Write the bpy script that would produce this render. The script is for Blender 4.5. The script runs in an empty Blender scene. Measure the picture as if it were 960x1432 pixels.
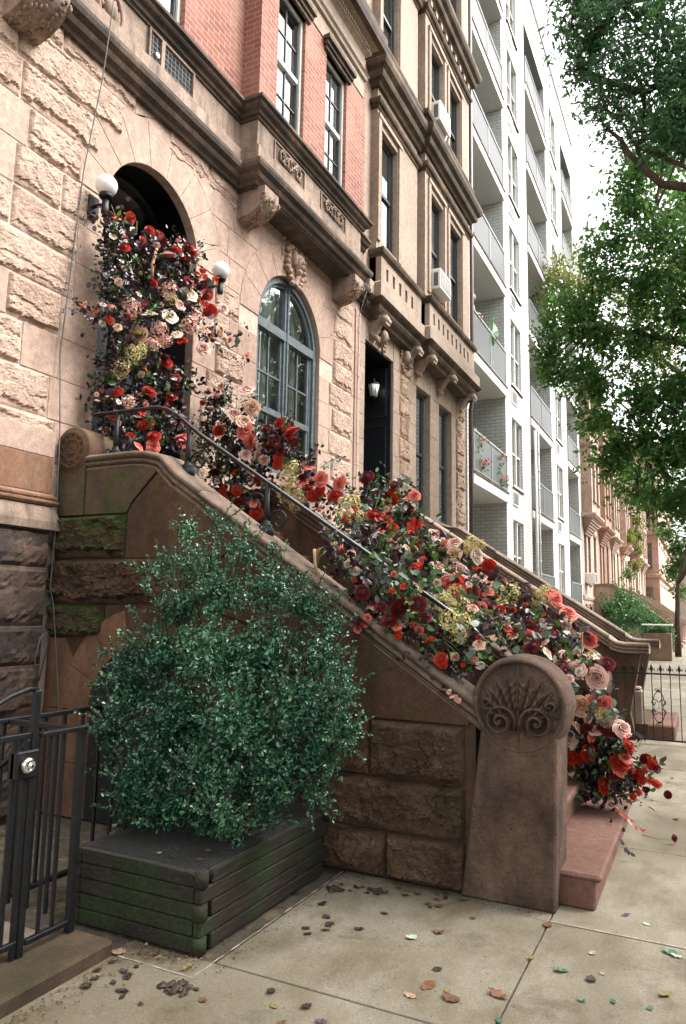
import bpy, math, random
from mathutils import Vector, Matrix, noise
random.seed(7)
R = math.radians
scene = bpy.context.scene
COL = scene.collection
PI = math.pi

# ------------------------------------------------------------------ materials
class NT:
    def __init__(s, name):
        s.m = bpy.data.materials.new(name); s.m.use_nodes = True
        s.t = s.m.node_tree; s.t.nodes.clear()
        s.out = s.n('ShaderNodeOutputMaterial')
    def n(s, ty, **kw):
        nd = s.t.nodes.new(ty)
        for k, v in kw.items(): setattr(nd, k, v)
        return nd
    def l(s, a, b): s.t.links.new(a, b)
    def pos(s):
        return s.n('ShaderNodeNewGeometry').outputs['Position']
    def noise(s, scale, detail=4, rough=.55, vec=None, dist=0.0):
        nd = s.n('ShaderNodeTexNoise'); nd.inputs['Scale'].default_value = scale
        nd.inputs['Detail'].default_value = detail; nd.inputs['Roughness'].default_value = rough
        nd.inputs['Distortion'].default_value = dist
        s.l(vec if vec is not None else s.pos(), nd.inputs['Vector']); return nd.outputs['Fac']
    def scaled(s, sc):
        m = s.n('ShaderNodeMapping'); m.inputs['Scale'].default_value = sc
        s.l(s.pos(), m.inputs['Vector']); return m.outputs['Vector']
    def ramp(s, fac, stops):
        r = s.n('ShaderNodeValToRGB'); e = r.color_ramp.elements
        while len(e) < len(stops): e.new(.5)
        for i, (p, c) in enumerate(stops):
            e[i].position = p; e[i].color = (*c, 1) if len(c) == 3 else c
        s.l(fac, r.inputs['Fac']); return r.outputs['Color']
    def mix(s, fac, a, b, mode='MIX'):
        m = s.n('ShaderNodeMixRGB', blend_type=mode)
        for i, v in ((0, fac), (1, a), (2, b)):
            if hasattr(v, 'links') or hasattr(v, 'is_linked'): s.l(v, m.inputs[i])
            elif i == 0: m.inputs[0].default_value = v
            else: m.inputs[i].default_value = (*v, 1)
        return m.outputs[0]
    def math(s, op, a, b=0.0):
        m = s.n('ShaderNodeMath', operation=op)
        for i, v in ((0, a), (1, b)):
            if hasattr(v, 'is_linked'): s.l(v, m.inputs[i])
            else: m.inputs[i].default_value = v
        return m.outputs[0]
    def bump(s, h, strength=.4, dist=.01, prev=None):
        b = s.n('ShaderNodeBump'); b.inputs['Strength'].default_value = strength
        b.inputs['Distance'].default_value = dist; s.l(h, b.inputs['Height'])
        if prev is not None: s.l(prev, b.inputs['Normal'])
        return b.outputs['Normal']
    def bsdf(s, color, rough=.8, normal=None, metal=0, spec=.5, coat=0, sheen=0, trans=0):
        b = s.n('ShaderNodeBsdfPrincipled')
        if hasattr(color, 'is_linked'): s.l(color, b.inputs['Base Color'])
        else: b.inputs['Base Color'].default_value = (*color, 1)
        if hasattr(rough, 'is_linked'): s.l(rough, b.inputs['Roughness'])
        else: b.inputs['Roughness'].default_value = rough
        b.inputs['Metallic'].default_value = metal
        b.inputs['Specular IOR Level'].default_value = spec
        b.inputs['Coat Weight'].default_value = coat
        b.inputs['Transmission Weight'].default_value = trans
        if normal is not None: s.l(normal, b.inputs['Normal'])
        s.l(b.outputs[0], s.out.inputs[0]); s.b = b
        return s.m

def stone(name, c1, c2, c3, big=.7, bump=.35, fine=60, rough=.88, dist=.008, stain=None, streak=0.0, moss=0.0, pit=0.0):
    t = NT(name)
    a = t.noise(big, 6, .6, dist=.4)
    col = t.ramp(a, [(.3, c1), (.52, c2), (.72, c3)])
    f = t.noise(fine, 6, .7)
    col = t.mix(.6, col, t.ramp(f, [(.28, (.52, .50, .48)), (.72, (1.4, 1.38, 1.35))]), 'MULTIPLY')
    md = t.noise(fine * .22, 6, .7)
    col = t.mix(.55, col, t.ramp(md, [(.33, (.55, .54, .53)), (.52, (1, 1, 1)), (.68, (1.35, 1.33, 1.3))]), 'MULTIPLY')
    sp = t.noise(fine * 1.7, 2, .5)
    col = t.mix(t.ramp(sp, [(.68, (0, 0, 0)), (.73, (.55, .55, .55))]), col, tuple(min(1, x * 2.2) for x in c3))
    if streak:
        s_ = t.noise(3.2, 5, .6, vec=t.scaled((2.2, 2.2, .28)))
        col = t.mix(t.math('MULTIPLY', t.ramp(s_, [(.48, (0, 0, 0)), (.68, (1, 1, 1))]), streak), col, stain or (.05, .045, .045))
    if moss:
        m1 = t.noise(4.5, 6, .65); sep = t.n('ShaderNodeSeparateXYZ'); t.l(t.n('ShaderNodeNewGeometry').outputs['Normal'], sep.inputs[0])
        up = t.math('MULTIPLY', sep.outputs['Z'], .35)
        mm = t.math('ADD', m1, up)
        col = t.mix(t.math('MULTIPLY', t.ramp(mm, [(.47, (0, 0, 0)), (.62, (1, 1, 1))]), moss), col, t.ramp(f, [(.3, (.015, .035, .006)), (.7, (.07, .13, .022))]))
    h = t.noise(fine * .45, 8, .75)
    if pit:
        v = t.n('ShaderNodeTexVoronoi'); v.inputs['Scale'].default_value = 24; t.l(t.pos(), v.inputs['Vector'])
        pits = t.ramp(v.outputs['Distance'], [(.05, (0, 0, 0)), (.22, (1, 1, 1))])
        h = t.mix(pit, h, pits)
    n = t.bump(h, bump, dist)
    return t.bsdf(col, rough, n, spec=.3)

def plain(name, c, rough=.6, metal=0, bump=0, var=.15, scale=9, spec=.5, coat=0):
    t = NT(name)
    f = t.noise(scale, 5, .6)
    lo = tuple(x * (1 - var) for x in c); hi = tuple(min(1, x * (1 + var)) for x in c)
    col = t.ramp(f, [(.3, lo), (.7, hi)])
    n = t.bump(t.noise(scale * 8, 4), bump, .004) if bump else None
    return t.bsdf(col, rough, n, metal=metal, spec=spec, coat=coat)

def leafmat(name, stops, rough=.42, transl=.22, tcol=(.25, .5, .08), spec=.5):
    t = NT(name)
    at = t.n('ShaderNodeAttribute', attribute_name='v')
    col = t.ramp(at.outputs['Fac'], stops)
    b = t.bsdf(col, rough, spec=spec)
    if transl:
        tr = t.n('ShaderNodeBsdfTranslucent'); t.l(t.mix(.55, col, tcol), tr.inputs[0])
        mx = t.n('ShaderNodeMixShader'); mx.inputs[0].default_value = transl
        t.l(t.b.outputs[0], mx.inputs[1]); t.l(tr.outputs[0], mx.inputs[2]); t.l(mx.outputs[0], t.out.inputs[0])
    return t.m

def brick(name, c1, c2, mortar, w=.21, h=.072, ms=.008, faded=None, bump=.5):
    t = NT(name)
    sep = t.n('ShaderNodeSeparateXYZ'); t.l(t.pos(), sep.inputs[0])
    u = t.math('ADD', sep.outputs['X'], sep.outputs['Y'])
    cb = t.n('ShaderNodeCombineXYZ'); t.l(u, cb.inputs[0]); t.l(sep.outputs['Z'], cb.inputs[1])
    br = t.n('ShaderNodeTexBrick'); t.l(cb.outputs[0], br.inputs['Vector'])
    br.inputs['Color1'].default_value = (*c1, 1); br.inputs['Color2'].default_value = (*c2, 1)
    br.inputs['Mortar'].default_value = (*mortar, 1); br.inputs['Scale'].default_value = 1
    br.inputs['Brick Width'].default_value = w; br.inputs['Row Height'].default_value = h
    br.inputs['Mortar Size'].default_value = ms; br.inputs['Mortar Smooth'].default_value = .3
    col = br.outputs['Color']
    if faded:
        col = t.mix(t.math('MULTIPLY', t.ramp(t.noise(1.6, 7, .65), [(.4, (0, 0, 0)), (.65, (1, 1, 1))]), .55), col, faded)
    col = t.mix(.6, col, t.ramp(t.noise(40, 4), [(.25, (.7, .7, .7)), (.75, (1.2, 1.2, 1.2))]), 'MULTIPLY')
    n = t.bump(t.math('SUBTRACT', t.math('MULTIPLY', t.noise(50, 4), .3), br.outputs['Fac']), bump, .006)
    return t.bsdf(col, .85, n, spec=.3)

M = {}
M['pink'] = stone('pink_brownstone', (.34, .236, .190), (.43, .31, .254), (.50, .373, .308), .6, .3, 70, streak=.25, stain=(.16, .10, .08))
M['pinkrock'] = stone('pink_rock_face', (.32, .222, .175), (.43, .312, .252), (.51, .385, .315), 2.2, .55, 45, dist=.02, pit=.25)
M['mortar'] = stone('lime_mortar', (.42, .34, .28), (.5, .42, .35), (.55, .47, .4), 3, .3, 80)
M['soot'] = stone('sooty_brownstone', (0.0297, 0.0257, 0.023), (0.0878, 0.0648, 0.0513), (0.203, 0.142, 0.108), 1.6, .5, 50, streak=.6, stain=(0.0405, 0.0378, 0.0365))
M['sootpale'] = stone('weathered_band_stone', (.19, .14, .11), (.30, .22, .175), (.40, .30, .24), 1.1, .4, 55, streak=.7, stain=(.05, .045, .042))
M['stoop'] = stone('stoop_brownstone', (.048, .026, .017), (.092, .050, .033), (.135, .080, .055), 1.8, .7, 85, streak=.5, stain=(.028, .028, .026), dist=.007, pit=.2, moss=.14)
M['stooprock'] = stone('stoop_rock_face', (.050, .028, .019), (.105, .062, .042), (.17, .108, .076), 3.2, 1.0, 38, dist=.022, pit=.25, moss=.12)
M['mossrock'] = stone('mossy_rock_face', (0.0561, 0.0309, 0.0224), (0.0901, 0.0561, 0.0393), (0.112, 0.0729, 0.0505), 3, .9, 40, dist=.02, moss=.95)
M['mossstone'] = stone('mossy_brownstone', (0.0744, 0.0496, 0.0372), (0.105, 0.0713, 0.0527), (0.13, 0.093, 0.0713), 2.6, .5, 80, moss=.5)
M['redstone'] = stone('red_brownstone_tread', (0.104, 0.0528, 0.04), (0.144, 0.076, 0.0584), (0.176, 0.1, 0.08), 2.4, .35, 90, dist=.004)
M['coping'] = stone('coping_brownstone', (0.124, 0.0884, 0.0689), (0.186, 0.137, 0.106), (0.247, 0.186, 0.146), 2.2, .35, 80, streak=.35, stain=(0.0619, 0.053, 0.0442))
M['greystone'] = stone('grey_stained_rock', (0.027, 0.0258, 0.027), (0.084, 0.06, 0.048), (0.15, 0.099, 0.072), 2.6, .9, 40, dist=.02, streak=.55, stain=(0.021, 0.0228, 0.027), pit=.2)
M['orange'] = stone('orange_brownstone', (.15, .075, .045), (.21, .115, .072), (.26, .15, .10), 1.4, .5, 80, streak=.45, stain=(.06, .042, .03))
M['tan'] = stone('tan_brownstone', (.26, .20, .158), (.32, .25, .20), (.37, .295, .24), .8, .22, 60, streak=.2, stain=(.16, .12, .09))
M['tanrock'] = stone('tan_rock_face', (.20, .13, .095), (.31, .22, .16), (.40, .29, .22), 2.5, .9, 42, dist=.02, pit=.2)
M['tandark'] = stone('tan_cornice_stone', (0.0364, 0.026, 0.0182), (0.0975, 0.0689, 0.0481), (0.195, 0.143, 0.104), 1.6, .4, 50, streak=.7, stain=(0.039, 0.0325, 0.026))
M['brick'] = brick('red_brick', (.27, .085, .055), (.17, .052, .036), (.30, .23, .19), faded=(.36, .20, .15))
M['whitebrick'] = brick('white_glazed_brick', (.62, .625, .61), (.55, .555, .54), (.31, .31, .30), .30, .10, .010, bump=.4)
M['whitepaint'] = plain('white_concrete', (.70, .70, .68), .75, var=.06, bump=.2)
M['farpink'] = stone('far_pink_stone', (.34, .245, .20), (.42, .315, .26), (.48, .375, .32), .4, .3, 20, streak=.3, stain=(.25, .14, .10))
M['farred'] = stone('far_red_stone', (.31, .19, .15), (.38, .245, .195), (.44, .30, .24), .4, .3, 20, streak=.3, stain=(.22, .11, .08))
M['fardark'] = stone('far_cornice_stone', (.14, .09, .07), (.22, .15, .11), (.30, .2, .15), .8, .3, 20)
def concrete():
    t = NT('sidewalk_concrete')
    a = t.noise(.9, 7, .6, dist=.5)
    col = t.ramp(a, [(.3, (.12, .10, .068)), (.5, (.195, .172, .127)), (.72, (.28, .255, .205))])
    st = t.noise(3.4, 8, .68, vec=t.scaled((1, .6, 1)), dist=.25)
    col = t.mix(t.math('MULTIPLY', t.ramp(st, [(.47, (0, 0, 0)), (.66, (1, 1, 1))]), .6), col, (.105, .08, .042))
    col = t.mix(.5, col, t.ramp(t.noise(160, 3, .7), [(.3, (.72, .72, .72)), (.7, (1.2, 1.2, 1.2))]), 'MULTIPLY')
    col = t.mix(t.ramp(t.noise(26, 3, .5), [(.70, (0, 0, 0)), (.74, (1, 1, 1))]), col, (.1, .075, .055))
    br = t.noise(30, 4, .6, vec=t.scaled((1, .08, 1)))
    g2_ = t.noise(75, 4, .75)
    col = t.mix(.6, col, t.ramp(g2_, [(.32, (.6, .58, .55)), (.5, (1, 1, 1)), (.68, (1.3, 1.28, 1.25))]), 'MULTIPLY')
    cr_ = t.noise(2.2, 9, .75)
    col = t.mix(t.math('MULTIPLY', t.ramp(cr_, [(.36, (1, 1, 1)), (.46, (0, 0, 0))]), .5), col, (.06, .045, .026))
    grit = t.noise(300, 2, .8)
    col = t.mix(.55, col, t.ramp(grit, [(.35, (.55, .53, .5)), (.5, (1, 1, 1)), (.66, (1.35, 1.33, 1.3))]), 'MULTIPLY')
    vo = t.n('ShaderNodeTexVoronoi'); vo.inputs['Scale'].default_value = 7; t.l(t.pos(), vo.inputs['Vector'])
    col = t.mix(t.math('MULTIPLY', t.ramp(vo.outputs['Distance'], [(.035, (1, 1, 1)), (.06, (0, 0, 0))]), .7), col, (.055, .045, .035))
    n = t.bump(br, .45, .004); n = t.bump(grit, .5, .002, n)
    return t.bsdf(col, t.ramp(a, [(.35, (.42,) * 3), (.65, (.8,) * 3)]), n, spec=.4)
M['concrete'] = concrete()
M['joint'] = plain('joint_dirt', (.07, .06, .045), .95, var=.4, scale=30)
M['paleedge'] = plain('pale_worn_edge', (.40, .36, .30), .85, var=.3, scale=35)
M['soil'] = stone('gravelly_soil', (0.03, 0.025, 0.018), (0.1, 0.085, 0.055), (0.2, 0.17, 0.11), 9, 1.0, 120, dist=.02, pit=.5)
M['asphalt'] = stone('asphalt', (0.032, 0.032, 0.0336), (0.044, 0.044, 0.044), (0.056, 0.056, 0.056), 1.2, .4, 120)
M['iron'] = plain('black_painted_iron', (.007, .0075, .009), .42, var=.5, bump=.6, scale=30, spec=.35)
M['railsheen'] = plain('rail_highlight_strip', (.20, .205, .215), .2, metal=.85, var=.3, scale=12, spec=.9)  # bright metallic tone painting the highlight along the top of the black rail
M['chrome'] = plain('chrome_lock', (.75, .75, .74), .22, metal=1, var=.05)
def gl(name, c, rough, ior=1.5, alpha=.5):
    t = NT(name)
    f = t.n('ShaderNodeFresnel'); f.inputs['IOR'].default_value = ior
    tr = t.n('ShaderNodeBsdfTransparent'); tr.inputs[0].default_value = (*c, 1)
    g = t.n('ShaderNodeBsdfGlossy'); g.inputs['Roughness'].default_value = rough
    nz = t.bump(t.noise(1.4, 2, .4), .06, .02); t.l(nz, g.inputs['Normal'])
    mx = t.n('ShaderNodeMixShader'); fac = t.math('MINIMUM', t.math('ADD', t.math('MULTIPLY', f.outputs[0], 1.3), alpha), 1.0)
    t.l(fac, mx.inputs[0]); t.l(tr.outputs[0], mx.inputs[1]); t.l(g.outputs[0], mx.inputs[2]); t.l(mx.outputs[0], t.out.inputs[0])
    return t.m
M['glass'] = gl('window_glass', (.86, .92, .91), .02, 1.5, .10)
M['skyglass'] = gl('reflective_window_glass', (.55, .60, .60), .03, 1.6, .16)
M['curb'] = stone('dark_curb_stone', (0.035, 0.0224, 0.0154), (0.0665, 0.042, 0.0301), (0.098, 0.0665, 0.049), 2.4, .5, 90, dist=.004, moss=.1)
M['litcoping'] = stone('highlit_rolled_coping', (.20, .15, .12), (.29, .225, .18), (.37, .29, .24), 2.2, .35, 80, streak=.3, stain=(.10, .08, .07))  # lighter copy of the coping stone, the highlight on top put into its colour
M['frame'] = plain('slate_blue_window_paint', (.095, .12, .135), .5, var=.3, bump=.3, scale=14)
M['whiteframe'] = plain('white_window_paint', (.62, .61, .57), .5, var=.1)
M['dkframe'] = plain('dark_window_paint', (.03, .032, .034), .45, var=.3)
M['curtain'] = plain('pale_curtain', (.78, .80, .74), .9, var=.12, scale=3)
M['blind'] = plain('white_blind', (.62, .64, .64), .9, var=.05, scale=3)
M['inside'] = plain('dark_interior', (.012, .013, .014), .95, var=.2)
M['door'] = plain('black_blue_door_paint', (0.0112, 0.0128, 0.0176), .35, var=.2, spec=.6)
M['gold'] = plain('gold_leaf', (.75, .6, .25), .35, metal=.6, var=.1)
def globe():
    t = NT('opal_glass'); m = t.bsdf((.86, .86, .84), .25, spec=.5)
    t.b.inputs['Subsurface Weight'].default_value = .25; t.b.inputs['Subsurface Radius'].default_value = (.05, .05, .05)
    return m
M['globe'] = globe()
def wood():
    t = NT('weathered_timber')
    g = t.noise(9, 7, .65, vec=t.scaled((6, .7, 9)), dist=.4)
    col = t.ramp(g, [(.25, (.006, .006, .004)), (.55, (.028, .023, .016)), (.8, (.09, .075, .052))])
    gm = t.noise(2.3, 5, .6)
    col = t.mix(t.math('MULTIPLY', t.ramp(gm, [(.47, (0, 0, 0)), (.66, (1, 1, 1))]), .7), col, t.ramp(t.noise(60, 4), [(.3, (.007, .020, .007)), (.7, (.035, .075, .02))]))
    return t.bsdf(col, .8, t.bump(g, .6, .006), spec=.3)
M['wood'] = wood()
M['wire'] = plain('galvanised_mesh', (.075, .078, .076), .55, metal=.3, var=.3, scale=40)
M['white'] = plain('white_appliance', (.76, .76, .73), .5, var=.04)
M['grille'] = plain('dark_grille', (.10, .10, .10), .6, var=.3)
M['railgrey'] = plain('grey_metal_railing', (.24, .25, .25), .45, metal=.2, var=.1)
def screen():
    t = NT('frosted_balcony_screen')
    tr = t.n('ShaderNodeBsdfTransparent'); d = t.n('ShaderNodeBsdfPrincipled'); d.inputs['Base Color'].default_value = (.12, .13, .135, 1); d.inputs['Roughness'].default_value = .4
    mx = t.n('ShaderNodeMixShader'); mx.inputs[0].default_value = .62
    t.l(tr.outputs[0], mx.inputs[1]); t.l(d.outputs[0], mx.inputs[2]); t.l(mx.outputs[0], t.out.inputs[0]); return t.m
M['screen'] = screen()
M['skin'] = plain('skin', (.55, .33, .24), .6, var=.08)
M['hair'] = plain('dark_hair', (.03, .018, .012), .5)
M['shirt'] = plain('pale_pink_shirt', (.6, .48, .45), .85)
M['brownpipe'] = plain('brown_painted_pipe', (.075, .045, .038), .5, var=.3)
M['cable'] = plain('grey_cable', (.09, .10, .10), .6)
M['bark'] = stone('bark', (.03, .023, .017), (.07, .052, .038), (.11, .085, .065), 3, .9, 30, dist=.03)
M['stem'] = plain('dry_branch', (.33, .22, .12), .7, var=.4, scale=20)
M['greenstem'] = plain('green_stem', (.16, .28, .06), .5, var=.3)
M['potclay'] = plain('grey_planter', (.30, .30, .28), .8)
# foliage
M['boxleaf'] = leafmat('holly_leaf', [(0, (.005, .028, .014)), (.42, (.014, .078, .038)), (.75, (.036, .145, .070)), (1, (.15, .30, .16))], .33, .08, (.1, .3, .1), spec=.7)  # palest stop paints the mint highlights of upturned leaves into the ramp
M['treeleaf'] = leafmat('tree_leaf', [(0, (0.0153, 0.0638, 0.0153)), (.5, (0.0358, 0.121, 0.0255)), (.9, (0.0766, 0.191, 0.0358)), (1, (0.178, 0.281, 0.051))], .45, .36, (.20, .42, .07))
M['oakleaf'] = leafmat('oak_leaf', [(0, (.018, .07, .034)), (.5, (.04, .13, .058)), (.9, (0.0648, 0.173, 0.0648)), (1, (0.13, 0.245, 0.0864))], .45, .34, (.16, .36, .10))
M['yelleaf'] = leafmat('yellowing_leaf', [(0, (.05, .09, .015)), (.5, (.11, .15, .025)), (1, (.24, .22, .05))], .5, .35, (.4, .42, .08))
M['hedge'] = leafmat('hedge_leaf', [(0, (0.008, 0.04, 0.016)), (.5, (0.016, 0.08, 0.028)), (1, (0.048, 0.16, 0.048))], .45, .2)
M['purple'] = leafmat('smoke_bush_leaf', [(0, (0.00694, 0.00397, 0.00595)), (.45, (0.0174, 0.00694, 0.0109)), (.8, (0.0372, 0.0149, 0.0198)), (1, (0.0992, 0.0595, 0.0694))], .34, .08, (0.124, 0.0149, 0.0298), spec=.7)
M['euca'] = leafmat('eucalyptus_leaf', [(0, (.03, .06, .045)), (.5, (.075, .13, .095)), (1, (.28, .36, .28))], .45, .12)
M['darkgreen'] = leafmat('florist_green_leaf', [(0, (0.0064, 0.024, 0.0096)), (.5, (0.016, 0.06, 0.0176)), (.9, (0.048, 0.136, 0.024)), (1, (0.16, 0.288, 0.048))], .35, .15)
def petal(name, lo, mid, hi, tr=.25):
    return leafmat(name, [(0, lo), (.5, mid), (1, hi)], .55, tr, mid, spec=.35)
M['f_r'] = petal('blush_petal', (.34, .10, .08), (.62, .32, .26), (.80, .58, .50))
M['f_p'] = petal('peach_petal', (.36, .13, .06), (.62, .34, .21), (.80, .57, .42))
M['f_d'] = petal('red_petal', (.22, .010, .006), (.48, .030, .012), (.66, .07, .03))
M['f_m'] = petal('maroon_petal', (.045, .003, .006), (.13, .008, .012), (.26, .02, .022), .12)
M['f_t'] = petal('scarlet_petal', (.50, .012, .008), (.74, .040, .022), (.85, .16, .11))
M['f_o'] = petal('orange_red_petal', (.40, .025, .008), (.62, .06, .015), (.75, .13, .04))
M['f_h'] = petal('cream_floret', (.42, .34, .10), (.62, .53, .22), (.78, .68, .42))
M['f_k'] = petal('pink_floret', (.55, .22, .18), (.75, .42, .34), (.85, .66, .55))
M['f_w'] = petal('ivory_petal', (.40, .24, .13), (.66, .52, .38), (.78, .70, .58))
M['f_c'] = petal('coral_petal', (.34, .02, .02), (.66, .09, .075), (.80, .26, .20))
# ------------------------------------------------------------------ mesh builder
class MB:
    def __init__(s): s.v = []; s.f = []; s.mi = []; s.mats = []; s.sm = []
    def mid(s, m):
        if m not in s.mats: s.mats.append(m)
        return s.mats.index(m)
    def add(s, vs, fs, m=None, smooth=False):
        o = len(s.v); s.v += [tuple(v) for v in vs]
        k = s.mid(m) if m else 0
        for f in fs: s.f.append(tuple(i + o for i in f)); s.mi.append(k); s.sm.append(smooth)
    def box(s, x0, x1, y0, y1, z0, z1, m=None):
        if x0 > x1: x0, x1 = x1, x0
        if y0 > y1: y0, y1 = y1, y0
        vs = [(x, y, z) for z in (z0, z1) for y in (y0, y1) for x in (x0, x1)]
        s.add(vs, [(0, 2, 3, 1), (4, 5, 7, 6), (0, 1, 5, 4), (1, 3, 7, 5), (3, 2, 6, 7), (2, 0, 4, 6)], m)
    def bbox(s, x0, x1, y0, y1, z0, z1, b, m=None):
        # chamfered box
        X = sorted((x0, x1)); Y = sorted((y0, y1)); Z = sorted((z0, z1)); vs = []; idx = {}
        for ax in range(3):
            for sx in (0, 1):
                for sy in (0, 1):
                    for sz in (0, 1):
                        sg = [sx, sy, sz]; p = []
                        for a, (L, q) in enumerate(zip((X, Y, Z), sg)):
                            p.append(L[q] if a == ax else L[q] + (b if q == 0 else -b))
                        idx[(ax, sx, sy, sz)] = len(vs); vs.append(p)
        fs = []
        for ax in range(3):
            o = [a for a in range(3) if a != ax]
            for q in (0, 1):
                ring = []
                for (i, j) in ((0, 0), (1, 0), (1, 1), (0, 1)):
                    k = [0, 0, 0]; k[ax] = q; k[o[0]] = i; k[o[1]] = j; ring.append(idx[(ax, *k)])
                if (q == 0) == (ax != 1): ring.reverse()
                fs.append(tuple(ring))
        for ax in range(3):      # edges along ax
            o = [a for a in range(3) if a != ax]
            for i in (0, 1):
                for j in (0, 1):
                    k0 = [0, 0, 0]; k0[o[0]] = i; k0[o[1]] = j; k1 = list(k0); k1[ax] = 1
                    fs.append((idx[(o[0], *k0)], idx[(o[0], *k1)], idx[(o[1], *k1)], idx[(o[1], *k0)]))
        for sx in (0, 1):
            for sy in (0, 1):
                for sz in (0, 1): fs.append(tuple(idx[(a, sx, sy, sz)] for a in range(3)))
        s.add(vs, fs, m)
    def prism(s, poly, to3, h0, h1, m=None):
        # poly in (u,v), to3(u,v,h)
        n = len(poly)
        vs = [to3(u, v, h0) for u, v in poly] + [to3(u, v, h1) for u, v in poly]
        fs = [tuple(range(n, 2 * n)), tuple(range(n - 1, -1, -1))] + [(i, (i + 1) % n, n + (i + 1) % n, n + i) for i in range(n)]
        s.add(vs, fs, m)
    def tube(s, path, r, m=None, seg=8, closed=False, cap=True):
        P = [Vector(p) for p in path]; n = len(P); rs = r if hasattr(r, '__len__') else [r] * n
        vs = []; up = Vector((0, 0, 1)); prev = None
        for i in range(n):
            d = (P[(i + 1) % n] - P[i - 1]) if closed else (P[min(i + 1, n - 1)] - P[max(i - 1, 0)])
            if d.length < 1e-9: d = Vector((0, 0, 1))
            d.normalize()
            a = prev if prev is not None else (up if abs(d.z) < .9 else Vector((1, 0, 0)))
            a = (a - d * a.dot(d))
            if a.length < 1e-6: a = d.orthogonal()
            a.normalize(); b = d.cross(a); prev = a
            for k in range(seg):
                t = 2 * PI * k / seg; vs.append(P[i] + (a * math.cos(t) + b * math.sin(t)) * rs[i])
        fs = []
        for i in range(n if closed else n - 1):
            j = (i + 1) % n
            for k in range(seg):
                k2 = (k + 1) % seg; fs.append((i * seg + k, i * seg + k2, j * seg + k2, j * seg + k))
        if cap and not closed: fs += [tuple(range(seg - 1, -1, -1)), tuple(range((n - 1) * seg, n * seg))]
        s.add(vs, fs, m, True)
    def lathe(s, c, prof, m=None, seg=16, axis='z'):
        vs = []; fs = []
        for r, h in prof:
            for k in range(seg):
                t = 2 * PI * k / seg; a, b = r * math.cos(t), r * math.sin(t)
                p = (a, b, h) if axis == 'z' else ((a, h, b) if axis == 'y' else (h, a, b))
                vs.append((c[0] + p[0], c[1] + p[1], c[2] + p[2]))
        for i in range(len(prof) - 1):
            for k in range(seg):
                k2 = (k + 1) % seg; fs.append((i * seg + k, i * seg + k2, (i + 1) * seg + k2, (i + 1) * seg + k))
        fs += [tuple(range(seg - 1, -1, -1)), tuple(range((len(prof) - 1) * seg, len(prof) * seg))]
        s.add(vs, fs, m, True)
    def sweep(s, path, prof, m=None, cap=True):
        # plan path [(x,y)], profile [(out,z)] ; outward = right of travel direction; mitred
        n = len(path); vs = []; k = len(prof)
        for i in range(n):
            ds = []
            if i > 0: ds.append(Vector((path[i][0] - path[i - 1][0], path[i][1] - path[i - 1][1])).normalized())
            if i < n - 1: ds.append(Vector((path[i + 1][0] - path[i][0], path[i + 1][1] - path[i][1])).normalized())
            ns = [Vector((d.y, -d.x)) for d in ds]
            nn = ns[0] if len(ns) == 1 else (ns[0] + ns[1]) / (1 + ns[0].dot(ns[1]))
            for o, z in prof: vs.append((path[i][0] + nn.x * o, path[i][1] + nn.y * o, z))
        fs = []
        for i in range(n - 1):
            for j in range(k - 1):
                a = i * k + j; fs.append((a, a + k, a + k + 1, a + 1))
        if cap: fs += [tuple(range(k)), tuple(range(n * k - 1, (n - 1) * k - 1, -1))]
        s.add(vs, fs, m)
    def obj(s, name, mat=None, parent=None, smooth=None):
        me = bpy.data.meshes.new(name); me.from_pydata(s.v, [], s.f)
        mats = [x for x in s.mats if x] or [mat]
        for mm in mats: me.materials.append(M[mm] if isinstance(mm, str) else mm)
        me.polygons.foreach_set('material_index', s.mi)
        me.polygons.foreach_set('use_smooth', [smooth if smooth is not None else x for x in s.sm])
        me.update()
        o = bpy.data.objects.new(name, me); COL.objects.link(o)
        if parent is not None: o.parent = parent; o.matrix_parent_inverse = Matrix.Identity(4); fixp(o, parent)
        return o
def world_of(o):
    p = Vector(o.location)
    return p
def fixp(o, parent):
    # geometry is authored in world coordinates: shift mesh into the parent's frame (parents carry translation only)
    off = Vector((0, 0, 0)); q = parent
    while q is not None: off += q.location; q = q.parent
    if off.length > 1e-9: o.data.transform(Matrix.Translation(-off))
def tag(o, label, cat, group=None, kind=None):
    o['label'] = label; o['category'] = cat
    if group: o['group'] = group
    if kind: o['kind'] = kind
    return o
def thing(name, loc, label, cat, group=None):
    o = bpy.data.objects.new(name, None); COL.objects.link(o); o.location = loc; o.empty_display_size = .2
    return tag(o, label, cat, group)
def struct(name, mb, mat=None):
    o = mb.obj(name, mat); o['kind'] = 'structure'; return o
def copy_thing(root, loc, label, group=None, rotz=None, scale=None):
    r = root.copy(); COL.objects.link(r); r.location = loc; r['label'] = label
    if rotz is not None: r.rotation_euler = (0, 0, rotz)
    if scale: r.scale = (scale,) * 3
    if group: r['group'] = group
    for ch in list(root.children):
        c = ch.copy(); COL.objects.link(c); c.parent = r
        for g in list(ch.children):
            d = g.copy(); COL.objects.link(d); d.parent = c
    return r
def PX(X0): return lambda u, v, h: (X0 + h, u, v)      # wall facing +x ; u=y
def PY(Y0): return lambda u, v, h: (u, Y0 - h, v)      # wall facing -y ; u=x
def rect(u0, u1, v0, v1): return [(u0, v0), (u1, v0), (u1, v1), (u0, v1)]
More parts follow.
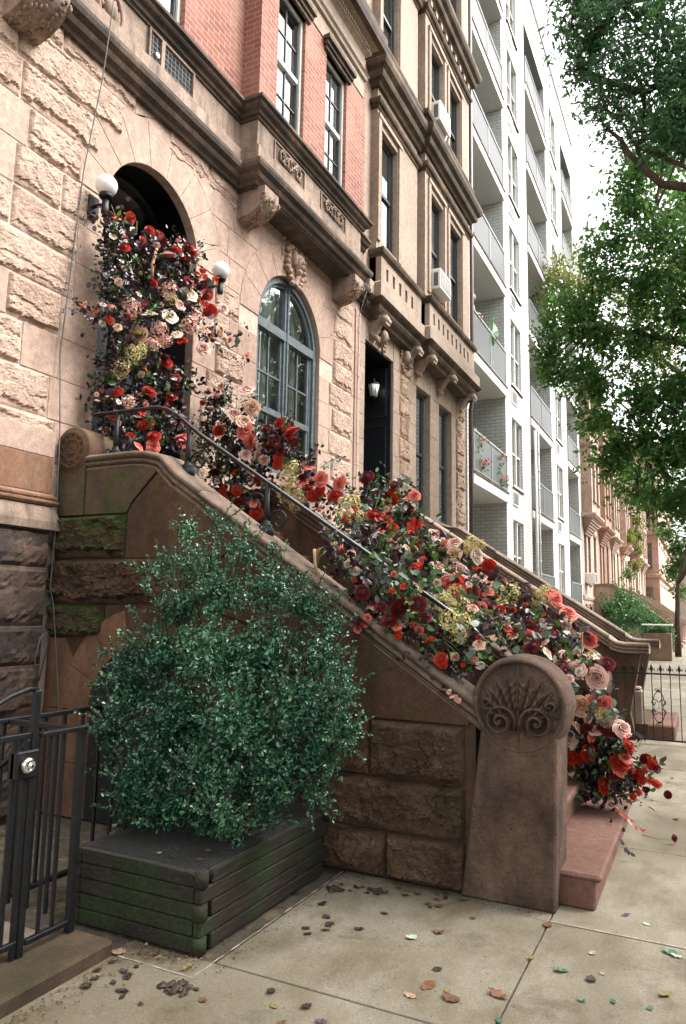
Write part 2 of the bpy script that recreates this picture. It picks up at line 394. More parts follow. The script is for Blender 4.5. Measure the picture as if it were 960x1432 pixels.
def inset(poly, d):
    n = len(poly); out = []
    A = sum(poly[i][0] * poly[(i + 1) % n][1] - poly[(i + 1) % n][0] * poly[i][1] for i in range(n))
    sg = 1 if A > 0 else -1
    for i in range(n):
        p, q, r_ = Vector(poly[i - 1]), Vector(poly[i]), Vector(poly[(i + 1) % n])
        d1 = (q - p); d2 = (r_ - q)
        if d1.length < 1e-9 or d2.length < 1e-9: out.append(tuple(q)); continue
        d1.normalize(); d2.normalize()
        n1 = Vector((-d1.y, d1.x)) * sg; n2 = Vector((-d2.y, d2.x)) * sg
        k = 1 + n1.dot(n2); k = max(k, .35)
        out.append(tuple(q + (n1 + n2) / k * d))
    return out
def slab(mb, poly, to3, h, m, joint=.003, bev=.004):
    """smooth ashlar block with a small arris and an open joint"""
    a = inset(poly, joint); b = inset(poly, joint + bev); n = len(poly)
    vs = [to3(u, v, -.01) for u, v in a] + [to3(u, v, h - bev * .7) for u, v in a] + [to3(u, v, h) for u, v in b]
    fs = [tuple(range(2 * n, 3 * n))]
    for i in range(n):
        j = (i + 1) % n
        fs += [(i, j, n + j, n + i), (n + i, n + j, 2 * n + j, 2 * n + i)]
    mb.add(vs, fs, m)
def facet(u, v, sc, seed):
    d, pts = noise.voronoi(Vector((u * sc, v * sc, seed * .37)), distance_metric='DISTANCE', exponent=2.5)
    p = pts[0]; a = noise.cell_vector(p * 7.31); q = Vector((u * sc, v * sc, seed * .37)) - p
    return (a.x - .5) * 1.1 + (a.y - .5) * 1.6 * q.x + (a.z - .35) * 1.8 * q.y
def rock(mb, u0, u1, v0, v1, to3, depth, m, res=.028, seed=0, joint=.004, ledge=1.0):
    """quarry-faced block: pitched margins, broken face with ledges"""
    u0 += joint; u1 -= joint; v0 += joint; v1 -= joint
    nu = max(4, int((u1 - u0) / res)); nv = max(4, int((v1 - v0) / res))
    N = noise.noise; sx = seed * 3.77
    vs = []
    slope = random.uniform(-.5, .5); sl2 = random.uniform(-.3, .5); hb = random.uniform(.025, .07); lowk = random.uniform(.25, .5)
    vm = v0 + (v1 - v0) * random.uniform(.35, .85); sl3 = random.uniform(-.25, .12); ledges = random.random() < .75
    for j in range(nv + 1):
        for i in range(nu + 1):
            fu = i / nu; fv = j / nv
            u = u0 + (u1 - u0) * fu; v = v0 + (v1 - v0) * fv
            e = min(u - u0, u1 - u, v - v0, v1 - v)
            wob = N(Vector((u * 9 + sx, v * 9, seed))) * .016
            k = max(0., min(1., (e + wob * (1 if e > 0 else 0)) / (.030 if e > 1e-6 else 1)))
            k = k ** .6 if e > 1e-6 else 0
            ww = .03 * N(Vector((u * 14, v * 14, sx)))
            f1 = facet(u + ww, v * 1.25 - ww, 6.5, seed); f2 = facet(u - ww, v * 1.3 + ww, 17.0, seed + 9)
            jag = N(Vector((u * 7 + sx, 1.5, seed))) * .9 + N(Vector((u * 23, 5.1, sx))) * .5 + N(Vector((u * 55, 8.1, sx))) * .25
            lo = 1.0 if (v - v0) > hb * (1.0 + 1.1 * jag) else lowk
            jag2 = v - (vm + sl3 * (u - u0) + .028 * (N(Vector((u * 9 + sx, 9.5, seed))) + .6 * N(Vector((u * 30, 2.1, sx)))))
            if ledges and 0 > jag2 > -.05 and N(Vector((u * 3.2 + sx, 0.3, seed))) > -.12: lo *= .62 + .36 * (-jag2 / .05)
            fine = N(Vector((u * 45, v * 60, sx))) * .12 + N(Vector((u * 95, v * 110, sx))) * .07
            hgt = depth * (.74 + .30 * f1 * ledge + .15 * f2 + .7 * fine + .22 * slope * (fu - .5) + .25 * sl2 * (.5 - fv)) * lo
            h = max(.1 * depth, hgt) * k
            vs.append(to3(u, v, h if e > 1e-6 else 0))
    w = nu + 1
    fs = [(j * w + i, j * w + i + 1, (j + 1) * w + i + 1, (j + 1) * w + i) for j in range(nv) for i in range(nu)]
    # skirt back into the wall
    base = len(vs); ring = [i for i in range(w)] + [j * w + nu for j in range(1, nv + 1)] + [nv * w + i for i in range(nu - 1, -1, -1)] + [j * w for j in range(nv - 1, 0, -1)]
    for r_ in ring:
        j, i = divmod(r_, w); vs.append(to3(u0 + (u1 - u0) * i / nu, v0 + (v1 - v0) * j / nv, -.03))
    L = len(ring)
    for i in range(L):
        j = (i + 1) % L; fs.append((ring[j], ring[i], base + i, base + j))
    mb.add(vs, fs, m)
def holed(mb, to3, u0, u1, v0, v1, holes, m, depth=.25, h=0.0, rm=None):
    """wall sheet with rectangular openings and their reveals"""
    us = sorted({u0, u1, *[a for H in holes for a in H[:2]]}); vs_ = sorted({v0, v1, *[a for H in holes for a in H[2:4]]})
    us = [u for u in us if u0 <= u <= u1]; vs_ = [v for v in vs_ if v0 <= v <= v1]
    for i in range(len(us) - 1):
        for j in range(len(vs_) - 1):
            cu = (us[i] + us[i + 1]) / 2; cv = (vs_[j] + vs_[j + 1]) / 2
            if any(H[0] < cu < H[1] and H[2] < cv < H[3] for H in holes): continue
            mb.add([to3(u, v, h) for u, v in rect(us[i], us[i + 1], vs_[j], vs_[j + 1])], [(0, 1, 2, 3)], m)
    for H in holes:
        a, b, c, d = H[:4]; dp = H[4] if len(H) > 4 else depth
        q = rect(a, b, c, d)
        for i in range(4):
            p0, p1 = q[i], q[(i + 1) % 4]
            mb.add([to3(*p0, h), to3(*p1, h), to3(*p1, h - dp), to3(*p0, h - dp)], [(0, 1, 2, 3)], rm or m)
def bar(mb, to3, u0, u1, v0, v1, h0, h1, m): mb.prism(rect(u0, u1, v0, v1), to3, h0, h1, m)

def leaves(name, blobs, n, size, mat, parent=None, asp=.5, shell=.55, seed=1, jit=.35, upbias=.3, oval=False, droop=0.0, stretch=(1, 1, 1), minz=None, clump=0, keep=None, spray=1):
    """n small folded leaves spread through ellipsoidal clumps"""
    import numpy as np
    rg = np.random.default_rng(seed)
    B = np.array(blobs); w = B[:, 3] ** 2.1; w = w / w.sum()
    n = int(n); idx = rg.choice(len(B), n, p=w)
    d = rg.normal(size=(n, 3)); d /= np.linalg.norm(d, axis=1)[:, None]
    rr = (shell + (1 - shell) * rg.random(n)) ** 1.0 * rg.random(n) ** .28
    P = B[idx, :3] + d * (B[idx, 3] * rr)[:, None] * np.array(stretch)
    if clump:
        # gather leaves onto twig points
        c = P[: max(1, n // clump)].copy(); k = rg.integers(0, len(c), n)
        axis = rg.normal(size=(len(c), 3)); axis[:, 2] += .5; axis /= np.linalg.norm(axis, axis=1)[:, None]
        t = rg.random(n) - .3
        P = c[k] + axis[k] * (t * size * 6 * spray)[:, None] + rg.normal(size=(n, 3)) * size * .55
    if keep is not None:
        ok = keep(P); P = P[ok]; n = len(P); d = d[ok]
    D = rg.normal(size=(n, 3)); D = D + d[:n] * .6; D[:, 2] += upbias - droop; D /= np.linalg.norm(D, axis=1)[:, None]
    S = np.cross(D, rg.normal(size=(n, 3))); S /= np.linalg.norm(S, axis=1)[:, None]
    Nn = np.cross(D, S)
    sz = (size * (1 + jit * rg.normal(size=n))).clip(size * .4, size * 2)[:, None]
    L = D * sz; W = S * sz * asp * .5; Fd = Nn * sz * .12
    if oval:
        vs = np.stack([P, P + L * .3 + W + Fd, P + L * .72 + W * .85 + Fd, P + L - Fd * .4, P + L * .72 - W * .85 + Fd, P + L * .3 - W + Fd], 1)
        fc = np.array([[0, 1, 2, 3], [0, 3, 4, 5]]); nv = 6
    else:
        vs = np.stack([P, P + L * .45 + W + Fd, P + L, P + L * .45 - W + Fd], 1)
        fc = np.array([[0, 1, 2], [0, 2, 3]]); nv = 4
    V = vs.reshape(-1, 3)
    F = (fc[None] + (np.arange(n) * nv)[:, None, None]).reshape(-1, fc.shape[1])
    me = bpy.data.meshes.new(name)
    me.vertices.add(len(V)); me.vertices.foreach_set('co', V.astype('f').ravel())
    k = F.shape[1]; me.loops.add(F.size); me.loops.foreach_set('vertex_index', F.astype('i').ravel())
    me.polygons.add(len(F)); me.polygons.foreach_set('loop_start', np.arange(len(F), dtype='i') * k)
    me.polygons.foreach_set('loop_total', np.full(len(F), k, 'i'))
    me.update(calc_edges=True)
    at = me.attributes.new('v', 'FLOAT', 'FACE'); val = rg.beta(2, 2, n) + (noise_np(P) * .25)
    at.data.foreach_set('value', np.repeat(val.clip(0, 1), 2).astype('f'))
    me.materials.append(M[mat]); me.validate()
    o = bpy.data.objects.new(name, me); COL.objects.link(o)
    if parent is not None: o.parent = parent; fixp(o, parent)
    return o
def noise_np(P):
    import numpy as np
    return np.sin(P[:, 0] * 3.1 + P[:, 2] * 2.3) * np.cos(P[:, 1] * 2.7 - P[:, 2] * 1.9)
def fattr(me, vals):
    at = me.attributes.new('v', 'FLOAT', 'FACE'); at.data.foreach_set('value', vals)
# ------------------------------------------------------------------ ground
g = MB(); g.add([(-60, -40, -.17), (60, -40, -.17), (60, 420, -.17), (-60, 420, -.17)], [(0, 1, 2, 3)], 'asphalt')
struct('ground', g)
g = MB(); g.add([(3.35, -40, -.15), (13, -40, -.15), (13, 400, -.15), (3.35, 400, -.15)], [(0, 1, 2, 3)], 'asphalt'); struct('road', g)
g = MB(); g.bbox(3.18, 3.34, -40, 300, -.17, .0, .012, 'concrete'); struct('kerb', g)
g = MB(); g.box(-6, 3.17, -40, 300, -.16, -.012, 'joint'); struct('pavement_base', g)
def arange(a, b, st):
    o = [a]
    while o[-1] + st * 1.4 < b: o.append(o[-1] + st)
    return o + [b]
g = MB()
def flag(x0, x1, y0, y1, gap=.004):
    g.bbox(x0 + gap, x1 - gap, y0 + gap, y1 - gap, -.05, random.uniform(-.0015, .0015), .003, 'concrete')
ys_near = [-6, -4.4, -2.9, -1.4, 0.0, 1.45, 2.94, 4.142]
for i in range(len(ys_near) - 1):
    y0, y1 = ys_near[i], ys_near[i + 1]
    flag(-.803, .7, y0, y1); flag(.7, 2.1, y0, y1); flag(2.1, 3.17, y0, y1)
    if y1 <= 1.46: flag(-2.55, -.803, y0, y1)
    elif y1 < 3: flag(-2.56, -.803, y0, y1)
flag(-2.07, -.803, 2.94, 4.142); flag(-2.07, -.803, 4.142, 4.30)
ys = arange(4.142, 40, 1.52)
for i in range(len(ys) - 1):
    flag(-.803, .7, ys[i], ys[i + 1]); flag(.7, 2.1, ys[i], ys[i + 1]); flag(2.1, 3.17, ys[i], ys[i + 1])
    if ys[i] > 6.2:
        flag(-2.2, -.803, ys[i], ys[i + 1]); flag(-4.8, -2.2, ys[i], ys[i + 1])
g.box(-4.85, 3.17, 40, 300, -.05, 0, 'concrete')
struct('pavement', g)
# tree pit with soil round the planter and its worn pale edge
import itertools
g = MB(); N_ = noise.noise
nu, nv = 40, 70; vs = []
for j in range(nv + 1):
    for i in range(nu + 1):
        x = -4.7 + (4.7 - 2.085) * i / nu; y = 2.79 + (4.27 - 2.79) * j / nv
        vs.append((x, y, -.012 + .016 * N_(Vector((x * 6, y * 6, 0))) + .008 * N_(Vector((x * 25, y * 25, 3)))))
g.add(vs, [(j * (nu + 1) + i, j * (nu + 1) + i + 1, (j + 1) * (nu + 1) + i + 1, (j + 1) * (nu + 1) + i) for j in range(nv) for i in range(nu)], 'soil', True)
struct('soil', g)
g = MB()
def ragged(p0, p1, w, z, m):
    n = int((Vector(p1) - Vector(p0)).length / .03); P = []
    d = (Vector(p1) - Vector(p0)).normalized(); nn = Vector((-d.y, d.x))
    L = []; Rr = []; w = w * .8
    for i in range(n + 1):
        t = i / n; c = Vector(p0).lerp(Vector(p1), t)
        a = w * (.3 + 1.1 * N_(Vector((c.x * 14, c.y * 14, 1)))); b = w * (.3 + 1.1 * N_(Vector((c.x * 14, c.y * 14, 9))))
        a = max(.0003, a); b = max(.0003, b)
        L.append((*(c + nn * a), z)); Rr.append((*(c - nn * b), z))
    g.add(L + Rr, [(i, i + 1, n + 2 + i, n + 1 + i) for i in range(n)], m)
ragged((-2.076, 2.79), (-2.076, 4.27), .010, .003, 'paleedge'); ragged((-2.52, 2.778), (-2.07, 2.778), .010, .003, 'paleedge')
ragged((-.80, 4.142), (3.1, 4.142), .012, .0045, 'paleedge')
struct('pavement_edge', g)
# areaway floor in front of the basement
g = MB(); g.box(-4.8, -2.57, -6, 2.79, -.05, .0, 'concrete'); struct('areaway_floor', g)

# ------------------------------------------------------------------ house 1
H1 = thing('brownstone_house', (-4.8, 6.0, 0), 'pink brownstone row house with rough faced blocks, arched door and window and red brick oriel', 'house')
XF = -4.8; F1 = PX(XF)
DY0, DY1, DZS = 4.61, 5.95, 5.335; DC = (DY0 + DY1) / 2; DR = (DY1 - DY0) / 2
WY0, WY1 = 7.19, 8.81; WC = (WY0 + WY1) / 2; WR = (WY1 - WY0) / 2; WZS = 5.215; WZ0 = 3.3
ZB, ZT = 0.0, 6.62
def arc(c, zs, r, a0, a1, n=14): return [(c + r * math.cos(a0 + (a1 - a0) * i / n), zs + r * math.sin(a0 + (a1 - a0) * i / n)) for i in range(n + 1)]
mort = MB()
def mrect(u0, u1, v0, v1, X=XF + .001): mort.add([(X, u0, v0), (X, u1, v0), (X, u1, v1), (X, u0, v1)], [(0, 1, 2, 3)], 'mortar')
mrect(1.0, DY0, 0, ZT); mrect(DY1, WY0, 0, ZT); mrect(WY1, 10.14, 0, ZT); mrect(WY0, WY1, 0, WZ0); mrect(DY0, DY1, 0, 2.36)
for c, r, zs in ((DC, DR, DZS), (WC, WR, WZS)):
    A = arc(c, zs, r, PI, 0, 28)
    for (u0, v0), (u1, v1) in zip(A, A[1:]):
        mort.add([(XF + .001, u0, v0), (XF + .001, u1, v1), (XF + .001, u1, ZT), (XF + .001, u0, ZT)], [(0, 1, 2, 3)], 'mortar')
mort.obj('mortar_bed', None, H1)
wall = MB(); rk = MB()
zs = [2.41 + .363 * k for k in range(0, 12)]           # 2.41 ... 6.40
zs[0] = 2.30
def voussoirs(c, zsp, r, ro_fn, n, h=.012):
    for i in range(n):
        a0 = PI - PI * i / n; a1 = PI - PI * (i + 1) / n
        ro = ro_fn(i)
        inner = arc(c, zsp, r, a0, a1, 4); outer = arc(c, zsp, ro, a1, a0, 4)
        slab(wall, inner + outer, F1, h, 'pink', .0022)
DRO, WRO = DR + .47, WR + .40
voussoirs(DC, DZS, DR, lambda i: DRO, 9)
voussoirs(WC, WZS, WR, lambda i: WRO, 9)
def arcblock(c, zsp, ro, va, vb, uout, side):
    """block between an outer vertical edge and the extrados"""
    pts = []
    for i in range(7):
        v = va + (vb - va) * i / 6
        d = ro * ro - (v - zsp) ** 2 if v > zsp else ro * ro
        x = math.sqrt(d) if d > 0 else 0
        pts.append((c + side * x, v))
    poly = pts + [(uout, vb), (uout, va)] if side > 0 else [(uout, va), (uout, vb)] + pts[::-1]
    return poly
def smooth(u0, u1, v0, v1):
    if u1 - u0 > .02: slab(wall, rect(u0, u1, v0, v1), F1, .006 + random.uniform(0, .004), 'pink', .0025)
sd = itertools.count(1)
def rough(u0, u1, v0, v1, dep=None):
    rock(rk, u0, u1, v0, v1, F1, dep or random.uniform(.034, .052), 'pinkrock', .013, next(sd), ledge=.42)
random.seed(11)
# left of the door, from the near end of the wall up to the jamb
lp = {0: [('s', 1, 3.75), ('r', 3.75, 4.28)], 1: [('r', 2.5, 4.2)], 2: [('r', 3.2, 4.12)], 3: [('r', 2.9, 3.82), ('s', 3.82, 4.2)], 4: [('s', 2.9, 3.65), ('r', 3.65, 4.18)],
      5: [('s', 2.6, 3.5), ('r', 3.5, 4.3)], 6: [('r', 3.2, 3.62), ('r', 3.62, 4.3)], 7: [('s', 3.0, 3.62), ('r', 3.62, 4.1), ('r', 4.1, 4.4)],
      8: [('s', 2.9, 3.72), ('r', 3.72, 4.28)], 9: [('r', 2.4, 3.62), ('r', 3.62, 4.46)], 10: [('r', 3.0, 3.56), ('r', 3.56, 4.75)], 11: [('r', 3.4, 4.0), ('r', 4.0, 4.9)]}
for k in range(12):
    va = zs[k]; vb = zs[k + 1] if k < 11 else ZT
    seg = lp[k]; first = seg[0][1]
    u = 1.0
    while u < first - .01:
        e = min(first, u + random.uniform(.5, .9)); (rough if random.random() < .5 else smooth)(u, e, va, vb); u = e
    for ty, a, b in seg: (rough if ty == 'r' else smooth)(a, b, va, vb)
    last = seg[-1][2]
    if vb < DZS - .01: smooth(last, DY0, va, vb)
    else:
        ro = DRO
        lim = arcblock(DC, DZS, ro, va, vb, last, -1)
        if max(va - DZS, 0) < ro and last < DC - math.sqrt(max(0, ro * ro - max(0, vb - DZS) ** 2)): slab(wall, lim, F1, .008, 'pink', .0025)
rk.obj('rough_block_facing', None, H1); rk = MB()
# between door and window
xm = (DY1 + WY0) / 2
mp = {0: (6.25, 6.9), 1: (6.1, 6.95), 2: (6.3, 6.85), 3: (6.12, 6.95), 4: (6.2, 6.8), 5: (6.35, 6.9), 6: (6.3, 6.78), 7: (6.30, 6.82), 8: (6.50, 6.75)}
for k in range(12):
    va = zs[k]; vb = zs[k + 1] if k < 11 else ZT
    if k <= 7:
        a, b = mp[k]
        if vb < DZS: smooth(DY1, a, va, vb); 
        else: slab(wall, arcblock(DC, DZS, DRO, va, vb, max(a, DC + DRO + .02), 1), F1, .008, 'pink')
        a = a if vb < DZS else max(a, DC + DRO + .02)
        if vb >= WZS: b = min(b, WC - WRO - .02)
        mid = (a + b) / 2 + .05
        if k in (1, 3, 6): rough(a, mid, va, vb); smooth(mid, b, va, vb)
        elif b - a > .1: rough(a, b, va, vb)
        if vb < WZS: smooth(b, WY0, va, vb)
        else: slab(wall, arcblock(WC, WZS, WRO, va, vb, b, -1), F1, .008, 'pink')
    else:
        def ex(c, z0, ro, v): 
            d = ro * ro - (v - z0) ** 2
            return math.sqrt(d) if d > 0 else 0
        ua = DC + ex(DC, DZS, DRO, va); ub = WC - ex(WC, WZS, WRO, va)
        m_ = [6.55, 6.5, 6.6, 6.4][k - 8]
        if va < DZS + DRO: slab(wall, arcblock(DC, DZS, DRO, va, min(vb, DZS + DRO - .001), m_, 1), F1, .008, 'pink')
        if vb < 6.1: rough(ua + .34, m_, va, vb, .03)
        if va < WZS + WRO: slab(wall, arcblock(WC, WZS, WRO, va, min(vb, WZS + WRO - .001), m_, -1), F1, .008, 'pink')
        if vb > 6.2:
            rough(5.4, 6.1, max(va, 6.29), vb, .03); rough(6.1, m_ + .3, max(va, 6.29), vb, .03); smooth(m_ + .3, 10.14, max(va, 6.29), vb)
rk.obj('rough_block_facing', None, H1); rk = MB()
# right of the window
for k in range(12):
    va = zs[k]; vb = zs[k + 1] if k < 11 else ZT
    if va >= 6.29: continue
    a, b = (9.22, 9.86) if k % 2 else (9.12, 9.86)
    if k < 7 or True:
        if vb < WZS: smooth(WY1, a, va, vb)
        else:
            a = max(a, WC + WRO + .02) if va < WZS + WRO * .6 else a
            if va < WZS + WRO: slab(wall, arcblock(WC, WZS, WRO, va, min(vb, WZS + WRO - .001), a, 1), F1, .008, 'pink')
        rough(a, b, va, vb); smooth(b, 9.95, va, vb)
        slab(wall, rect(9.953, 10.135, va, vb), F1, .03, 'pink', .002)
# below the window and behind the stoop
for k in range(0, 4):
    va = zs[k]; vb = zs[k + 1]
    if vb <= WZ0 + .05: smooth(WY0, WC, va, vb); smooth(WC, WY1, va, vb)
rk.obj('rough_block_facing', None, H1); rk = MB()
# basement storey of the front between the stoop and the next house
z = 0.0
for h_ in (.42, .40, .38, .40, .38, .32):
    u = 6.3
    while u < 10.1:
        e = min(10.14, u + random.uniform(.5, .95))
        if 10.14 - e < .3: e = 10.14
        rock(rk, u, e, z, z + h_, F1, .05, 'stooprock', .05, next(sd)); u = e
    z += h_
wall.obj('ashlar_wall', None, H1)
rk.obj('rough_block_facing', None, H1)
# reveals, intrados, recess
rv = MB()
def reveal(c, zsp, r, z0, depth, m, n=24):
    P = [(c - r, z0)] + arc(c, zsp, r, PI, 0, n) + [(c + r, z0)]
    for (u0, v0), (u1, v1) in zip(P, P[1:]):
        rv.add([(XF + .004, u0, v0), (XF + .004, u1, v1), (XF - depth, u1, v1), (XF - depth, u0, v0)], [(0, 1, 2, 3)], m)
reveal(DC, DZS, DR, 2.3, .09, 'pink'); reveal(WC, WZS, WR, WZ0, .17, 'pink')
rv.obj('stone_reveal', None, H1)
v = MB()      # vestibule
v.box(XF - 1.5, XF - .09, DY0 - .30, DY0 + .002, 2.3, 6.3, 'door'); v.box(XF - 1.5, XF - .09, DY1 - .002, DY1 + .3, 2.3, 6.3, 'door')
v.box(XF - 1.6, XF - 1.5, DY0 - .3, DY1 + .3, 2.3, 6.3, 'inside'); v.box(XF - 1.5, XF - .34, DY0 - .3, DY1 + .3, 6.2, 6.4, 'inside')
v.box(XF - 1.5, XF, DY0, DY1, 2.2, 2.36, 'stoop')
# interior screens behind windows
v.box(XF - 1.5, XF - 1.4, 6.8, 9.2, 3.0, 6.3, 'inside')
v.obj('vestibule', None, H1)
# door: dark panelled double leaves set back in the arch
dr = MB(); Xd = XF - .42
FD = PX(Xd)
for a, b in ((DY0, DC - .006), (DC + .006, DY1)):
    bar(dr, FD, a, b, 2.36, 4.72, -.05, 0, 'door')
    for (p, q) in ((2.5, 3.1), (3.2, 3.9), (4.0, 4.6)):
        for (s0, s1, t0, t1) in ((a + .08, b - .08, p, p + .025), (a + .08, b - .08, q - .025, q), (a + .08, a + .105, p, q), (b - .105, b - .08, p, q)): bar(dr, FD, s0, s1, t0, t1, 0, .02, 'door')
D1 = dr.obj('door', None, H1)
k = MB(); k.lathe((Xd + .06, DC + .07, 3.4), [(.0, -.03), (.03, -.02), (.035, .0), (.02, .03), (0, .03)], 'gold', 12, 'x'); k.obj('handle', None, D1)
tr = MB(); bar(tr, FD, DY0, DY1, 4.72, 4.86, -.05, .03, 'door'); A = arc(DC, DZS, DR, PI, 0, 24)
for (u0, v0), (u1, v1) in zip(A, A[1:]):
    c2 = .93; q = [(u0, v0), (u1, v1), (DC + (u1 - DC) * c2, DZS + (v1 - DZS) * c2), (DC + (u0 - DC) * c2, DZS + (v0 - DZS) * c2)]
    tr.prism(q, FD, -.05, .02, 'door')
TR = tr.obj('transom_frame', None, H1)
gg = MB(); gg.add([FD(DY0, 4.86, -.02), FD(DY1, 4.86, -.02)] + [FD(u_, v_, -.02) for u_, v_ in arc(DC, DZS, DR, 0, PI, 20)], [tuple(range(23))], 'glass'); gg.obj('transom_pane', None, TR)
def text(s, loc, size, mat, rot, parent=None, name='lettering', ext=.002):
    cu = bpy.data.curves.new(name, 'FONT'); cu.body = s; cu.size = size; cu.extrude = ext; cu.align_x = 'CENTER'; cu.align_y = 'CENTER'
    o = bpy.data.objects.new(name + '_tmp', cu); COL.objects.link(o)
    dg = bpy.context.evaluated_depsgraph_get(); me = bpy.data.meshes.new_from_object(o.evaluated_get(dg)); me.name = name
    COL.objects.unlink(o); bpy.data.objects.remove(o)
    me.transform(Matrix.Translation(loc) @ Matrix.Rotation(rot[2], 4, 'Z') @ Matrix.Rotation(rot[0], 4, 'X'))
    me.materials.clear(); me.materials.append(M[mat])
    n = bpy.data.objects.new(name, me); COL.objects.link(n)
    if parent is not None: n.parent = parent; fixp(n, parent)
    return n
text('391', (Xd + .005, 5.37, 5.605), .17, 'gold', (PI / 2, 0, PI / 2), TR, 'house_number')
# ---- arched window
wf = MB(); Xw = XF - .10; FW = PX(Xw)
def archring(mb, c, zsp, r0, r1, h0, h1, m, n=28):
    a = arc(c, zsp, r0, PI, 0, n); b = arc(c, zsp, r1, PI, 0, n)
    for i in range(n): mb.prism([a[i], a[i + 1], b[i + 1], b[i]], FW, h0, h1, m)
archring(wf, WC, WZS, WR, WR - .085, -.06, .05, 'frame'); archring(wf, WC, WZS, WR - .085, WR - .13, -.06, .015, 'frame')
for s_, a in ((1, WY0), (-1, WY1)):
    x0, x1 = sorted((a, a + s_ * .085)); bar(wf, FW, x0, x1, WZ0, WZS, -.06, .05, 'frame')
    x0, x1 = sorted((a + s_ * .085, a + s_ * .13)); bar(wf, FW, x0, x1, WZ0, WZS - .06, -.06, .015, 'frame')
bar(wf, FW, WC - .06, WC + .06, WZ0, WZS + WR - .08, -.06, .035, 'frame')
bar(wf, FW, WC - .012, WC + .012, WZ0, WZS + WR - .08, .035, .055, 'frame')
bar(wf, FW, WY0 + .085, WY1 - .085, WZS - .05, WZS + .07, -.06, .045, 'frame')
for a, b in ((WY0 + .13, WC - .06), (WC + .06, WY1 - .13)):
    bar(wf, FW, a, b, 4.09, 4.17, -.05, .02, 'frame'); bar(wf, FW, a, b, WZ0, WZ0 + .1, -.05, .02, 'frame')
    bar(wf, FW, a, a + .045, WZ0, WZS - .05, -.04, .005, 'frame'); bar(wf, FW, b - .045, b, WZ0, WZS - .05, -.04, .005, 'frame')
    m_ = (a + b) / 2; bar(wf, FW, m_ - .011, m_ + .011, 4.17, WZS - .05, -.035, -.005, 'frame'); bar(wf, FW, a, b, 4.60, 4.625, -.035, -.004, 'frame')
    bar(wf, FW, m_ - .011, m_ + .011, WZ0, 4.09, -.035, -.005, 'frame')
bar(wf, F1, WY0 - .1, WY1 + .1, WZ0 - .14, WZ0, -.2, .07, 'pink')
WN = wf.obj('window', None, H1)
p = MB(); p.add([FW(WY0 + .05, WZ0, -.02), FW(WY1 - .05, WZ0, -.02)] + [FW(u_, v_, -.02) for u_, v_ in arc(WC, WZS, WR - .05, 0, PI, 24)], [tuple(range(27))], 'glass'); p.obj('pane', None, WN)
c_ = MB(); nn_ = 90
def drape(mb, u0, u1, v0, v1, X, n, m, amp=.03, per=.11):
    vs = []; 
    for i in range(n + 1):
        u = u0 + (u1 - u0) * i / n; x = X + amp * math.sin(u / per * 2 * PI) + amp * .5 * math.sin(u / per * 3.3)
        vs += [(x, u, v0), (x, u, v1)]
    mb.add(vs, [(2 * i, 2 * i + 2, 2 * i + 3, 2 * i + 1) for i in range(n)], m, True)
drape(c_, WY0 + .10, WY0 + .42, 3.3, 5.9, XF - .27, 30, 'curtain'); drape(c_, WC - .30, WC + .24, 3.3, 5.9, XF - .27, 40, 'curtain'); drape(c_, WY1 - .40, WY1 - .1, 3.3, 5.9, XF - .27, 30, 'curtain')
for i in range(5): c_.box(XF - .36, XF - .33, WY0 + .1, WY1 - .1, 5.42 + i * .11, 5.47 + i * .11, 'curtain')
c_.obj('curtain', None, WN)
# keystone with a carved female mask and foliage
km = MB()
km.prism([(WC - .13, 5.98), (WC + .13, 5.98), (WC + .20, 6.5), (WC - .20, 6.5)], F1, -.01, .05, 'pink')
def blob(mb, c, r, m, seg=12):
    prof = [(max(.001, math.sin(PI * i / 8)) , -math.cos(PI * i / 8)) for i in range(9)]
    vs = []; fs = []
    for a, h in prof:
        for k in range(seg):
            t = 2 * PI * k / seg; vs.append((c[0] + r[0] * a * math.cos(t), c[1] + r[1] * a * math.sin(t), c[2] + r[2] * h))
    for i in range(8):
        for k in range(seg): fs.append((i * seg + k, i * seg + (k + 1) % seg, (i + 1) * seg + (k + 1) % seg, (i + 1) * seg + k))
    mb.add(vs, fs, m, True)
XK = XF + .05
blob(km, (XK + .03, WC, 6.27), (.085, .085, .12), 'pink'); blob(km, (XK + .11, WC, 6.25), (.03, .016, .035), 'pink')
blob(km, (XK + .085, WC, 6.19), (.03, .03, .012), 'pink'); blob(km, (XK + .05, WC, 6.13), (.05, .05, .05), 'pink')
for s_ in (-1, 1):
    blob(km, (XK + .10, WC + s_ * .035, 6.29), (.012, .02, .008), 'pink'); blob(km, (XK + .03, WC + s_ * .09, 6.3), (.05, .04, .11), 'pink')
    for i in range(9):
        a = PI * .5 + s_ * (.6 + i * .27); rr = .17 + .02 * (i % 3)
        blob(km, (XK + .0, WC + math.cos(a) * rr * 1.15, 6.24 + math.sin(a) * rr * 1.5), (.04, .05, .035), 'pinkrock', 8)
for i in range(70):
    u = WC + random.uniform(-.33, .33); z_ = random.uniform(6.06, 6.54)
    if abs(u - WC) < .12 and z_ > 6.12: continue
    blob(km, (XF + .015, u, z_), (random.uniform(.015, .04), random.uniform(.012, .03), random.uniform(.02, .04)), 'pinkrock', 7)
km.obj('keystone_mask', None, H1)
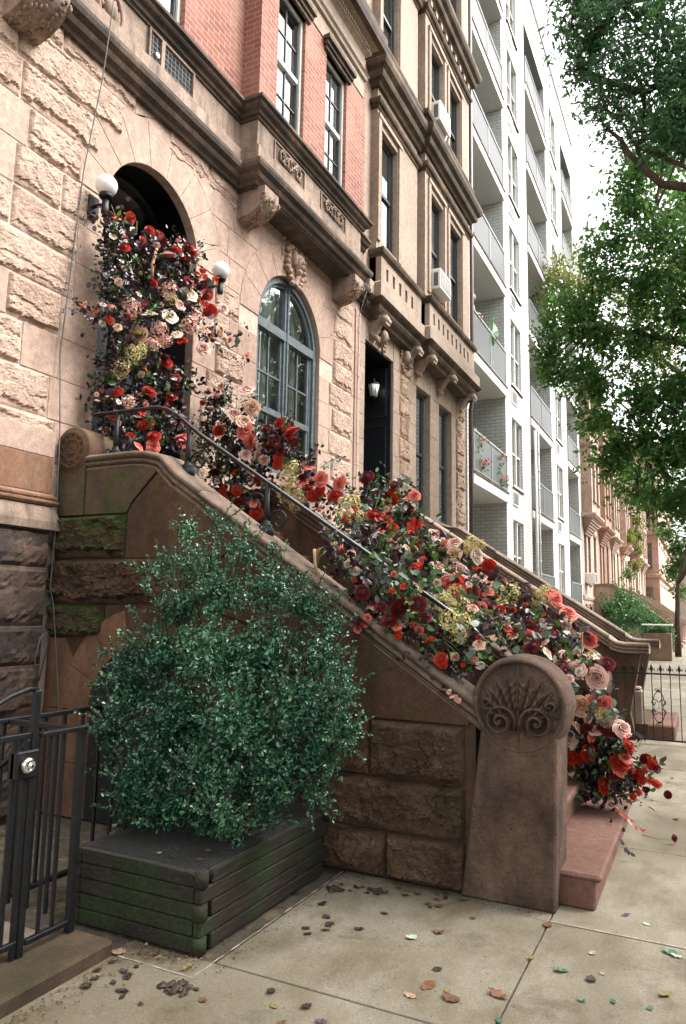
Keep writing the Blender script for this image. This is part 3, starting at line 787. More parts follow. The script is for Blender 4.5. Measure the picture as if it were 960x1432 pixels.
# ---- belt course, band and cornice follow the oriel
PATH = [(-4.75, 1.0), (-4.75, 6.60), (-4.50, 6.60), (-4.50, 9.50), (-4.75, 9.50), (-4.75, 10.135)]
bc = MB()
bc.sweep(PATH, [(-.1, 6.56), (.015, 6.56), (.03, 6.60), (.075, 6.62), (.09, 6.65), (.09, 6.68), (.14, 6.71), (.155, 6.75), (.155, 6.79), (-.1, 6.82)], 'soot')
bc.obj('lower_moulding', None, H1)
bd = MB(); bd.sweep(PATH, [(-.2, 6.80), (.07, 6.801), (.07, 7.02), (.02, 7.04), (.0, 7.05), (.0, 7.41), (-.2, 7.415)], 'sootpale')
bd.obj('parapet_band', None, H1)
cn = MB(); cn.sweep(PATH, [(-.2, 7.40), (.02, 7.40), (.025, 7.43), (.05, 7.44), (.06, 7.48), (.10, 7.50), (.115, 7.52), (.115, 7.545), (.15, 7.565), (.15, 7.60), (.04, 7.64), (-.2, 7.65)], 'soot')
cn.obj('sill_cornice', None, H1)
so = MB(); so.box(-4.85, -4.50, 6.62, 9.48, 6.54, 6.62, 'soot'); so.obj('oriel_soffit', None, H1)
# brick storeys
bw = MB(); BK = PX(-4.75); BO = PX(-4.50)
Z2, Z3 = 7.62, 14.2
holed(bw, BK, 1.0, 6.60, Z2, Z3, [(4.55, 5.50, 7.66, 9.55), (2.4, 3.4, 7.66, 9.55), (4.55, 5.50, 11.4, 13.2)], 'brick', .2)
holed(bw, BO, 6.60, 9.50, Z2, 9.70, [(6.98, 7.66, 7.66, 9.56), (8.27, 8.93, 7.66, 9.56)], 'brick', .16)
holed(bw, BO, 6.60, 9.50, 11.0, Z3, [(6.98, 7.66, 11.3, 13.2), (8.27, 8.93, 11.3, 13.2)], 'brick', .16)
holed(bw, BK, 9.50, 10.14, Z2, Z3, [], 'brick')
bw.add([(-4.75, 6.60, Z2), (-4.50, 6.60, Z2), (-4.50, 6.60, Z3), (-4.75, 6.60, Z3)], [(0, 1, 2, 3)], 'brick')
bw.add([(-4.75, 9.50, Z2), (-4.50, 9.50, Z2), (-4.50, 9.50, Z3), (-4.75, 9.50, Z3)], [(3, 2, 1, 0)], 'brick')
bw.box(-5.2, -4.76, 1.0, 1.1, 0, Z3, 'brick'); bw.box(-5.3, -4.9, 1, 10.1, Z3 - .1, Z3, 'soot')
bw.obj('brick_wall', None, H1)
def sash(parent, P, u0, u1, v0, v1, h, frame='whiteframe', inner='dkframe', muntins=(1, 1), curt='curtain', th=.04, mid=True, name='window', split=None):
    w = MB(); d = h
    bar(w, P, u0, u0 + th, v0, v1, d - .05, d + .05, frame); bar(w, P, u1 - th, u1, v0, v1, d - .05, d + .05, frame)
    bar(w, P, u0 + th, u1 - th, v1 - th, v1, d - .05, d + .05, frame); bar(w, P, u0 + th, u1 - th, v0, v0 + th, d - .05, d + .05, frame)
    a, b, c, e = u0 + th, u1 - th, v0 + th, v1 - th; m_ = (c + e) / 2
    t2 = th * .75
    bar(w, P, a, a + t2, c, e, d - .03, d + .02, inner); bar(w, P, b - t2, b, c, e, d - .03, d + .02, inner)
    bar(w, P, a + t2, b - t2, e - t2, e, d - .03, d + .02, inner); bar(w, P, a + t2, b - t2, c, c + t2, d - .03, d + .02, inner)
    if mid: bar(w, P, a + t2, b - t2, m_ - .03, m_ + .03, d - .035, d + .035, frame if frame == 'whiteframe' else inner)
    for q in range(muntins[0]):
        u = a + (b - a) * (q + 1) / (muntins[0] + 1); bar(w, P, u - .009, u + .009, c + t2, e - t2, d - .02, d + .005, inner)
    if muntins[1]:
        for lo, hi in ((c, m_), (m_, e)):
            u = (lo + hi) / 2; bar(w, P, a + t2, b - t2, u - .009, u + .009, d - .02, d + .004, inner)
    o = w.obj(name, None, parent)
    g_ = MB(); g_.add([P(*q, d - .01) for q in rect(a, b, c, e)], [(0, 1, 2, 3)], 'glass'); g_.obj('pane', None, o)
    k_ = MB()
    if curt:
        s_ = 1 if P(0, 0, 1)[0] > P(0, 0, 0)[0] else 0
        n_ = 30; wd = (b - a) * .36
        for (p0, p1) in ((a, a + wd), (b - wd, b)):
            vs = []
            for i in range(n_ + 1):
                u = p0 + (p1 - p0) * i / n_; hh = d - .16 + .025 * math.sin(u * 55)
                vs += [P(u, c, hh), P(u, e, hh)]
            k_.add(vs, [(2 * i, 2 * i + 2, 2 * i + 3, 2 * i + 1) for i in range(n_)], curt, True)
    bar(k_, P, u0 - .1, u1 + .1, v0 - .1, v1 + .1, d - .75, d - .7, 'inside')
    k_.obj('curtain', None, o)
    return o
sash(H1, BK, 4.55, 5.50, 7.66, 9.55, -.12); sash(H1, BK, 2.4, 3.4, 7.66, 9.55, -.12); sash(H1, BK, 4.55, 5.5, 11.4, 13.2, -.12)
for a, b in ((6.98, 7.66), (8.27, 8.93)):
    sash(H1, BO, a, b, 7.66, 9.56, -.10); sash(H1, BO, a, b, 11.3, 13.2, -.10)
# lintel mouldings and entablature of the oriel
for a, b, X in ((6.90, 7.74, BO), (8.19, 9.01, BO), (4.47, 5.58, BK)):
    for i, (z0, z1, hh) in enumerate(((9.56, 9.62, .04), (9.62, 9.68, .07), (9.68, 9.74, .11))):
        if i == 0: lt = MB()
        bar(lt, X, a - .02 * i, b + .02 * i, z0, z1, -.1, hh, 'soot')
    lt.obj('lintel', None, H1)
en = MB(); EP = [(-4.75, 6.60), (-4.50, 6.60), (-4.50, 9.50), (-4.75, 9.50)]
en.sweep(EP, [(-.2, 9.70), (.012, 9.70), (.012, 9.98), (.05, 10.0), (.06, 10.05), (.09, 10.08), (.02, 10.10), (.02, 10.42), (.06, 10.45), (.10, 10.47), (.10, 10.56), (.20, 10.60), (.24, 10.68), (.27, 10.74), (.27, 10.82), (.1, 10.9), (-.2, 11.0)], 'tan')
en.obj('entablature', None, H1)
dn = MB()
y = 6.64
while y < 9.46: dn.box(-4.42, -4.375, y, y + .035, 10.49, 10.555, 'tan'); y += .062
en2 = MB(); en2.sweep(EP, [(.20, 10.585), (.28, 10.60), (.30, 10.70), (.30, 10.83), (.24, 10.86)], 'soot'); en2.obj('cornice', None, H1)
dn.obj('dentil_course', None, H1)
# corbels
def corbel(parent, yc, w=.30, X0=-4.8, X1=-4.40, z0=6.22, z1=6.56, m='sootpale', name='corbel'):
    c = MB(); pts = []
    for i in range(11):
        t = i / 10; x = X0 + (X1 - X0) * (1 - math.cos(t * PI / 2)) ** .8 if False else X0 + (X1 - X0) * math.sin(t * PI / 2) ; z_ = z0 + (z1 - z0 - .08) * (1 - math.cos(t * PI / 2))
        pts.append((x, z_))
    pts += [(X1, z1), (X0, z1)]
    c.prism(pts, lambda u, v, h: (u, h, v), yc - w / 2, yc + w / 2, m)
    for i in range(60):
        t = random.random(); a = t * PI / 2; x = X0 + (X1 - X0) * math.sin(a); z_ = z0 + (z1 - z0 - .08) * (1 - math.cos(a))
        u = yc + random.uniform(-.42, .42) * w
        ang = math.hypot(u - yc, (t - .5) * .3) * 60
        blob(c, (x, u, z_), (.022, .014, .022), m, 6)
    for s_ in (-1, 1): c.tube([(X1 - .02 + .035 * math.cos(t * .8), yc + s_ * (w / 2 + .004), z1 - .13 + .035 * math.sin(t * .8)) for t in range(9)], .012, m, 6)
    return c.obj(name, None, parent)
corbel(H1, 6.80); corbel(H1, 9.28); corbel(H1, 3.55, .34, X1=-4.42)
# carved scroll panels on the oriel parapet
def panel(parent, P, u0, u1, v0, v1, m='sootpale', h0=.0):
    c = MB(); bar(c, P, u0, u1, v0, v1, h0, h0 + .003, 'soot')
    for (a, b, e, f) in ((u0, u1, v0, v0 + .014), (u0, u1, v1 - .014, v1), (u0, u0 + .014, v0 + .014, v1 - .014), (u1 - .014, u1, v0 + .014, v1 - .014)): bar(c, P, a, b, e, f, h0, h0 + .02, m)
    uc, vc = (u0 + u1) / 2, (v0 + v1) / 2; H = (v1 - v0)
    for (cu, r0, s_) in ((uc - .19, .10, 1), (uc + .19, .10, -1), (uc, .11, 1)):
        c.tube([P(cu + s_ * r0 * (1 - t / 22) * math.cos(t * .42), vc + r0 * (1 - t / 22) * math.sin(t * .42), h0 + .022) for t in range(20)], [.017 * (1 - t / 34) for t in range(20)], m, 6)
        for i in range(14):
            a = random.random() * 2 * PI; rr = r0 * random.uniform(.7, 1.25)
            c.tube([P(cu + rr * .5 * math.cos(a), vc + max(-.1, min(.1, rr * .5 * math.sin(a))), h0 + .015), P(cu + rr * math.cos(a + .5), vc + max(-.11, min(.11, rr * math.sin(a + .5))), h0 + .028)], [.014, .006], m, 5)
    c.obj('carved_panel', None, parent)
panel(H1, BO, 6.96, 7.72, 7.09, 7.36); panel(H1, BO, 8.18, 8.95, 7.09, 7.36)
# carved cartouche on the band, left
ct = MB()
for i in range(60):
    a = random.random() * 2 * PI; rr = random.uniform(.03, .17)
    blob(ct, (-4.735, 4.42 + rr * math.cos(a), 7.10 + rr * 1.25 * math.sin(a)), (.03, .022, .028), 'sootpale', 7)
ct.tube([(-4.70, 4.42 + .15 * math.cos(t * PI / 12), 7.10 + .2 * math.sin(t * PI / 12)) for t in range(24)], .02, 'sootpale', 6, closed=True)
blob(ct, (-4.70, 4.42, 7.12), (.05, .07, .10), 'sootpale')
ct.obj('carved_cartouche', None, H1)
# grille vent in the band
gv = MB(); bar(gv, BK, 4.98, 5.66, 7.06, 7.39, 0.0, .006, 'inside')
for (a, b, c0, d0) in ((4.98, 5.66, 7.055, 7.08), (4.98, 5.66, 7.37, 7.39), (4.96, 4.985, 7.055, 7.39), (5.655, 5.68, 7.055, 7.39), (5.14, 5.19, 7.08, 7.37)): bar(gv, BK, a, b, c0, d0, .0, .035, 'sootpale')
for i in range(11): bar(gv, BK, 5.03 + i * .058, 5.032 + i * .058, 7.08, 7.37, .01, .014, 'railgrey')
for i in range(5): bar(gv, BK, 4.98, 5.66, 7.12 + i * .055, 7.122 + i * .055, .01, .014, 'railgrey')
gv.lathe((-4.72, 5.08, 7.15), [(.0, 0), (.03, .002), (.03, .012), (0, .014)], 'whiteframe', 12, 'x')
gv.obj('vent_grille', None, H1)
# lower left pier base: smooth ashlar, moulding, big grey rocks
pb_ = MB(); XL = -4.72; FL = PX(XL)
for (a, b, c0, d0, m_) in ((2.2, 3.1, 2.50, 3.02, 'orange'), (3.1, 4.16, 2.50, 2.80, 'orange'), (3.1, 4.16, 2.80, 3.02, 'pink')): slab(pb_, rect(a, b, c0, d0), FL, .004, m_, .002)
pb_.box(-4.81, XL - .004, 1.0, 4.165, 0, 3.02, 'mortar')
pb_.sweep([(XL, 1.0), (XL, 4.165), (XL - .1, 4.165)], [(-.02, 2.395), (.03, 2.40), (.045, 2.42), (.045, 2.435), (.02, 2.445), (.03, 2.46), (.03, 2.475), (.0, 2.50), (-.02, 2.50)], 'orange')
pb_.sweep([(XL, 1.0), (XL, 4.17), (XL - .1, 4.17)], [(-.05, 2.20), (.055, 2.205), (.055, 2.27), (.02, 2.39), (-.05, 2.395)], 'sootpale')
z = 0.0
for j, h_ in enumerate((.36, .40, .38, .30, .46, .30)):
    for (a, b) in (((2.0, 3.2), (3.2, 4.17)) if j % 2 else ((2.2, 3.55), (3.55, 4.17))):
        rock(pb_, a, b, z, z + h_, FL, .045, 'greystone', .03, next(sd))
    z += h_
pb_.obj('base_pier', None, H1)
# stones above the base pier flush into the wall
# lamps on the front
def globe_lamp(loc, label, bracket_z=-.26):
    t = thing('globe_lamp', loc, label, 'wall lamp', 'white globe lamps beside the arched doorway')
    x, y, z_ = loc
    a = MB(); a.lathe((x, y, z_), [(.001, -.098), (.04, -.09), (.068, -.07), (.09, -.04), (.098, 0), (.09, .04), (.068, .07), (.04, .09), (.001, .098)], 'globe', 24); a.obj('globe', None, t)
    b = MB(); b.lathe((x, y, z_), [(.0, -.12), (.055, -.12), (.06, -.105), (.06, -.085), (.045, -.08)], 'iron', 20); b.obj('fitter', None, t)
    c = MB(); c.lathe((x, y, z_), [(.03, -.27), (.034, -.26), (.034, -.20), (.03, -.19), (.033, -.12)], 'iron', 14)
    c.tube([(x, y, z_ - .19), (x - .06, y, z_ - .17), (x - .16, y, z_ - .17)], .016, 'iron', 8)
    c.bbox(XF + .01, XF + .05, y - .06, y + .06, z_ - .27, z_ - .07, .008, 'iron'); c.obj('bracket', None, t)
    return t
globe_lamp((-4.62, 4.43, 5.335), 'white globe lamp on black bracket, left of the arched doorway')
globe_lamp((-4.62, 6.16, 5.31), 'white globe lamp on short black stem, between the arched doorway and the arched window')
cb_ = MB(); cb_.tube([(-4.50, 4.30, 7.9), (-4.56, 4.30, 6.9), (-4.62, 4.30, 6.3), (-4.76, 4.29, 5.45), (-4.755, 4.23, 4.6), (-4.75, 4.17, 3.7), (-4.70, 4.18, 3.05), (-4.69, 4.20, 2.3), (-4.69, 4.19, 1.75), (-4.66, 4.21, 1.6), (-4.60, 4.22, 1.2), (-4.50, 4.22, .6), (-4.45, 4.2, .1)], .0055, 'cable', 6)
tag(cb_.obj('cable'), 'thin grey cable hanging down the house front past the left globe lamp', 'cable')
cb_ = MB(); cb_.tube([(-4.56, 10.02, 6.9), (-4.75, 10.02, 6.3), (-4.755, 10.0, 5.0), (-4.75, 10.0, 3.7), (-4.75, 9.9, 3.0), (-4.7, 9.8, 2.2)], .006, 'cable', 6)
tag(cb_.obj('cable'), 'thin dark cable running down the joint between the two brownstone fronts', 'cable')
# ------------------------------------------------------------------ stoop of house 1
ST = thing('stone_stoop', (-2.6, 4.3, 0), 'dark brownstone stoop with mossy side wall, moulded coping and carved round newels', 'stoop')
YS = 4.30; FS = PY(YS)
def crest(x): return 1.22 + (-1.435 - x) * .664
sw = MB(); sr = MB()
# core wall
def core(y0, y1, mb=None, m='stoop', steps=24):
    mb = mb or sw
    pts = [(-4.79, 0), (-1.24, 0), (-1.24, crest(-1.24) - .10)]
    pts += [(-3.55, crest(-3.55) - .10), (-3.70, 2.70), (-4.79, 2.70)]
    mb.prism(pts, lambda u, v, h: (u, h, v), y0, y1, m)
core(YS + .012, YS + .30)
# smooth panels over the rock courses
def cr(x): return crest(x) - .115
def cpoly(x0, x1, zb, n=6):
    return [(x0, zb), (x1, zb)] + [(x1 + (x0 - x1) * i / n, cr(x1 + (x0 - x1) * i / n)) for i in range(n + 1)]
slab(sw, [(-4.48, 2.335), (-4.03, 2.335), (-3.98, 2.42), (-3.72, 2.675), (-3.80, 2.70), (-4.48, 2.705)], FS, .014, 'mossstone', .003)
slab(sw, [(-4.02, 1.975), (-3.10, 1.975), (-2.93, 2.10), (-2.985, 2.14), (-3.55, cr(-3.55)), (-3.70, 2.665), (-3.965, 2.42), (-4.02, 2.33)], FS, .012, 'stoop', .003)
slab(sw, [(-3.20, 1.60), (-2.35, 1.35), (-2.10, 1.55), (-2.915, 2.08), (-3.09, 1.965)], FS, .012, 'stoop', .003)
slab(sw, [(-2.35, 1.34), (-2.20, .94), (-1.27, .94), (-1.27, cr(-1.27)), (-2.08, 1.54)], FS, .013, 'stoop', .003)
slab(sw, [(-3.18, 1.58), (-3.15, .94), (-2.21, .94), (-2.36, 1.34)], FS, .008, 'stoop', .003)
# rock courses right part
random.seed(5)
for z0, z1, cuts in ((.0, .275, (-2.95, -2.33, -1.80, -1.30)), (.275, .59, (-2.95, -2.28, -1.30)), (.59, .935, (-2.95, -2.50, -1.92, -1.30))):
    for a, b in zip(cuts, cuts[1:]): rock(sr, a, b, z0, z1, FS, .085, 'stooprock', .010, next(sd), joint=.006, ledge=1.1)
# left courses above the arch
rock(sr, -4.79, -4.03, 1.985, 2.33, FS, .10, 'mossrock', .011, next(sd), .004)
rock(sr, -4.79, -3.20, 1.625, 1.98, FS, .12, 'stooprock', .011, next(sd), .005)
rock(sr, -4.79, -4.20, 1.36, 1.62, FS, .09, 'mossrock', .012, next(sd), .004)
rock(sr, -4.20, -3.30, 1.45, 1.62, FS, .02, 'stooprock', .03, next(sd), .004)
# arch under the stoop
AC_, AZ, AR = -3.80, .80, .50
def arcx(c, z0, r, a0, a1, n=8): return [(c + r * math.cos(a0 + (a1 - a0) * i / n), z0 + r * math.sin(a0 + (a1 - a0) * i / n)) for i in range(n + 1)]
for i in range(7):
    a0 = PI - PI * i / 7; a1 = PI - PI * (i + 1) / 7
    slab(sw, arcx(AC_, AZ, AR, a0, a1, 5) + arcx(AC_, AZ, AR + .30, a1, a0, 5), FS, .02, 'orange' if i < 3 else 'stoop', .003)
for i in range(24):
    a = PI - PI * i / 24
slab(sw, [(-4.79, 0), (-4.30, 0), (-4.30, .40), (-4.79, .40)], FS, .02, 'orange', .003)
slab(sw, [(-4.79, .40), (-4.30, .40), (-4.30, .80), (-4.60, .80), (-4.79, .80)], FS, .02, 'orange', .003)
slab(sw, [(-4.79, .80), (-4.61, .80), (-4.50, 1.20), (-4.60, 1.35), (-4.79, 1.35)], FS, .012, 'orange', .003)
slab(sw, [(-3.30, 0), (-2.96, 0), (-2.96, .93), (-3.0, .93), (-3.30, .80)], FS, .012, 'stoop', .003)
dk = MB(); A_ = [(-4.29, 0)] + arcx(AC_, AZ, AR - .01, PI, 0, 20) + [(-3.31, 0)]
dk.add([(x, YS + .005, z_) for x, z_ in A_], [tuple(range(len(A_)))], 'inside')
sw.obj('side_wall', None, ST); sr.obj('rough_block_course', None, ST)
dk.obj('areaway_doorway', None, ST)
# moulded coping: profile (y,z) swept along the flight in the x-z plane
def coping(parent, y0, y1, pts, m='coping', name='coping', rough_=.0):
    w = y1 - y0; c = MB()
    prof = [(0.012, -.128), (-.010, -.121), (-.017, -.108), (-.008, -.095), (.018, -.090), (.018, -.084), (-.012, -.080), (-.027, -.067), (-.018, -.053), (.014, -.047), (.014, -.041), (-.022, -.036), (-.040, -.017), (-.028, .003), (.0, .012), (.07, .016), (w - .08, .012), (w - .02, 0), (w + .03, -.03), (w + .02, -.06), (w, -.07), (w, -.115)]
    if len(pts) > 7:
        cuts = [0, 5, 8, 11, len(pts) - 1]
        for a_, b_ in zip(cuts, cuts[1:]):
            if b_ <= a_: continue
            q = [Vector(p) for p in pts[a_:b_ + 1]]
            if a_: q[0] = q[0] + (q[1] - q[0]).normalized() * .004
            coping(parent, y0 + random.uniform(-.002, .002), y1, [tuple(v) for v in q], m, name)
        return
    V = [Vector(p) for p in pts]; n = len(V); vs = []
    for i in range(n):
        d = (V[min(i + 1, n - 1)] - V[max(i - 1, 0)]).normalized(); nn = Vector((-d.y, d.x)); nn = nn if nn.y > 0 else -nn
        k_ = 1 / max(.5, nn.y) if i in (0, n - 1) else 1
        for dy, dz in prof:
            off = nn * dz
            if i in (0, n - 1): off = Vector((0, dz * k_))
            vs.append((V[i].x + off.x, y0 + dy, V[i].y + off.y))
    k = len(prof); fs = []
    for i in range(n - 1):
        for j in range(k):
            j2 = (j + 1) % k; fs.append((i * k + j, i * k + j2, (i + 1) * k + j2, (i + 1) * k + j))
    fs += [tuple(range(k)), tuple(range(n * k - 1, (n - 1) * k - 1, -1))]
    c.add(vs, fs, m, True)
    o = c.obj(name, None, parent)
    return o
def flight(x_end, z_end, slope, x_knee, z_top, x_back, sub=10):
    P = [(x_back, z_top), (x_knee - .30, z_top), (x_knee - .16, z_top - .012)]
    zk = z_top - .055; P.append((x_knee, zk))
    xs = x_knee + .16; P.append((xs, z_end + (x_end - xs) * slope))
    for i in range(1, sub + 1):
        x = xs + (x_end - xs) * i / sub; P.append((x, z_end + (x_end - x) * slope))
    return P
FL1 = flight(-1.20, crest(-1.20), .664, -3.70, 2.822, -4.48)
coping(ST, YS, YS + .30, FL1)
# steps and landing
stp = MB()
nst = 12; run = .281; rise = .1935
YA, YB = 4.39, 6.18
stp.bbox(-.80, -.60, YA, 6.32, 0, .165, .012, 'redstone'); stp.bbox(-1.2, -.565, YA - .005, 6.32, .15, .187, .014, 'redstone')
for k in range(1, nst):
    x1 = -.87 - (k - 1) * run; z1 = .187 + k * rise
    stp.box(-4.79, x1 - .03, 4.61, YB, z1 - rise, z1 - .05, 'redstone'); stp.bbox(x1 - run - .1, x1, 4.605, YB, z1 - .05, z1, .012, 'redstone')
stp.bbox(-4.79, -.87 - (nst - 2) * run - .02, 4.605, YB, 2.26, 2.36, .01, 'redstone')
stp.obj('step_flight', None, ST)
# far wing wall
fw_ = MB(); core(6.19, 6.47, fw_); fw_.obj('side_wall', None, ST)
coping(ST, 6.18, 6.47, FL1)
# newels
NCX, NCZ, NR = -.972, 1.085, .272
M['newelstone'] = stone('newel_brownstone', (.052, .032, .023), (.115, .073, .053), (.175, .118, .09), 3.0, 1.0, 62, streak=.6, stain=(.035, .036, .036), dist=.02, pit=.35)
def newel(y0, y1):
    nb = MB(); sk = [(-1.315, 0), (-.789, 0), (-.762, .90), (-.764, .93), (-.774, .95), (-1.180, .95), (-1.192, .93), (-1.198, .90)]
    # tapered shaft with rounded arris
    A0_ = sk; B0_ = inset(sk, .012); n_ = 8
    V_ = [(u, y0 + .005, v) for u, v in B0_] + [(u, y0 + .017, v) for u, v in A0_] + [(u, y1 - .017, v) for u, v in A0_] + [(u, y1 - .005, v) for u, v in B0_]
    F_ = [tuple(range(7, -1, -1)), tuple(range(24, 32))] + [(r_ * 8 + i, r_ * 8 + (i + 1) % 8, r_ * 8 + 8 + (i + 1) % 8, r_ * 8 + 8 + i) for r_ in range(3) for i in range(8)]
    nb.add(V_, F_, 'newelstone')
    for s_, e_ in ():        # fillets from the shaft into the round head
        q = [(e_, .70), (e_, .90)] + [(e_ - s_ * .0 + s_ * .045 * math.sin(t * PI / 8), .90 - .045 + .045 * (1 - math.cos((4 - t) * PI / 8))) for t in range(5)]
        nb.prism([(e_ - s_ * .03, .70), (e_ - s_ * .03, .93), (e_ + s_ * .05, .93), (e_ + s_ * .02, .86), (e_ + s_ * .004, .78)], lambda u, v, h: (u, h, v), y0 + .012, y1 - .012, 'newelstone')
    o = nb.obj('newel_post', None, ST)
    cx, cz, r = NCX, NCZ, NR
    d = MB(); seg = 64
    D_ = y1 - y0
    prof = [(.001, .045), (r * .84, .045), (r * .87, .012), (r * .90, .0), (r * .935, -.002), (r * .965, .008), (r * .99, .03), (r * 1.01, .06), (r * 1.02, .10), (r * 1.0, .13), (r * 1.02, .16), (r * 1.035, .21), (r * 1.02, .27), (r * .99, D_ - .06), (r * .96, D_ - .02), (r * .88, D_), (.001, D_)]
    vs = []; fs = []
    for rr, h in prof:
        for k in range(seg):
            t = 2 * PI * k / seg; wob = 1 + .012 * N_(Vector((math.cos(t) * 3, math.sin(t) * 3, h * 12))) + (.02 * abs(math.sin(t * 14 + h * 20)) * N_(Vector((t * 9, h * 40, 3))) if .10 < h < .3 else 0)
            vs.append((cx + rr * wob * math.cos(t), y0 + h, cz + rr * wob * math.sin(t)))
    for i in range(len(prof) - 1):
        for k in range(seg): fs.append((i * seg + k, i * seg + (k + 1) % seg, (i + 1) * seg + (k + 1) % seg, (i + 1) * seg + k))
    d.add(vs, fs, 'newelstone', True); d.obj('newel_head', None, o)
    return o, cx, cz, r
nw, cx, cz, r = newel(4.245, 4.62)
# acanthus relief on the near newel face
rl = MB(); n1, n2 = 90, 300; vs = []; RR = r * .86
def relief(u, v):
    # u,v in -1..1 (v up)
    s_ = abs(u); h = 0
    # central stem
    h = max(h, .55 * math.exp(-(u / .035) ** 2))
    # twin volutes low on each side
    du, dv = s_ - .44, v + .40; d_ = math.hypot(du, dv); a = math.atan2(dv, du)
    sp = (d_ / .40 - (a + PI) / (2 * PI) * .5) * 2
    if d_ < .40: h = max(h, (.5 + .5 * math.cos(sp * 2 * PI)) ** 1.4 * (1.15 - d_ * .8))
    if d_ < .05: h = max(h, .9)
    # outer small volutes
    du, dv = s_ - .76, v - .02; d_ = math.hypot(du, dv); a = math.atan2(dv, -du)
    if d_ < .17: h = max(h, (.5 + .5 * math.cos((d_ / .17 * 1.5 - (a + PI) / (2 * PI)) * 2 * PI)) * .8)
    # leaf fan springing from the foot of the stem
    fu, fv = s_, v + .55; ang = math.atan2(fu, fv); rad = math.hypot(fu, fv)
    if rad > .38 and ang < 1.25:
        nl = 5.2; ph = ang * nl / 1.25; lobe = abs(math.sin(ph * PI)) ** .6
        ser = .5 + .5 * math.sin(rad * 34 + ph * 6)
        tip = 1.30 + .12 * math.cos(ph * 2 * PI) - ang * .16
        edge = max(0, min(1, (tip - rad) * 7))
        rib = math.exp(-((ph % 1 - .5) / .10) ** 2)
        hh = (lobe * (.55 + .35 * ser) * .75 + .25 * rib) * edge * min(1, (rad - .38) * 6)
        h = max(h, hh)
    return h
for i in range(n1 + 1):
    rr = RR * (i / n1)
    for k in range(n2):
        t = 2 * PI * k / n2; u = rr * math.cos(t); v_ = rr * math.sin(t)
        hh = relief(u / RR, v_ / RR) * .068 * min(1, (1 - i / n1) * 12) + .022 * (1 - (i / n1) ** 2)
        hh += .003 * N_(Vector((u * 60, v_ * 60, 2)))
        vs.append((cx + u, 4.245 + .034 - hh, cz + v_))
fs = []
for i in range(n1):
    for k in range(n2): fs.append((i * n2 + k, i * n2 + (k + 1) % n2, (i + 1) * n2 + (k + 1) % n2, (i + 1) * n2 + k))
rl.add(vs, fs, 'newelstone', True); rl.obj('carved_acanthus', None, nw)
newel(6.14, 6.5)
# upper scroll newel beside the house wall
un = MB(); un.bbox(-4.79, -4.485, YS - .03, YS + .30, 2.335, 2.80, .006, 'mossstone')
o_u = un.obj('upper_newel', None, ST)
un = MB(); c0 = (-4.64, YS - .035, 2.885)
un.lathe(c0, [(.001, .0), (.035, -.012), (.05, 0), (.075, 0), (.085, -.012), (.10, -.012), (.108, .002), (.125, .002), (.135, -.014), (.155, -.014), (.165, 0), (.185, 0.0), (.198, .01), (.2, .04), (.2, .34)], 'stoop', 40, 'y')
for k in range(11):
    a = 2 * PI * k / 11; blob(un, (c0[0] + .115 * math.cos(a), c0[1] + .0, c0[2] + .115 * math.sin(a)), (.02, .014, .02), 'stoop', 8)
for k in range(6):
    a = 2 * PI * k / 6; blob(un, (c0[0] + .03 * math.cos(a), c0[1] - .004, c0[2] + .03 * math.sin(a)), (.016, .012, .016), 'stoop', 8)
un.obj('carved_rosette', None, o_u)
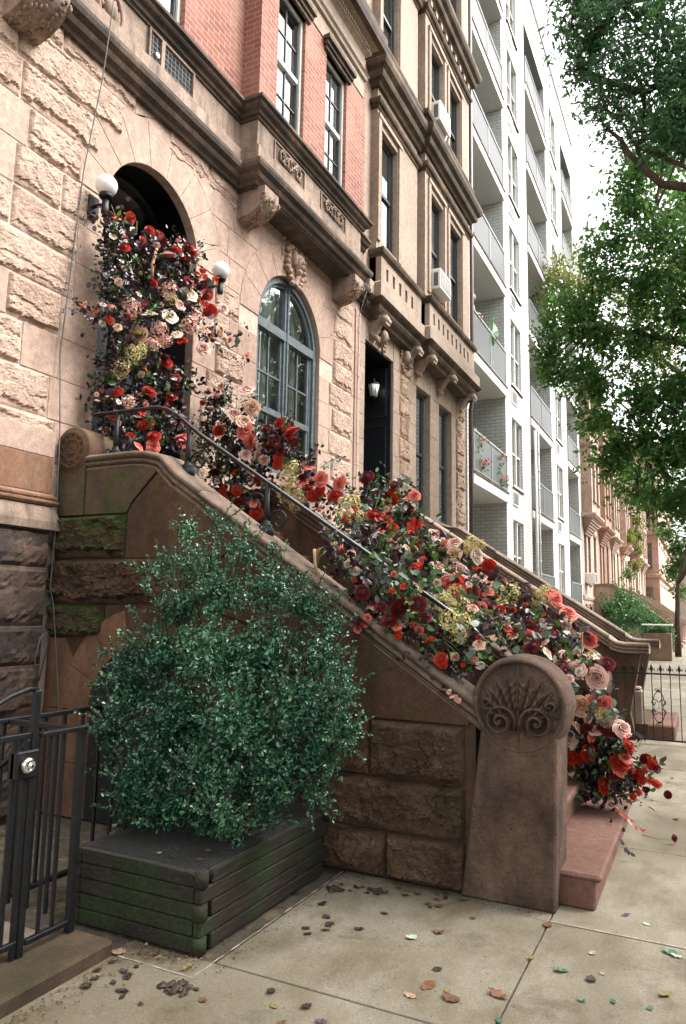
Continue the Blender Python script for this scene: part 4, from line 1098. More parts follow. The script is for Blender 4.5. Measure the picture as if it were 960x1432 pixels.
# ------------------------------------------------------------------ iron handrails
def railing(yc, label, posts, gp=None):
    t = thing('iron_railing', (-2.8, yc, 1.9), label, 'railing', 'black iron railings on the near stoop')
    hr = MB(); P = [(-4.62, yc, 3.235), (-3.92, yc, 3.225), (-3.80, yc, 3.19), (-3.70, yc, 3.13)]
    for i in range(1, 12): x = -3.70 + (-1.30 + 3.70) * i / 11; P.append((x, yc, 1.581 + (-1.395 - x) * .661))
    x = P[-1][0]; P += [(x + .05, yc, P[-1][2] - .05), (x + .06, yc, P[-1][2] - .11), (x + .02, yc, P[-1][2] - .15)]
    # flat oval section carrying the painted highlight, black bar below
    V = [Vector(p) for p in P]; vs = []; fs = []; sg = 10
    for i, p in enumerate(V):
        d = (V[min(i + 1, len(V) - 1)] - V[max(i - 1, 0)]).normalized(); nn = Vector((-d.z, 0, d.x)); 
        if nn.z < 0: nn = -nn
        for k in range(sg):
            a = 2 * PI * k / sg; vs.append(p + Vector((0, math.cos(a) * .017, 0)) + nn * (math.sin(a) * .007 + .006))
    for i in range(len(V) - 1):
        for k in range(sg): fs.append((i * sg + k, i * sg + (k + 1) % sg, (i + 1) * sg + (k + 1) % sg, (i + 1) * sg + k))
    hr.add(vs, fs, 'railsheen', True); hr.tube([(p[0], p[1], p[2] - .008) for p in P], .012, 'iron', 8); hr.obj('handrail', None, t)
    for x in posts:
        top = 1.57 + (-1.395 - x) * .661 if x > -3.7 else 3.22
        base = crest(x) + .0 if x > -3.7 else 2.83
        p_ = MB(); p_.tube([(x, yc, base), (x, yc, top)], .020, 'iron', 10)
        p_.lathe((x, yc, base), [(.0, -.02), (.058, -.02), (.062, .0), (.062, .03), (.045, .045), (.05, .06), (.03, .075), (.024, .10)], 'iron', 14)
        po = p_.obj('baluster', None, t)
        for s_ in (-1, 1):
            sc = MB(); zc = top - .21 - s_ * .07
            pts = []
            for q in range(26):
                th = q * .34; rr = .085 * (1 - q / 30)
                pts.append((x + s_ * (.105 - rr * math.cos(th)), yc, zc + rr * math.sin(th)))
            sc.tube(pts, .0085, 'iron', 6)
            pts = []
            for q in range(20):
                th = q * .36; rr = .055 * (1 - q / 24)
                pts.append((x + s_ * (.075 - rr * math.cos(th)), yc, zc - .19 - rr * math.sin(th)))
            sc.tube(pts, .007, 'iron', 6)
            sc.tube([(x + s_ * .02, yc, zc), (x + s_ * .02, yc, zc - .19)], .007, 'iron', 6)
            sc.obj('scroll', None, po)
    return t
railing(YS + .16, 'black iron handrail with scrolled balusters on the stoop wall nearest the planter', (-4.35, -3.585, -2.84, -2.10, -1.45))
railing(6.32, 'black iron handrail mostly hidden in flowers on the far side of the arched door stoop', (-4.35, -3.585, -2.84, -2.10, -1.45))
# ------------------------------------------------------------------ planter
PT = thing('planter_box', (-2.55, 3.55, 0), 'low green stained timber planter box with wire mesh lid on soil beside the stoop', 'planter')
px0, px1, py0, py1 = -2.93, -2.165, 2.945, 4.235
for i in range(5):
    z0 = .005 + i * .073; z1 = z0 + .069
    b = MB(); o1 = .012 * (i % 2)
    # board along the pavement side and its return; alternate ones cross at the corner (log joint)
    b.bbox(px1 - .045, px1, py0 + (.0 if i % 2 else .088), py1 - (.0 if i % 2 else .075), z0, z1, .006, 'wood'); b.obj('side_board', None, PT)
    b = MB(); b.bbox(px0, px1 - (.05 if i % 2 else .0), py0, py0 + .045, z0, z1, .005, 'wood')
    if i % 2 == 0: b.lathe((px1 - .022, py0 + .022, z0), [(.036, 0.001), (.036, .0705)], 'wood', 16)
    b.obj('end_board', None, PT)
    b = MB(); b.bbox(px0, px1 - .05, py1 - .045, py1, z0, z1, .005, 'wood'); b.obj('end_board', None, PT)
    b = MB(); b.bbox(px0 - .045, px0 - .002, py0, py1, z0, z1, .005, 'wood'); b.obj('side_board', None, PT)
b = MB(); b.box(px0, px1 - .05, py0 + .05, py1 - .05, .0, .30, 'inside'); b.obj('dark_soil_fill', None, PT)  # soil block kept near black, painting the shade under mesh and behind board gaps
wm = MB(); s_ = .0165
def wz(x, y): return .378 + .010 * N_(Vector((x * 3, y * 3, 0))) - (.012 * max(0, (x - px1 + .02) / .02) if x > px1 - .02 else 0) - (.012 if y < py0 + .005 else 0)
x = px0
while x < px1 + .004:
    wm.tube([(x + .003 * N_(Vector((x * 9, q, 0))), py0 - .012 + (py1 - py0 + .02) * q / 12, wz(x, py0 - .012 + (py1 - py0 + .02) * q / 12)) for q in range(13)], .0013, 'wire', 3, cap=False); x += s_
y = py0 - .012
while y < py1 + .004:
    wm.tube([(px0 + (px1 + .012 - px0) * q / 10, y, wz(px0 + (px1 + .012 - px0) * q / 10, y) + .002) for q in range(11)], .0013, 'wire', 3, cap=False); y += s_
# bent over loose ends along the edges
y = py0
while y < py1: wm.tube([(px1 + .01, y, .377), (px1 + .017, y + .003, .366), (px1 + .012, y + .004, .352)], .0013, 'wire', 3, cap=False); y += s_
x = px0
while x < px1: wm.tube([(x, py0 - .01, .375), (x, py0 - .017, .362), (x + .002, py0 - .012, .350)], .0013, 'wire', 3, cap=False); x += s_
wm.obj('wire_mesh', None, PT)
# ------------------------------------------------------------------ areaway fence
FN = thing('areaway_fence', (-2.77, 2.7, 0), 'black square bar iron fence closing the areaway left of the planter', 'fence')
f = MB(); f.bbox(-2.788, -2.752, 2.713, 2.749, .07, 1.0, .003, 'iron'); f.obj('corner_post', None, FN)
f = MB(); f.bbox(-3.30, -2.745, 2.716, 2.746, .985, 1.012, .003, 'iron')
f.obj('rail', None, FN); f = MB(); f.bbox(-2.79, -2.745, 2.47, 2.75, 1.0, 1.022, .003, 'iron'); f.obj('rail', None, FN); f = MB(); f.bbox(-2.783, -2.757, 2.47, 2.712, .105, .13, .003, 'iron'); f.obj('rail', None, FN); f = MB()
f.bbox(-3.31, -3.275, 1.2, 4.12, .99, 1.015, .003, 'iron')
f.obj('rail', None, FN)
f = MB(); f.bbox(-3.31, -3.275, 1.2, 4.12, .10, .125, .003, 'iron'); f.obj('rail', None, FN)
for y in (2.535, 2.615, 2.66):
    if y == 2.66: continue
    b = MB(); b.box(-2.777, -2.763, y, y + .014, .12, 1.0, 'iron'); b.obj('picket', None, FN)
for i in range(21):
    y = 1.35 + i * .135
    b = MB(); b.box(-3.30, -3.284, y, y + .015, .12, .99, 'iron'); b.obj('picket', None, FN)
for i in range(3):
    b = MB(); b.box(-3.2 + i * .13, -3.185 + i * .13, 2.722, 2.738, .12, .99, 'iron'); b.obj('picket', None, FN)
GT = thing('iron_gate', (-2.77, 2.43, .07), 'black iron gate with round chrome lock and sloping top rail, in the areaway fence', 'gate')
b = MB(); b.bbox(-2.785, -2.755, 2.425, 2.46, .05, 1.215, .004, 'iron'); b.bbox(-2.78, -2.76, 2.395, 2.42, .05, 1.0, .003, 'iron'); b.obj('stile', None, GT)
b = MB(); b.tube([(-2.77, 2.445, 1.215), (-2.77, 2.40, 1.225), (-2.77, 2.30, 1.20), (-2.77, 2.2, 1.155), (-2.77, 2.05, 1.12), (-2.77, 1.6, 1.11)], .012, 'iron', 6)
b.obj('top_rail', None, GT)
b = MB(); b.bbox(-2.782, -2.758, 1.6, 2.42, 1.005, 1.03, .003, 'iron'); b.obj('rail', None, GT)
b = MB(); b.bbox(-2.782, -2.758, 1.6, 2.42, .12, .145, .003, 'iron'); b.obj('rail', None, GT)
b = MB()
b.tube([(-2.79, 2.42, .97), (-2.95, 2.3, .80)], .012, 'iron', 6)
b.obj('brace', None, GT)
for y in (2.335, 2.24, 2.14, 2.04, 1.94, 1.84, 1.74, 1.64):
    b = MB(); b.box(-2.778, -2.762, y, y + .016, .13, 1.01, 'iron'); b.obj('picket', None, GT)
b = MB(); b.bbox(-2.80, -2.738, 2.335, 2.455, .835, .955, .006, 'iron'); LK = b.obj('lock_box', None, GT)
b = MB(); b.lathe((-2.738, 2.385, .895), [(.0, 0), (.036, 0), (.036, .016), (.031, .026), (.020, .030), (.017, .026), (.012, .026), (.010, .034), (.0, .034)], 'chrome', 24, 'x')
b.box(-2.704, -2.702, 2.3845, 2.3855, .889, .901, 'inside'); b.obj('lock_cylinder', None, LK)
# stone curb of the areaway
cu_ = MB(); cu_.bbox(-2.88, -2.53, 0.0, 2.78, -.02, .068, .014, 'curb')
cu_.obj('x'); o = bpy.data.objects['x']; o.name = 'areaway_curb'; o.data.name = 'areaway_curb'; o['kind'] = 'structure'
# small wire loop on the pier wall
lp_ = MB(); lp_.tube([(-4.66, 4.1, 1.0), (-4.62, 4.03, 1.2), (-4.60, 4.05, 1.36), (-4.62, 4.14, 1.40), (-4.64, 4.16, 1.3), (-4.66, 4.12, 1.02)], .006, 'cable', 5)
tag(lp_.obj('cable_loop'), 'short loop of dark cable against the grey rough stones left of the stoop', 'cable')
# ------------------------------------------------------------------ house 2
H2 = thing('brownstone_house', (-4.8, 13.1, 0), 'tan brownstone row house with rectangular black door, stone balustrades and window air conditioners', 'house')
T1 = PX(-4.8); TA = PX(-4.68); TB = PX(-4.57)
A0, A1, B0, B1, E2 = 10.50, 12.45, 12.60, 15.62, 16.10
w2 = MB(); Z6 = 6.5
holed(w2, T1, 10.14, E2, 0, 6.72, [(10.36, 11.58, 2.35, 6.06, .75), (12.75, 13.55, 3.45, 5.98, .22), (14.10, 14.95, 3.45, 5.98, .22)], 'tan', .22)
w2.obj('ashlar_wall', None, H2)
r2 = MB(); s2 = MB(); s3 = MB(); s4 = MB(); s5 = MB(); r3 = MB(); random.seed(21)
z = 2.35; k = 0
while z < 6.3:
    h_ = .40; h_ = min(h_, 6.35 - z)
    slab(s2, rect(10.142, 10.355, z, z + h_), T1, .012, 'tan'); slab(s3, rect(11.585, 11.86, z, z + h_), T1, .01, 'tan')
    a, b = (11.86, 12.42) if k % 2 else (11.92, 12.34)
    if True: rock(r2, a, b, z, z + h_, T1, .04, 'tanrock', .025, next(sd))
    else: slab(s3, rect(a, b, z, z + h_), T1, .01, 'tan')
    slab(s5, rect(b, 12.745, z, z + h_), T1, .008, 'tan'); slab(s4, rect(13.555, 14.095, z, z + h_), T1, .008, 'tan')
    slab(s4 if False else r3, rect(14.955, 15.25, z, z + h_), T1, .008, 'tan')
    rock(r3, 15.25, 15.85 if k % 2 else 15.7, z, z + h_, T1, .06, 'tanrock', .025, next(sd)); z += h_; k += 1
r2.obj('rough_block_facing', None, H2); r2 = MB()
for i in range(6): rock(r2, 11.65 + i * .72, 11.65 + (i + 1) * .72, 1.6, 2.32, T1, .05, 'tanrock', .06, next(sd))
for z in (.0, .4, .8, 1.2):
    for i in range(6): rock(r2, 12.0 + i * .68, 12.0 + (i + 1) * .68, z, z + .4, T1, .05, 'tanrock', .07, next(sd))
s2.obj('smooth_block_facing', None, H2); r2.obj('rough_block_facing', None, H2); s3.obj('smooth_block_facing', None, H2); s5.obj('smooth_block_facing', None, H2); s4.obj('smooth_block_facing', None, H2); r3.obj('rough_block_facing', None, H2)
PB = [(-4.8, 10.14), (-4.8, A0), (-4.68, A0), (-4.68, A1), (-4.8, A1), (-4.8, B0), (-4.57, B0), (-4.57, B1), (-4.8, B1), (-4.8, E2)]
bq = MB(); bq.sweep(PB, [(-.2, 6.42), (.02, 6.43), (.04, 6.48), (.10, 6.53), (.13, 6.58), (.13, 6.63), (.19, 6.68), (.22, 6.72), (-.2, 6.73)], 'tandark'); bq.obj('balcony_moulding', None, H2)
bq = MB(); bq.sweep(PB, [(-.2, 6.72), (.18, 6.725), (.18, 6.98), (.13, 7.02), (.03, 7.03), (-.2, 7.04)], 'tan'); bq.obj('balcony_base', None, H2)
# pierced parapets, one per bay
def parapet(y0, y1, X, ybk):
    p = MB(); XO = X + .10
    p.box(XO - .10, XO, y0, y0 + .22, 7.03, 7.52, 'tan'); p.box(XO - .10, XO, y1 - .22, y1, 7.03, 7.52, 'tan')
    n = int((y1 - y0 - .44) / .28); st = (y1 - y0 - .44) / n
    for i in range(n):
        a = y0 + .22 + i * st; p.box(XO - .10, XO - .005, a + .10, a + st, 7.17, 7.40, 'tan')
        p.box(XO - .10, XO - .09, a, a + .10, 7.17, 7.40, 'inside')
    p.box(XO - .10, XO - .003, y0 + .22, y1 - .22, 7.03, 7.17, 'tan'); p.box(XO - .10, XO - .003, y0 + .22, y1 - .22, 7.40, 7.52, 'tan')
    p.box(-4.8, XO - .1, y0, y0 + .22, 7.03, 7.52, 'tan')
    o = p.obj('balustrade', None, H2)
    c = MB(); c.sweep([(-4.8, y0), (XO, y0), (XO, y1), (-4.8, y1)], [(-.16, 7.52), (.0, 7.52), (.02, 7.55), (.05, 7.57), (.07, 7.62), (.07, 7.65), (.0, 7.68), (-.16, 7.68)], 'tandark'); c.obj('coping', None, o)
parapet(A0, A1 - .02, -4.68, 0); parapet(B0, B1, -4.57, 0)
for y_, X1 in ((10.62, -4.50), (12.20, -4.50), (12.72, -4.40), (14.0, -4.40), (15.45, -4.40)):
    c = MB(); pts = []
    for i in range(13):
        t = i / 12; pts.append((-4.8 + (X1 + 4.8) * (t ** .8), 6.12 + .18 * math.sin(t * PI * .9) ** 2 + .2 * t))
    pts += [(X1, 6.5), (-4.8, 6.5)]
    c.prism(pts, lambda u, v, h: (u, h, v), y_ - .09, y_ + .09, 'tan')
    c.tube([(X1 - .03, y_ - .10, 6.42), (X1 - .03, y_ + .10, 6.42)], .055, 'tan', 12); c.tube([(-4.74, y_ - .10, 6.17), (-4.74, y_ + .10, 6.17)], .045, 'tan', 12)
    c.obj('console_bracket', None, H2)
for y_ in (10.97, 12.05):
    c = MB()
    blob(c, (-4.72, y_, 6.28), (.08, .09, .13), 'tan'); blob(c, (-4.65, y_, 6.24), (.03, .02, .04), 'tan')
    for i in range(26): blob(c, (-4.76, y_ + random.uniform(-.17, .17), 6.2 + random.uniform(-.2, .22)), (.03, .03, .04), 'tanrock', 7)
    c.obj('carved_mask', None, H2)
# upper walls
u2 = MB(); ZTOP = 18.4
rowsA = [(10.64, 11.42, 7.9, 9.98), (10.64, 11.42, 11.5, 13.45), (10.64, 11.42, 14.8, 16.5)]
rowsB = [(12.90, 13.72, 7.9, 10.05), (14.12, 14.98, 7.9, 10.05), (12.90, 13.72, 11.5, 13.45), (14.12, 14.98, 11.5, 13.45), (12.9, 13.72, 14.9, 16.6), (14.12, 14.98, 14.9, 16.6)]
holed(u2, T1, 10.14, A0, 7.0, ZTOP, [], 'tan'); holed(u2, T1, A1, B0, 7.0, ZTOP, [], 'tan'); holed(u2, T1, B1, E2, 7.0, ZTOP, [], 'tan')
holed(u2, TA, A0, A1, 7.0, ZTOP, rowsA, 'tan', .2); holed(u2, TB, B0, B1, 7.0, ZTOP, rowsB, 'tan', .2)
for (X, y_) in ((-4.68, A0), (-4.68, A1), (-4.57, B0), (-4.57, B1)):
    u2.add([(-4.8, y_, 7), (X, y_, 7), (X, y_, ZTOP), (-4.8, y_, ZTOP)], [(0, 1, 2, 3)], 'tan')
u2.box(-12, -4.85, 10.1, E2, ZTOP - .2, ZTOP, 'tandark'); u2.box(-5.0, -4.81, 10.10, 10.135, 14.2, ZTOP, 'tan')
u2.obj('upper_wall', None, H2)
# pilaster strips around the windows and the stacked cornices
for rows, P in ((rowsA, TA), (rowsB, TB)):
    for (a, b, c, d) in rows:
        ps = MB()
        bar(ps, P, a - .14, a - .02, c - .05, d + .12, 0, .035, 'tan'); bar(ps, P, b + .02, b + .14, c - .05, d + .12, 0, .035, 'tan')
        bar(ps, P, a - .14, b + .14, d + .12, d + .20, 0, .05, 'tan')
        ps.obj('window_architrave', None, H2)
for zc, deep in ((10.35, 1), (13.85, 1), (17.0, 1)):
    for X, a, b, dz in ((-4.68, A0, A1, .0), (-4.57, B0, B1, .05)):
        q = [(-4.8, a), (X, a), (X, b), (-4.8, b)]; z_ = zc + dz
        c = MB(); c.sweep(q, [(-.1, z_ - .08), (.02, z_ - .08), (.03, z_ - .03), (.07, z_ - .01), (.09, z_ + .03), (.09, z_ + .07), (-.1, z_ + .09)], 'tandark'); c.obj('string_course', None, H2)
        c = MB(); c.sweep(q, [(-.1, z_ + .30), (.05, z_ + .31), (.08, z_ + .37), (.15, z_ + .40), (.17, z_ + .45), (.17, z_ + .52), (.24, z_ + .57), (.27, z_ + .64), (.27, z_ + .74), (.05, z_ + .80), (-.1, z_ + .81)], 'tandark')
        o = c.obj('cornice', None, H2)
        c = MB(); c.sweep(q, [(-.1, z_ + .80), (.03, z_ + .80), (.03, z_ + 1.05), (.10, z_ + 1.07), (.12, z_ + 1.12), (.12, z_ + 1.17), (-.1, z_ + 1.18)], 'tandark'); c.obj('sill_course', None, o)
dn = MB(); y = B0 + .05
while y < B1: dn.box(-4.53, -4.47, y, y + .12, 14.00, 14.12, 'tan'); y += .33
dn.obj('dentil_course', None, H2)
for i, (a, b, c, d) in enumerate(rowsA): sash(H2, TA, a, b, c, d, -.14, 'tan' if False else 'dkframe', 'dkframe', (0, 0), 'blind')
for i, (a, b, c, d) in enumerate(rowsB): sash(H2, TB, a, b, c, d, -.14, 'dkframe', 'dkframe', (0, 0), 'blind')
for (a, b) in ((12.75, 13.55), (14.10, 14.95)): sash(H2, T1, a, b, 3.45, 5.98, -.16, 'frame', 'dkframe', (0, 0), 'blind', th=.06)
# deep door recess
v = MB(); v.box(-6.6, -5.55, 10.1, 10.355, 2.3, 6.5, 'inside'); v.box(-6.6, -5.55, 11.585, 11.8, 2.3, 6.5, 'inside'); v.box(-5.6, -4.8, 10.36, 11.58, 2.1, 2.35, 'tan')
v.obj('vestibule', None, H2)
d2 = MB(); FD2 = PX(-5.55)
for a, b in ((10.36, 10.965), (10.975, 11.58)):
    bar(d2, FD2, a, b, 2.35, 4.95, -.05, 0, 'door')
    for (p, q) in ((2.5, 3.2), (3.35, 4.75)):
        for (s0, s1, t0, t1) in ((a + .08, b - .08, p, p + .02), (a + .08, b - .08, q - .02, q), (a + .08, a + .10, p, q), (b - .10, b - .08, p, q)): bar(d2, FD2, s0, s1, t0, t1, 0, .02, 'dkframe')
bar(d2, FD2, 10.36, 11.58, 4.95, 5.05, -.05, .03, 'door'); bar(d2, FD2, 10.36, 11.58, 5.05, 6.06, -.05, -.03, 'inside')
d2.obj('door', None, H2)
rp = MB()       # panelled reveal of the doorway
for (z0, z1) in ((2.45, 3.4), (3.55, 4.9), (5.05, 5.95)):
    for (x0, x1, q0, q1) in ((-5.45, -4.92, z0, z0 + .02), (-5.45, -4.92, z1 - .02, z1), (-5.45, -5.43, z0, z1), (-4.94, -4.92, z0, z1)): rp.box(x0, x1, 11.55, 11.572, q0, q1, 'dkframe')
rp.box(-5.54, -4.84, 11.572, 11.579, 2.36, 6.05, 'door'); rp.box(-5.54, -4.84, 10.361, 10.37, 2.36, 6.05, 'door'); rp.box(-5.54, -4.84, 10.37, 11.57, 6.04, 6.055, 'door')
rp.obj('door_reveal', None, H2)
LT = thing('hanging_lantern', (-5.1, 11.42, 5.5), 'glass lantern hanging in the black doorway of the tan house', 'lantern')
b = MB(); b.tube([(-5.1, 11.42, 5.72), (-5.1, 11.42, 6.03)], .008, 'iron', 6); b.lathe((-5.1, 11.42, 5.5), [(.0, .24), (.02, .22), (.03, .17), (.10, .14), (.115, .11)], 'iron', 8)
for k in range(8):
    a = 2 * PI * k / 8; b.tube([(-5.1 + .112 * math.cos(a), 11.42 + .112 * math.sin(a), 5.61), (-5.1 + .07 * math.cos(a), 11.42 + .07 * math.sin(a), 5.40)], .005, 'iron', 4)
b.lathe((-5.1, 11.42, 5.5), [(.07, -.10), (.072, -.12), (.02, -.15), (.0, -.17)], 'iron', 8); b.obj('lantern_frame', None, LT)
b = MB(); b.lathe((-5.1, 11.42, 5.5), [(.11, .11), (.07, -.10)], 'globe', 8); b.obj('lantern_glass', None, LT)
def aircon(X, y0, z0, w, h, label, strut=False):
    t = thing('air_conditioner', (X, y0, z0), label, 'air conditioner', 'window air conditioners on the tan house')
    b = MB(); b.bbox(X - .25, X + .17, y0, y0 + w, z0, z0 + h, .012, 'white'); b.obj('casing', None, t)
    b = MB()
    for (u0, u1) in ((.04, w / 2 - .02), (w / 2 + .02, w - .04)):
        b.box(X + .168, X + .174, y0 + u0, y0 + u1, z0 + .05, z0 + h - .05, 'grille')
        for i in range(7):
            z_ = z0 + .07 + i * (h - .14) / 7; b.box(X + .174, X + .18, y0 + u0, y0 + u1, z_, z_ + .012, 'white')
    for i in range(2): b.box(X - .10 + i * .13, X - .01 + i * .13, y0 - .004, y0 - .001, z0 + .06, z0 + h - .08, 'grille')
    b.obj('vent_grille', None, t)
    if strut:
        b = MB(); b.tube([(X + .12, y0 + w * .8, z0 - .02), (X - .05, y0 + w * .8, z0 - .42)], .025, 'white', 6); b.obj('support_strut', None, t)
    return t
aircon(-4.55, 12.98, 7.98, .68, .42, 'white window air conditioner just above the stone balustrade of the tan house')
aircon(-4.55, 12.98, 11.62, .68, .44, 'white window air conditioner on a slanting strut, one floor higher on the tan house', True)
dp = MB(); dp.tube([(-4.71, 16.13, 0), (-4.71, 16.13, 6.35), (-4.66, 16.13, 6.6), (-4.66, 16.13, 18)], .05, 'brownpipe', 10)
tag(dp.obj('downpipe'), 'brown rainwater pipe at the corner between the tan house and the white building', 'pipe')
# stoop 2
S2 = thing('stone_stoop', (-2.6, 11.1, 0), 'brownstone stoop with rolled coping, its highlight painted pale, in front of the tan house', 'stoop')
def crest2(x): return 1.255 + (-1.03 - x) * .656
def core2(y0, y1):
    m = MB(); pts = [(-4.79, 0), (-.86, 0), (-.92, .35), (-.80, .95), (-.76, 1.16), (-1.03, 1.16), (-3.85, crest2(-3.85) - .1), (-4.0, 3.02), (-4.79, 3.02)]
    m.prism(pts, lambda u, v, h: (u, h, v), y0, y1, 'stoop'); m.obj('side_wall', None, S2)
P2 = [(-4.79, 3.16), (-4.15, 3.16), (-4.0, 3.12), (-3.85, crest2(-3.85))] + [(-3.85 + (2.70) * i / 8, crest2(-3.85 + 2.70 * i / 8)) for i in range(1, 9)] + [(-1.06, 1.262), (-.97, 1.245), (-.66, 1.243)]
core2(10.42, 10.62); coping(S2, 10.36, 10.68, P2, 'litcoping')
core2(12.30, 12.55); coping(S2, 12.26, 12.60, [(x + .03, z_) for x, z_ in P2], 'litcoping')
st2 = MB()
for k in range(12):
    x1 = -.72 - k * .27; st2.box(-4.79, x1, 10.6, 12.3, k * .196, (k + 1) * .196, 'stoop')
st2.bbox(-.78, -.40, 10.66, 12.2, 0, .19, .02, 'redstone'); st2.obj('step_flight', None, S2)
nb = MB(); nb.bbox(-.98, -.78, 10.68, 10.92, 0, .62, .02, 'tan'); nb.bbox(-.95, -.80, 10.70, 10.90, .62, .66, .02, 'tan'); nb.obj('stone_post', None, S2)
# near fence across, with finials and a scroll ornament
F2_ = thing('finial_fence', (-.5, 10.3, 0), 'low black iron fence with fleur-de-lis finials and a scroll ornament beside the tan house stoop', 'fence')
b = MB(); b.box(-1.9, .25, 10.288, 10.312, .865, .885, 'iron'); b.obj('rail', None, F2_); b = MB(); b.box(-1.9, .25, 10.288, 10.312, .045, .065, 'iron'); b.obj('rail', None, F2_)
xs = [-1.83 + i * .1085 for i in range(20)]
for i, x in enumerate(xs):
    b = MB(); b.box(x - .0055, x + .0055, 10.295, 10.305, .02 if i % 5 == 0 else .05, .90, 'iron'); po = b.obj('picket', None, F2_)
    b = MB(); b.tube([(x, 10.3, .885), (x, 10.3, .92), (x, 10.3, .945), (x, 10.3, .97), (x, 10.3, 1.0)], [.006, .008, .017, .012, .001], 'iron', 6)
    for s_ in (-1, 1): b.tube([(x, 10.3, .905), (x + s_ * .018, 10.3, .935), (x + s_ * .033, 10.3, .943), (x + s_ * .037, 10.3, .925), (x + s_ * .027, 10.3, .918)], [.006, .006, .005, .005, .004], 'iron', 5)
    b.obj('finial', None, po)
b = MB(); xo = -.565
for s_ in (-1, 1):
    for up in (-1, 1):
        zc = .46
        b.tube([(xo + s_ * (.052 - (.045 * (1 - q / 26)) * math.cos(q * .36)), 10.292, zc + up * .055 + up * (.045 * (1 - q / 26)) * math.sin(q * .36)) for q in range(22)], .0055, 'iron', 5)
        b.tube([(xo + s_ * .010, 10.292, zc + up * .20), (xo + s_ * .045, 10.292, zc + up * .155), (xo + s_ * .072, 10.292, zc + up * .07), (xo + s_ * .05, 10.292, zc + up * .005)], .0055, 'iron', 5)
        b.tube([(xo + s_ * (.025 - (.022 * (1 - q / 20)) * math.cos(q * .4)), 10.292, zc + up * .215 + up * (.02 * (1 - q / 20)) * math.sin(q * .4)) for q in range(14)], .005, 'iron', 5)
for z_ in (.27, .66): b.box(xo - .022, xo + .022, 10.283, 10.312, z_ - .012, z_ + .012, 'iron')
b.obj('scroll_ornament', None, F2_)
# ------------------------------------------------------------------ white apartment building
W = thing('apartment_building', (-4.8, 25, 0), 'tall white brick apartment block with recessed balconies beyond the tan house', 'building')
BAL = [(16.55, 19.95), (23.30, 26.95), (30.6, 33.5)]; WIN = [(20.70, 22.05), (28.0, 29.35)]
SL = [1.87, 4.92, 7.97, 10.98, 13.98, 16.98, 19.98]; ZW = 24.3; WX = PX(-4.8)
holes = []
for i, z in enumerate(SL):
    top = (SL[i + 1] - .02 if i + 1 < len(SL) else 22.6)
    for a, b in BAL: holes.append((a, b, z - .25, top - .25, 1.55))
    for a, b in WIN: holes.append((a, b, z + .40, z + 2.45, .14))
us = MB()
hs = []
for i, z in enumerate(SL):
    for a, b in BAL:
        top = (SL[i + 1] - .232) if i + 1 < len(SL) else 22.4
        hs.append((a, b, z, top, 1.5))
    for a, b in WIN: hs.append((a, b, z + .40, z + 2.45, .14))
holed(us, WX, 16.16, 33.95, 0, ZW, hs, 'whitebrick', .14)
us.add([(-4.8, 33.95, 0), (-14, 33.95, 0), (-14, 33.95, ZW), (-4.8, 33.95, ZW)], [(0, 1, 2, 3)], 'whitebrick')
us.add([(-4.8, 16.16, 14), (-14, 16.16, 14), (-14, 16.16, ZW), (-4.8, 16.16, ZW)], [(3, 2, 1, 0)], 'whitebrick')
us.box(-14, -4.85, 16.16, 33.9, ZW - .2, ZW - .1, 'whitepaint')
us.obj('brick_wall', None, W)
rf = MB(); rf.sweep([(-9, 16.16), (-4.8, 16.16), (-4.8, 33.95), (-9, 33.95)], [(-.1, ZW), (.06, ZW), (.06, ZW + .12), (-.1, ZW + .12)], 'whitepaint'); rf.box(-9, -6.2, 22, 30, ZW, ZW + 2.2, 'whitebrick'); rf.obj('roof_parapet', None, W)
def balcony(y0, y1, z, ztop):
    b = MB(); b.box(-6.29, -4.74, y0 - .02, y1 + .02, z - .24, z, 'whitepaint'); b.box(-4.76, -4.715, y0, y1, z + .001, z + .05, 'tandark')
    o = b.obj('balcony', None, W)
    r_ = MB(); m_ = (y0 + y1) / 2
    r_.box(-4.80, -4.75, y0 + .02, y1 - .02, z + 1.05, z + 1.10, 'railgrey'); r_.box(-4.79, -4.76, y0 + .02, y1 - .02, z + .10, z + .13, 'railgrey')
    for yy in (y0 + .03, m_ - .02, m_ + .03, y1 - .06): r_.box(-4.80, -4.76, yy, yy + .035, z, z + 1.06, 'railgrey')
    for i in range(26):
        yy = y0 + .08 + i * (y1 - y0 - .16) / 26; r_.box(-4.782, -4.772, yy, yy + .012, z + .13, z + 1.05, 'railgrey')
    r_.obj('railing', None, o)
    s_ = MB(); s_.add([(-4.77, y0 + .05, z + .13), (-4.77, y1 - .05, z + .13), (-4.77, y1 - .05, z + 1.04), (-4.77, y0 + .05, z + 1.04)], [(0, 1, 2, 3)], 'screen'); s_.obj('screen', None, o)
    d = MB(); XB = -6.28; FB = PX(XB)
    d.box(XB - .05, XB - .02, y0, y1, z, ztop, 'whitebrick')
    for (a, c_) in ((y0 + .5, y0 + 1.5), (y0 + 1.55, y0 + 2.5)):
        bar(d, FB, a, c_, z + .05, z + 2.1, -.02, .02, 'dkframe'); bar(d, FB, a + .06, c_ - .06, z + .12, z + 2.03, .02, .025, 'inside')
    d.obj('balcony_door', None, o)
    return o
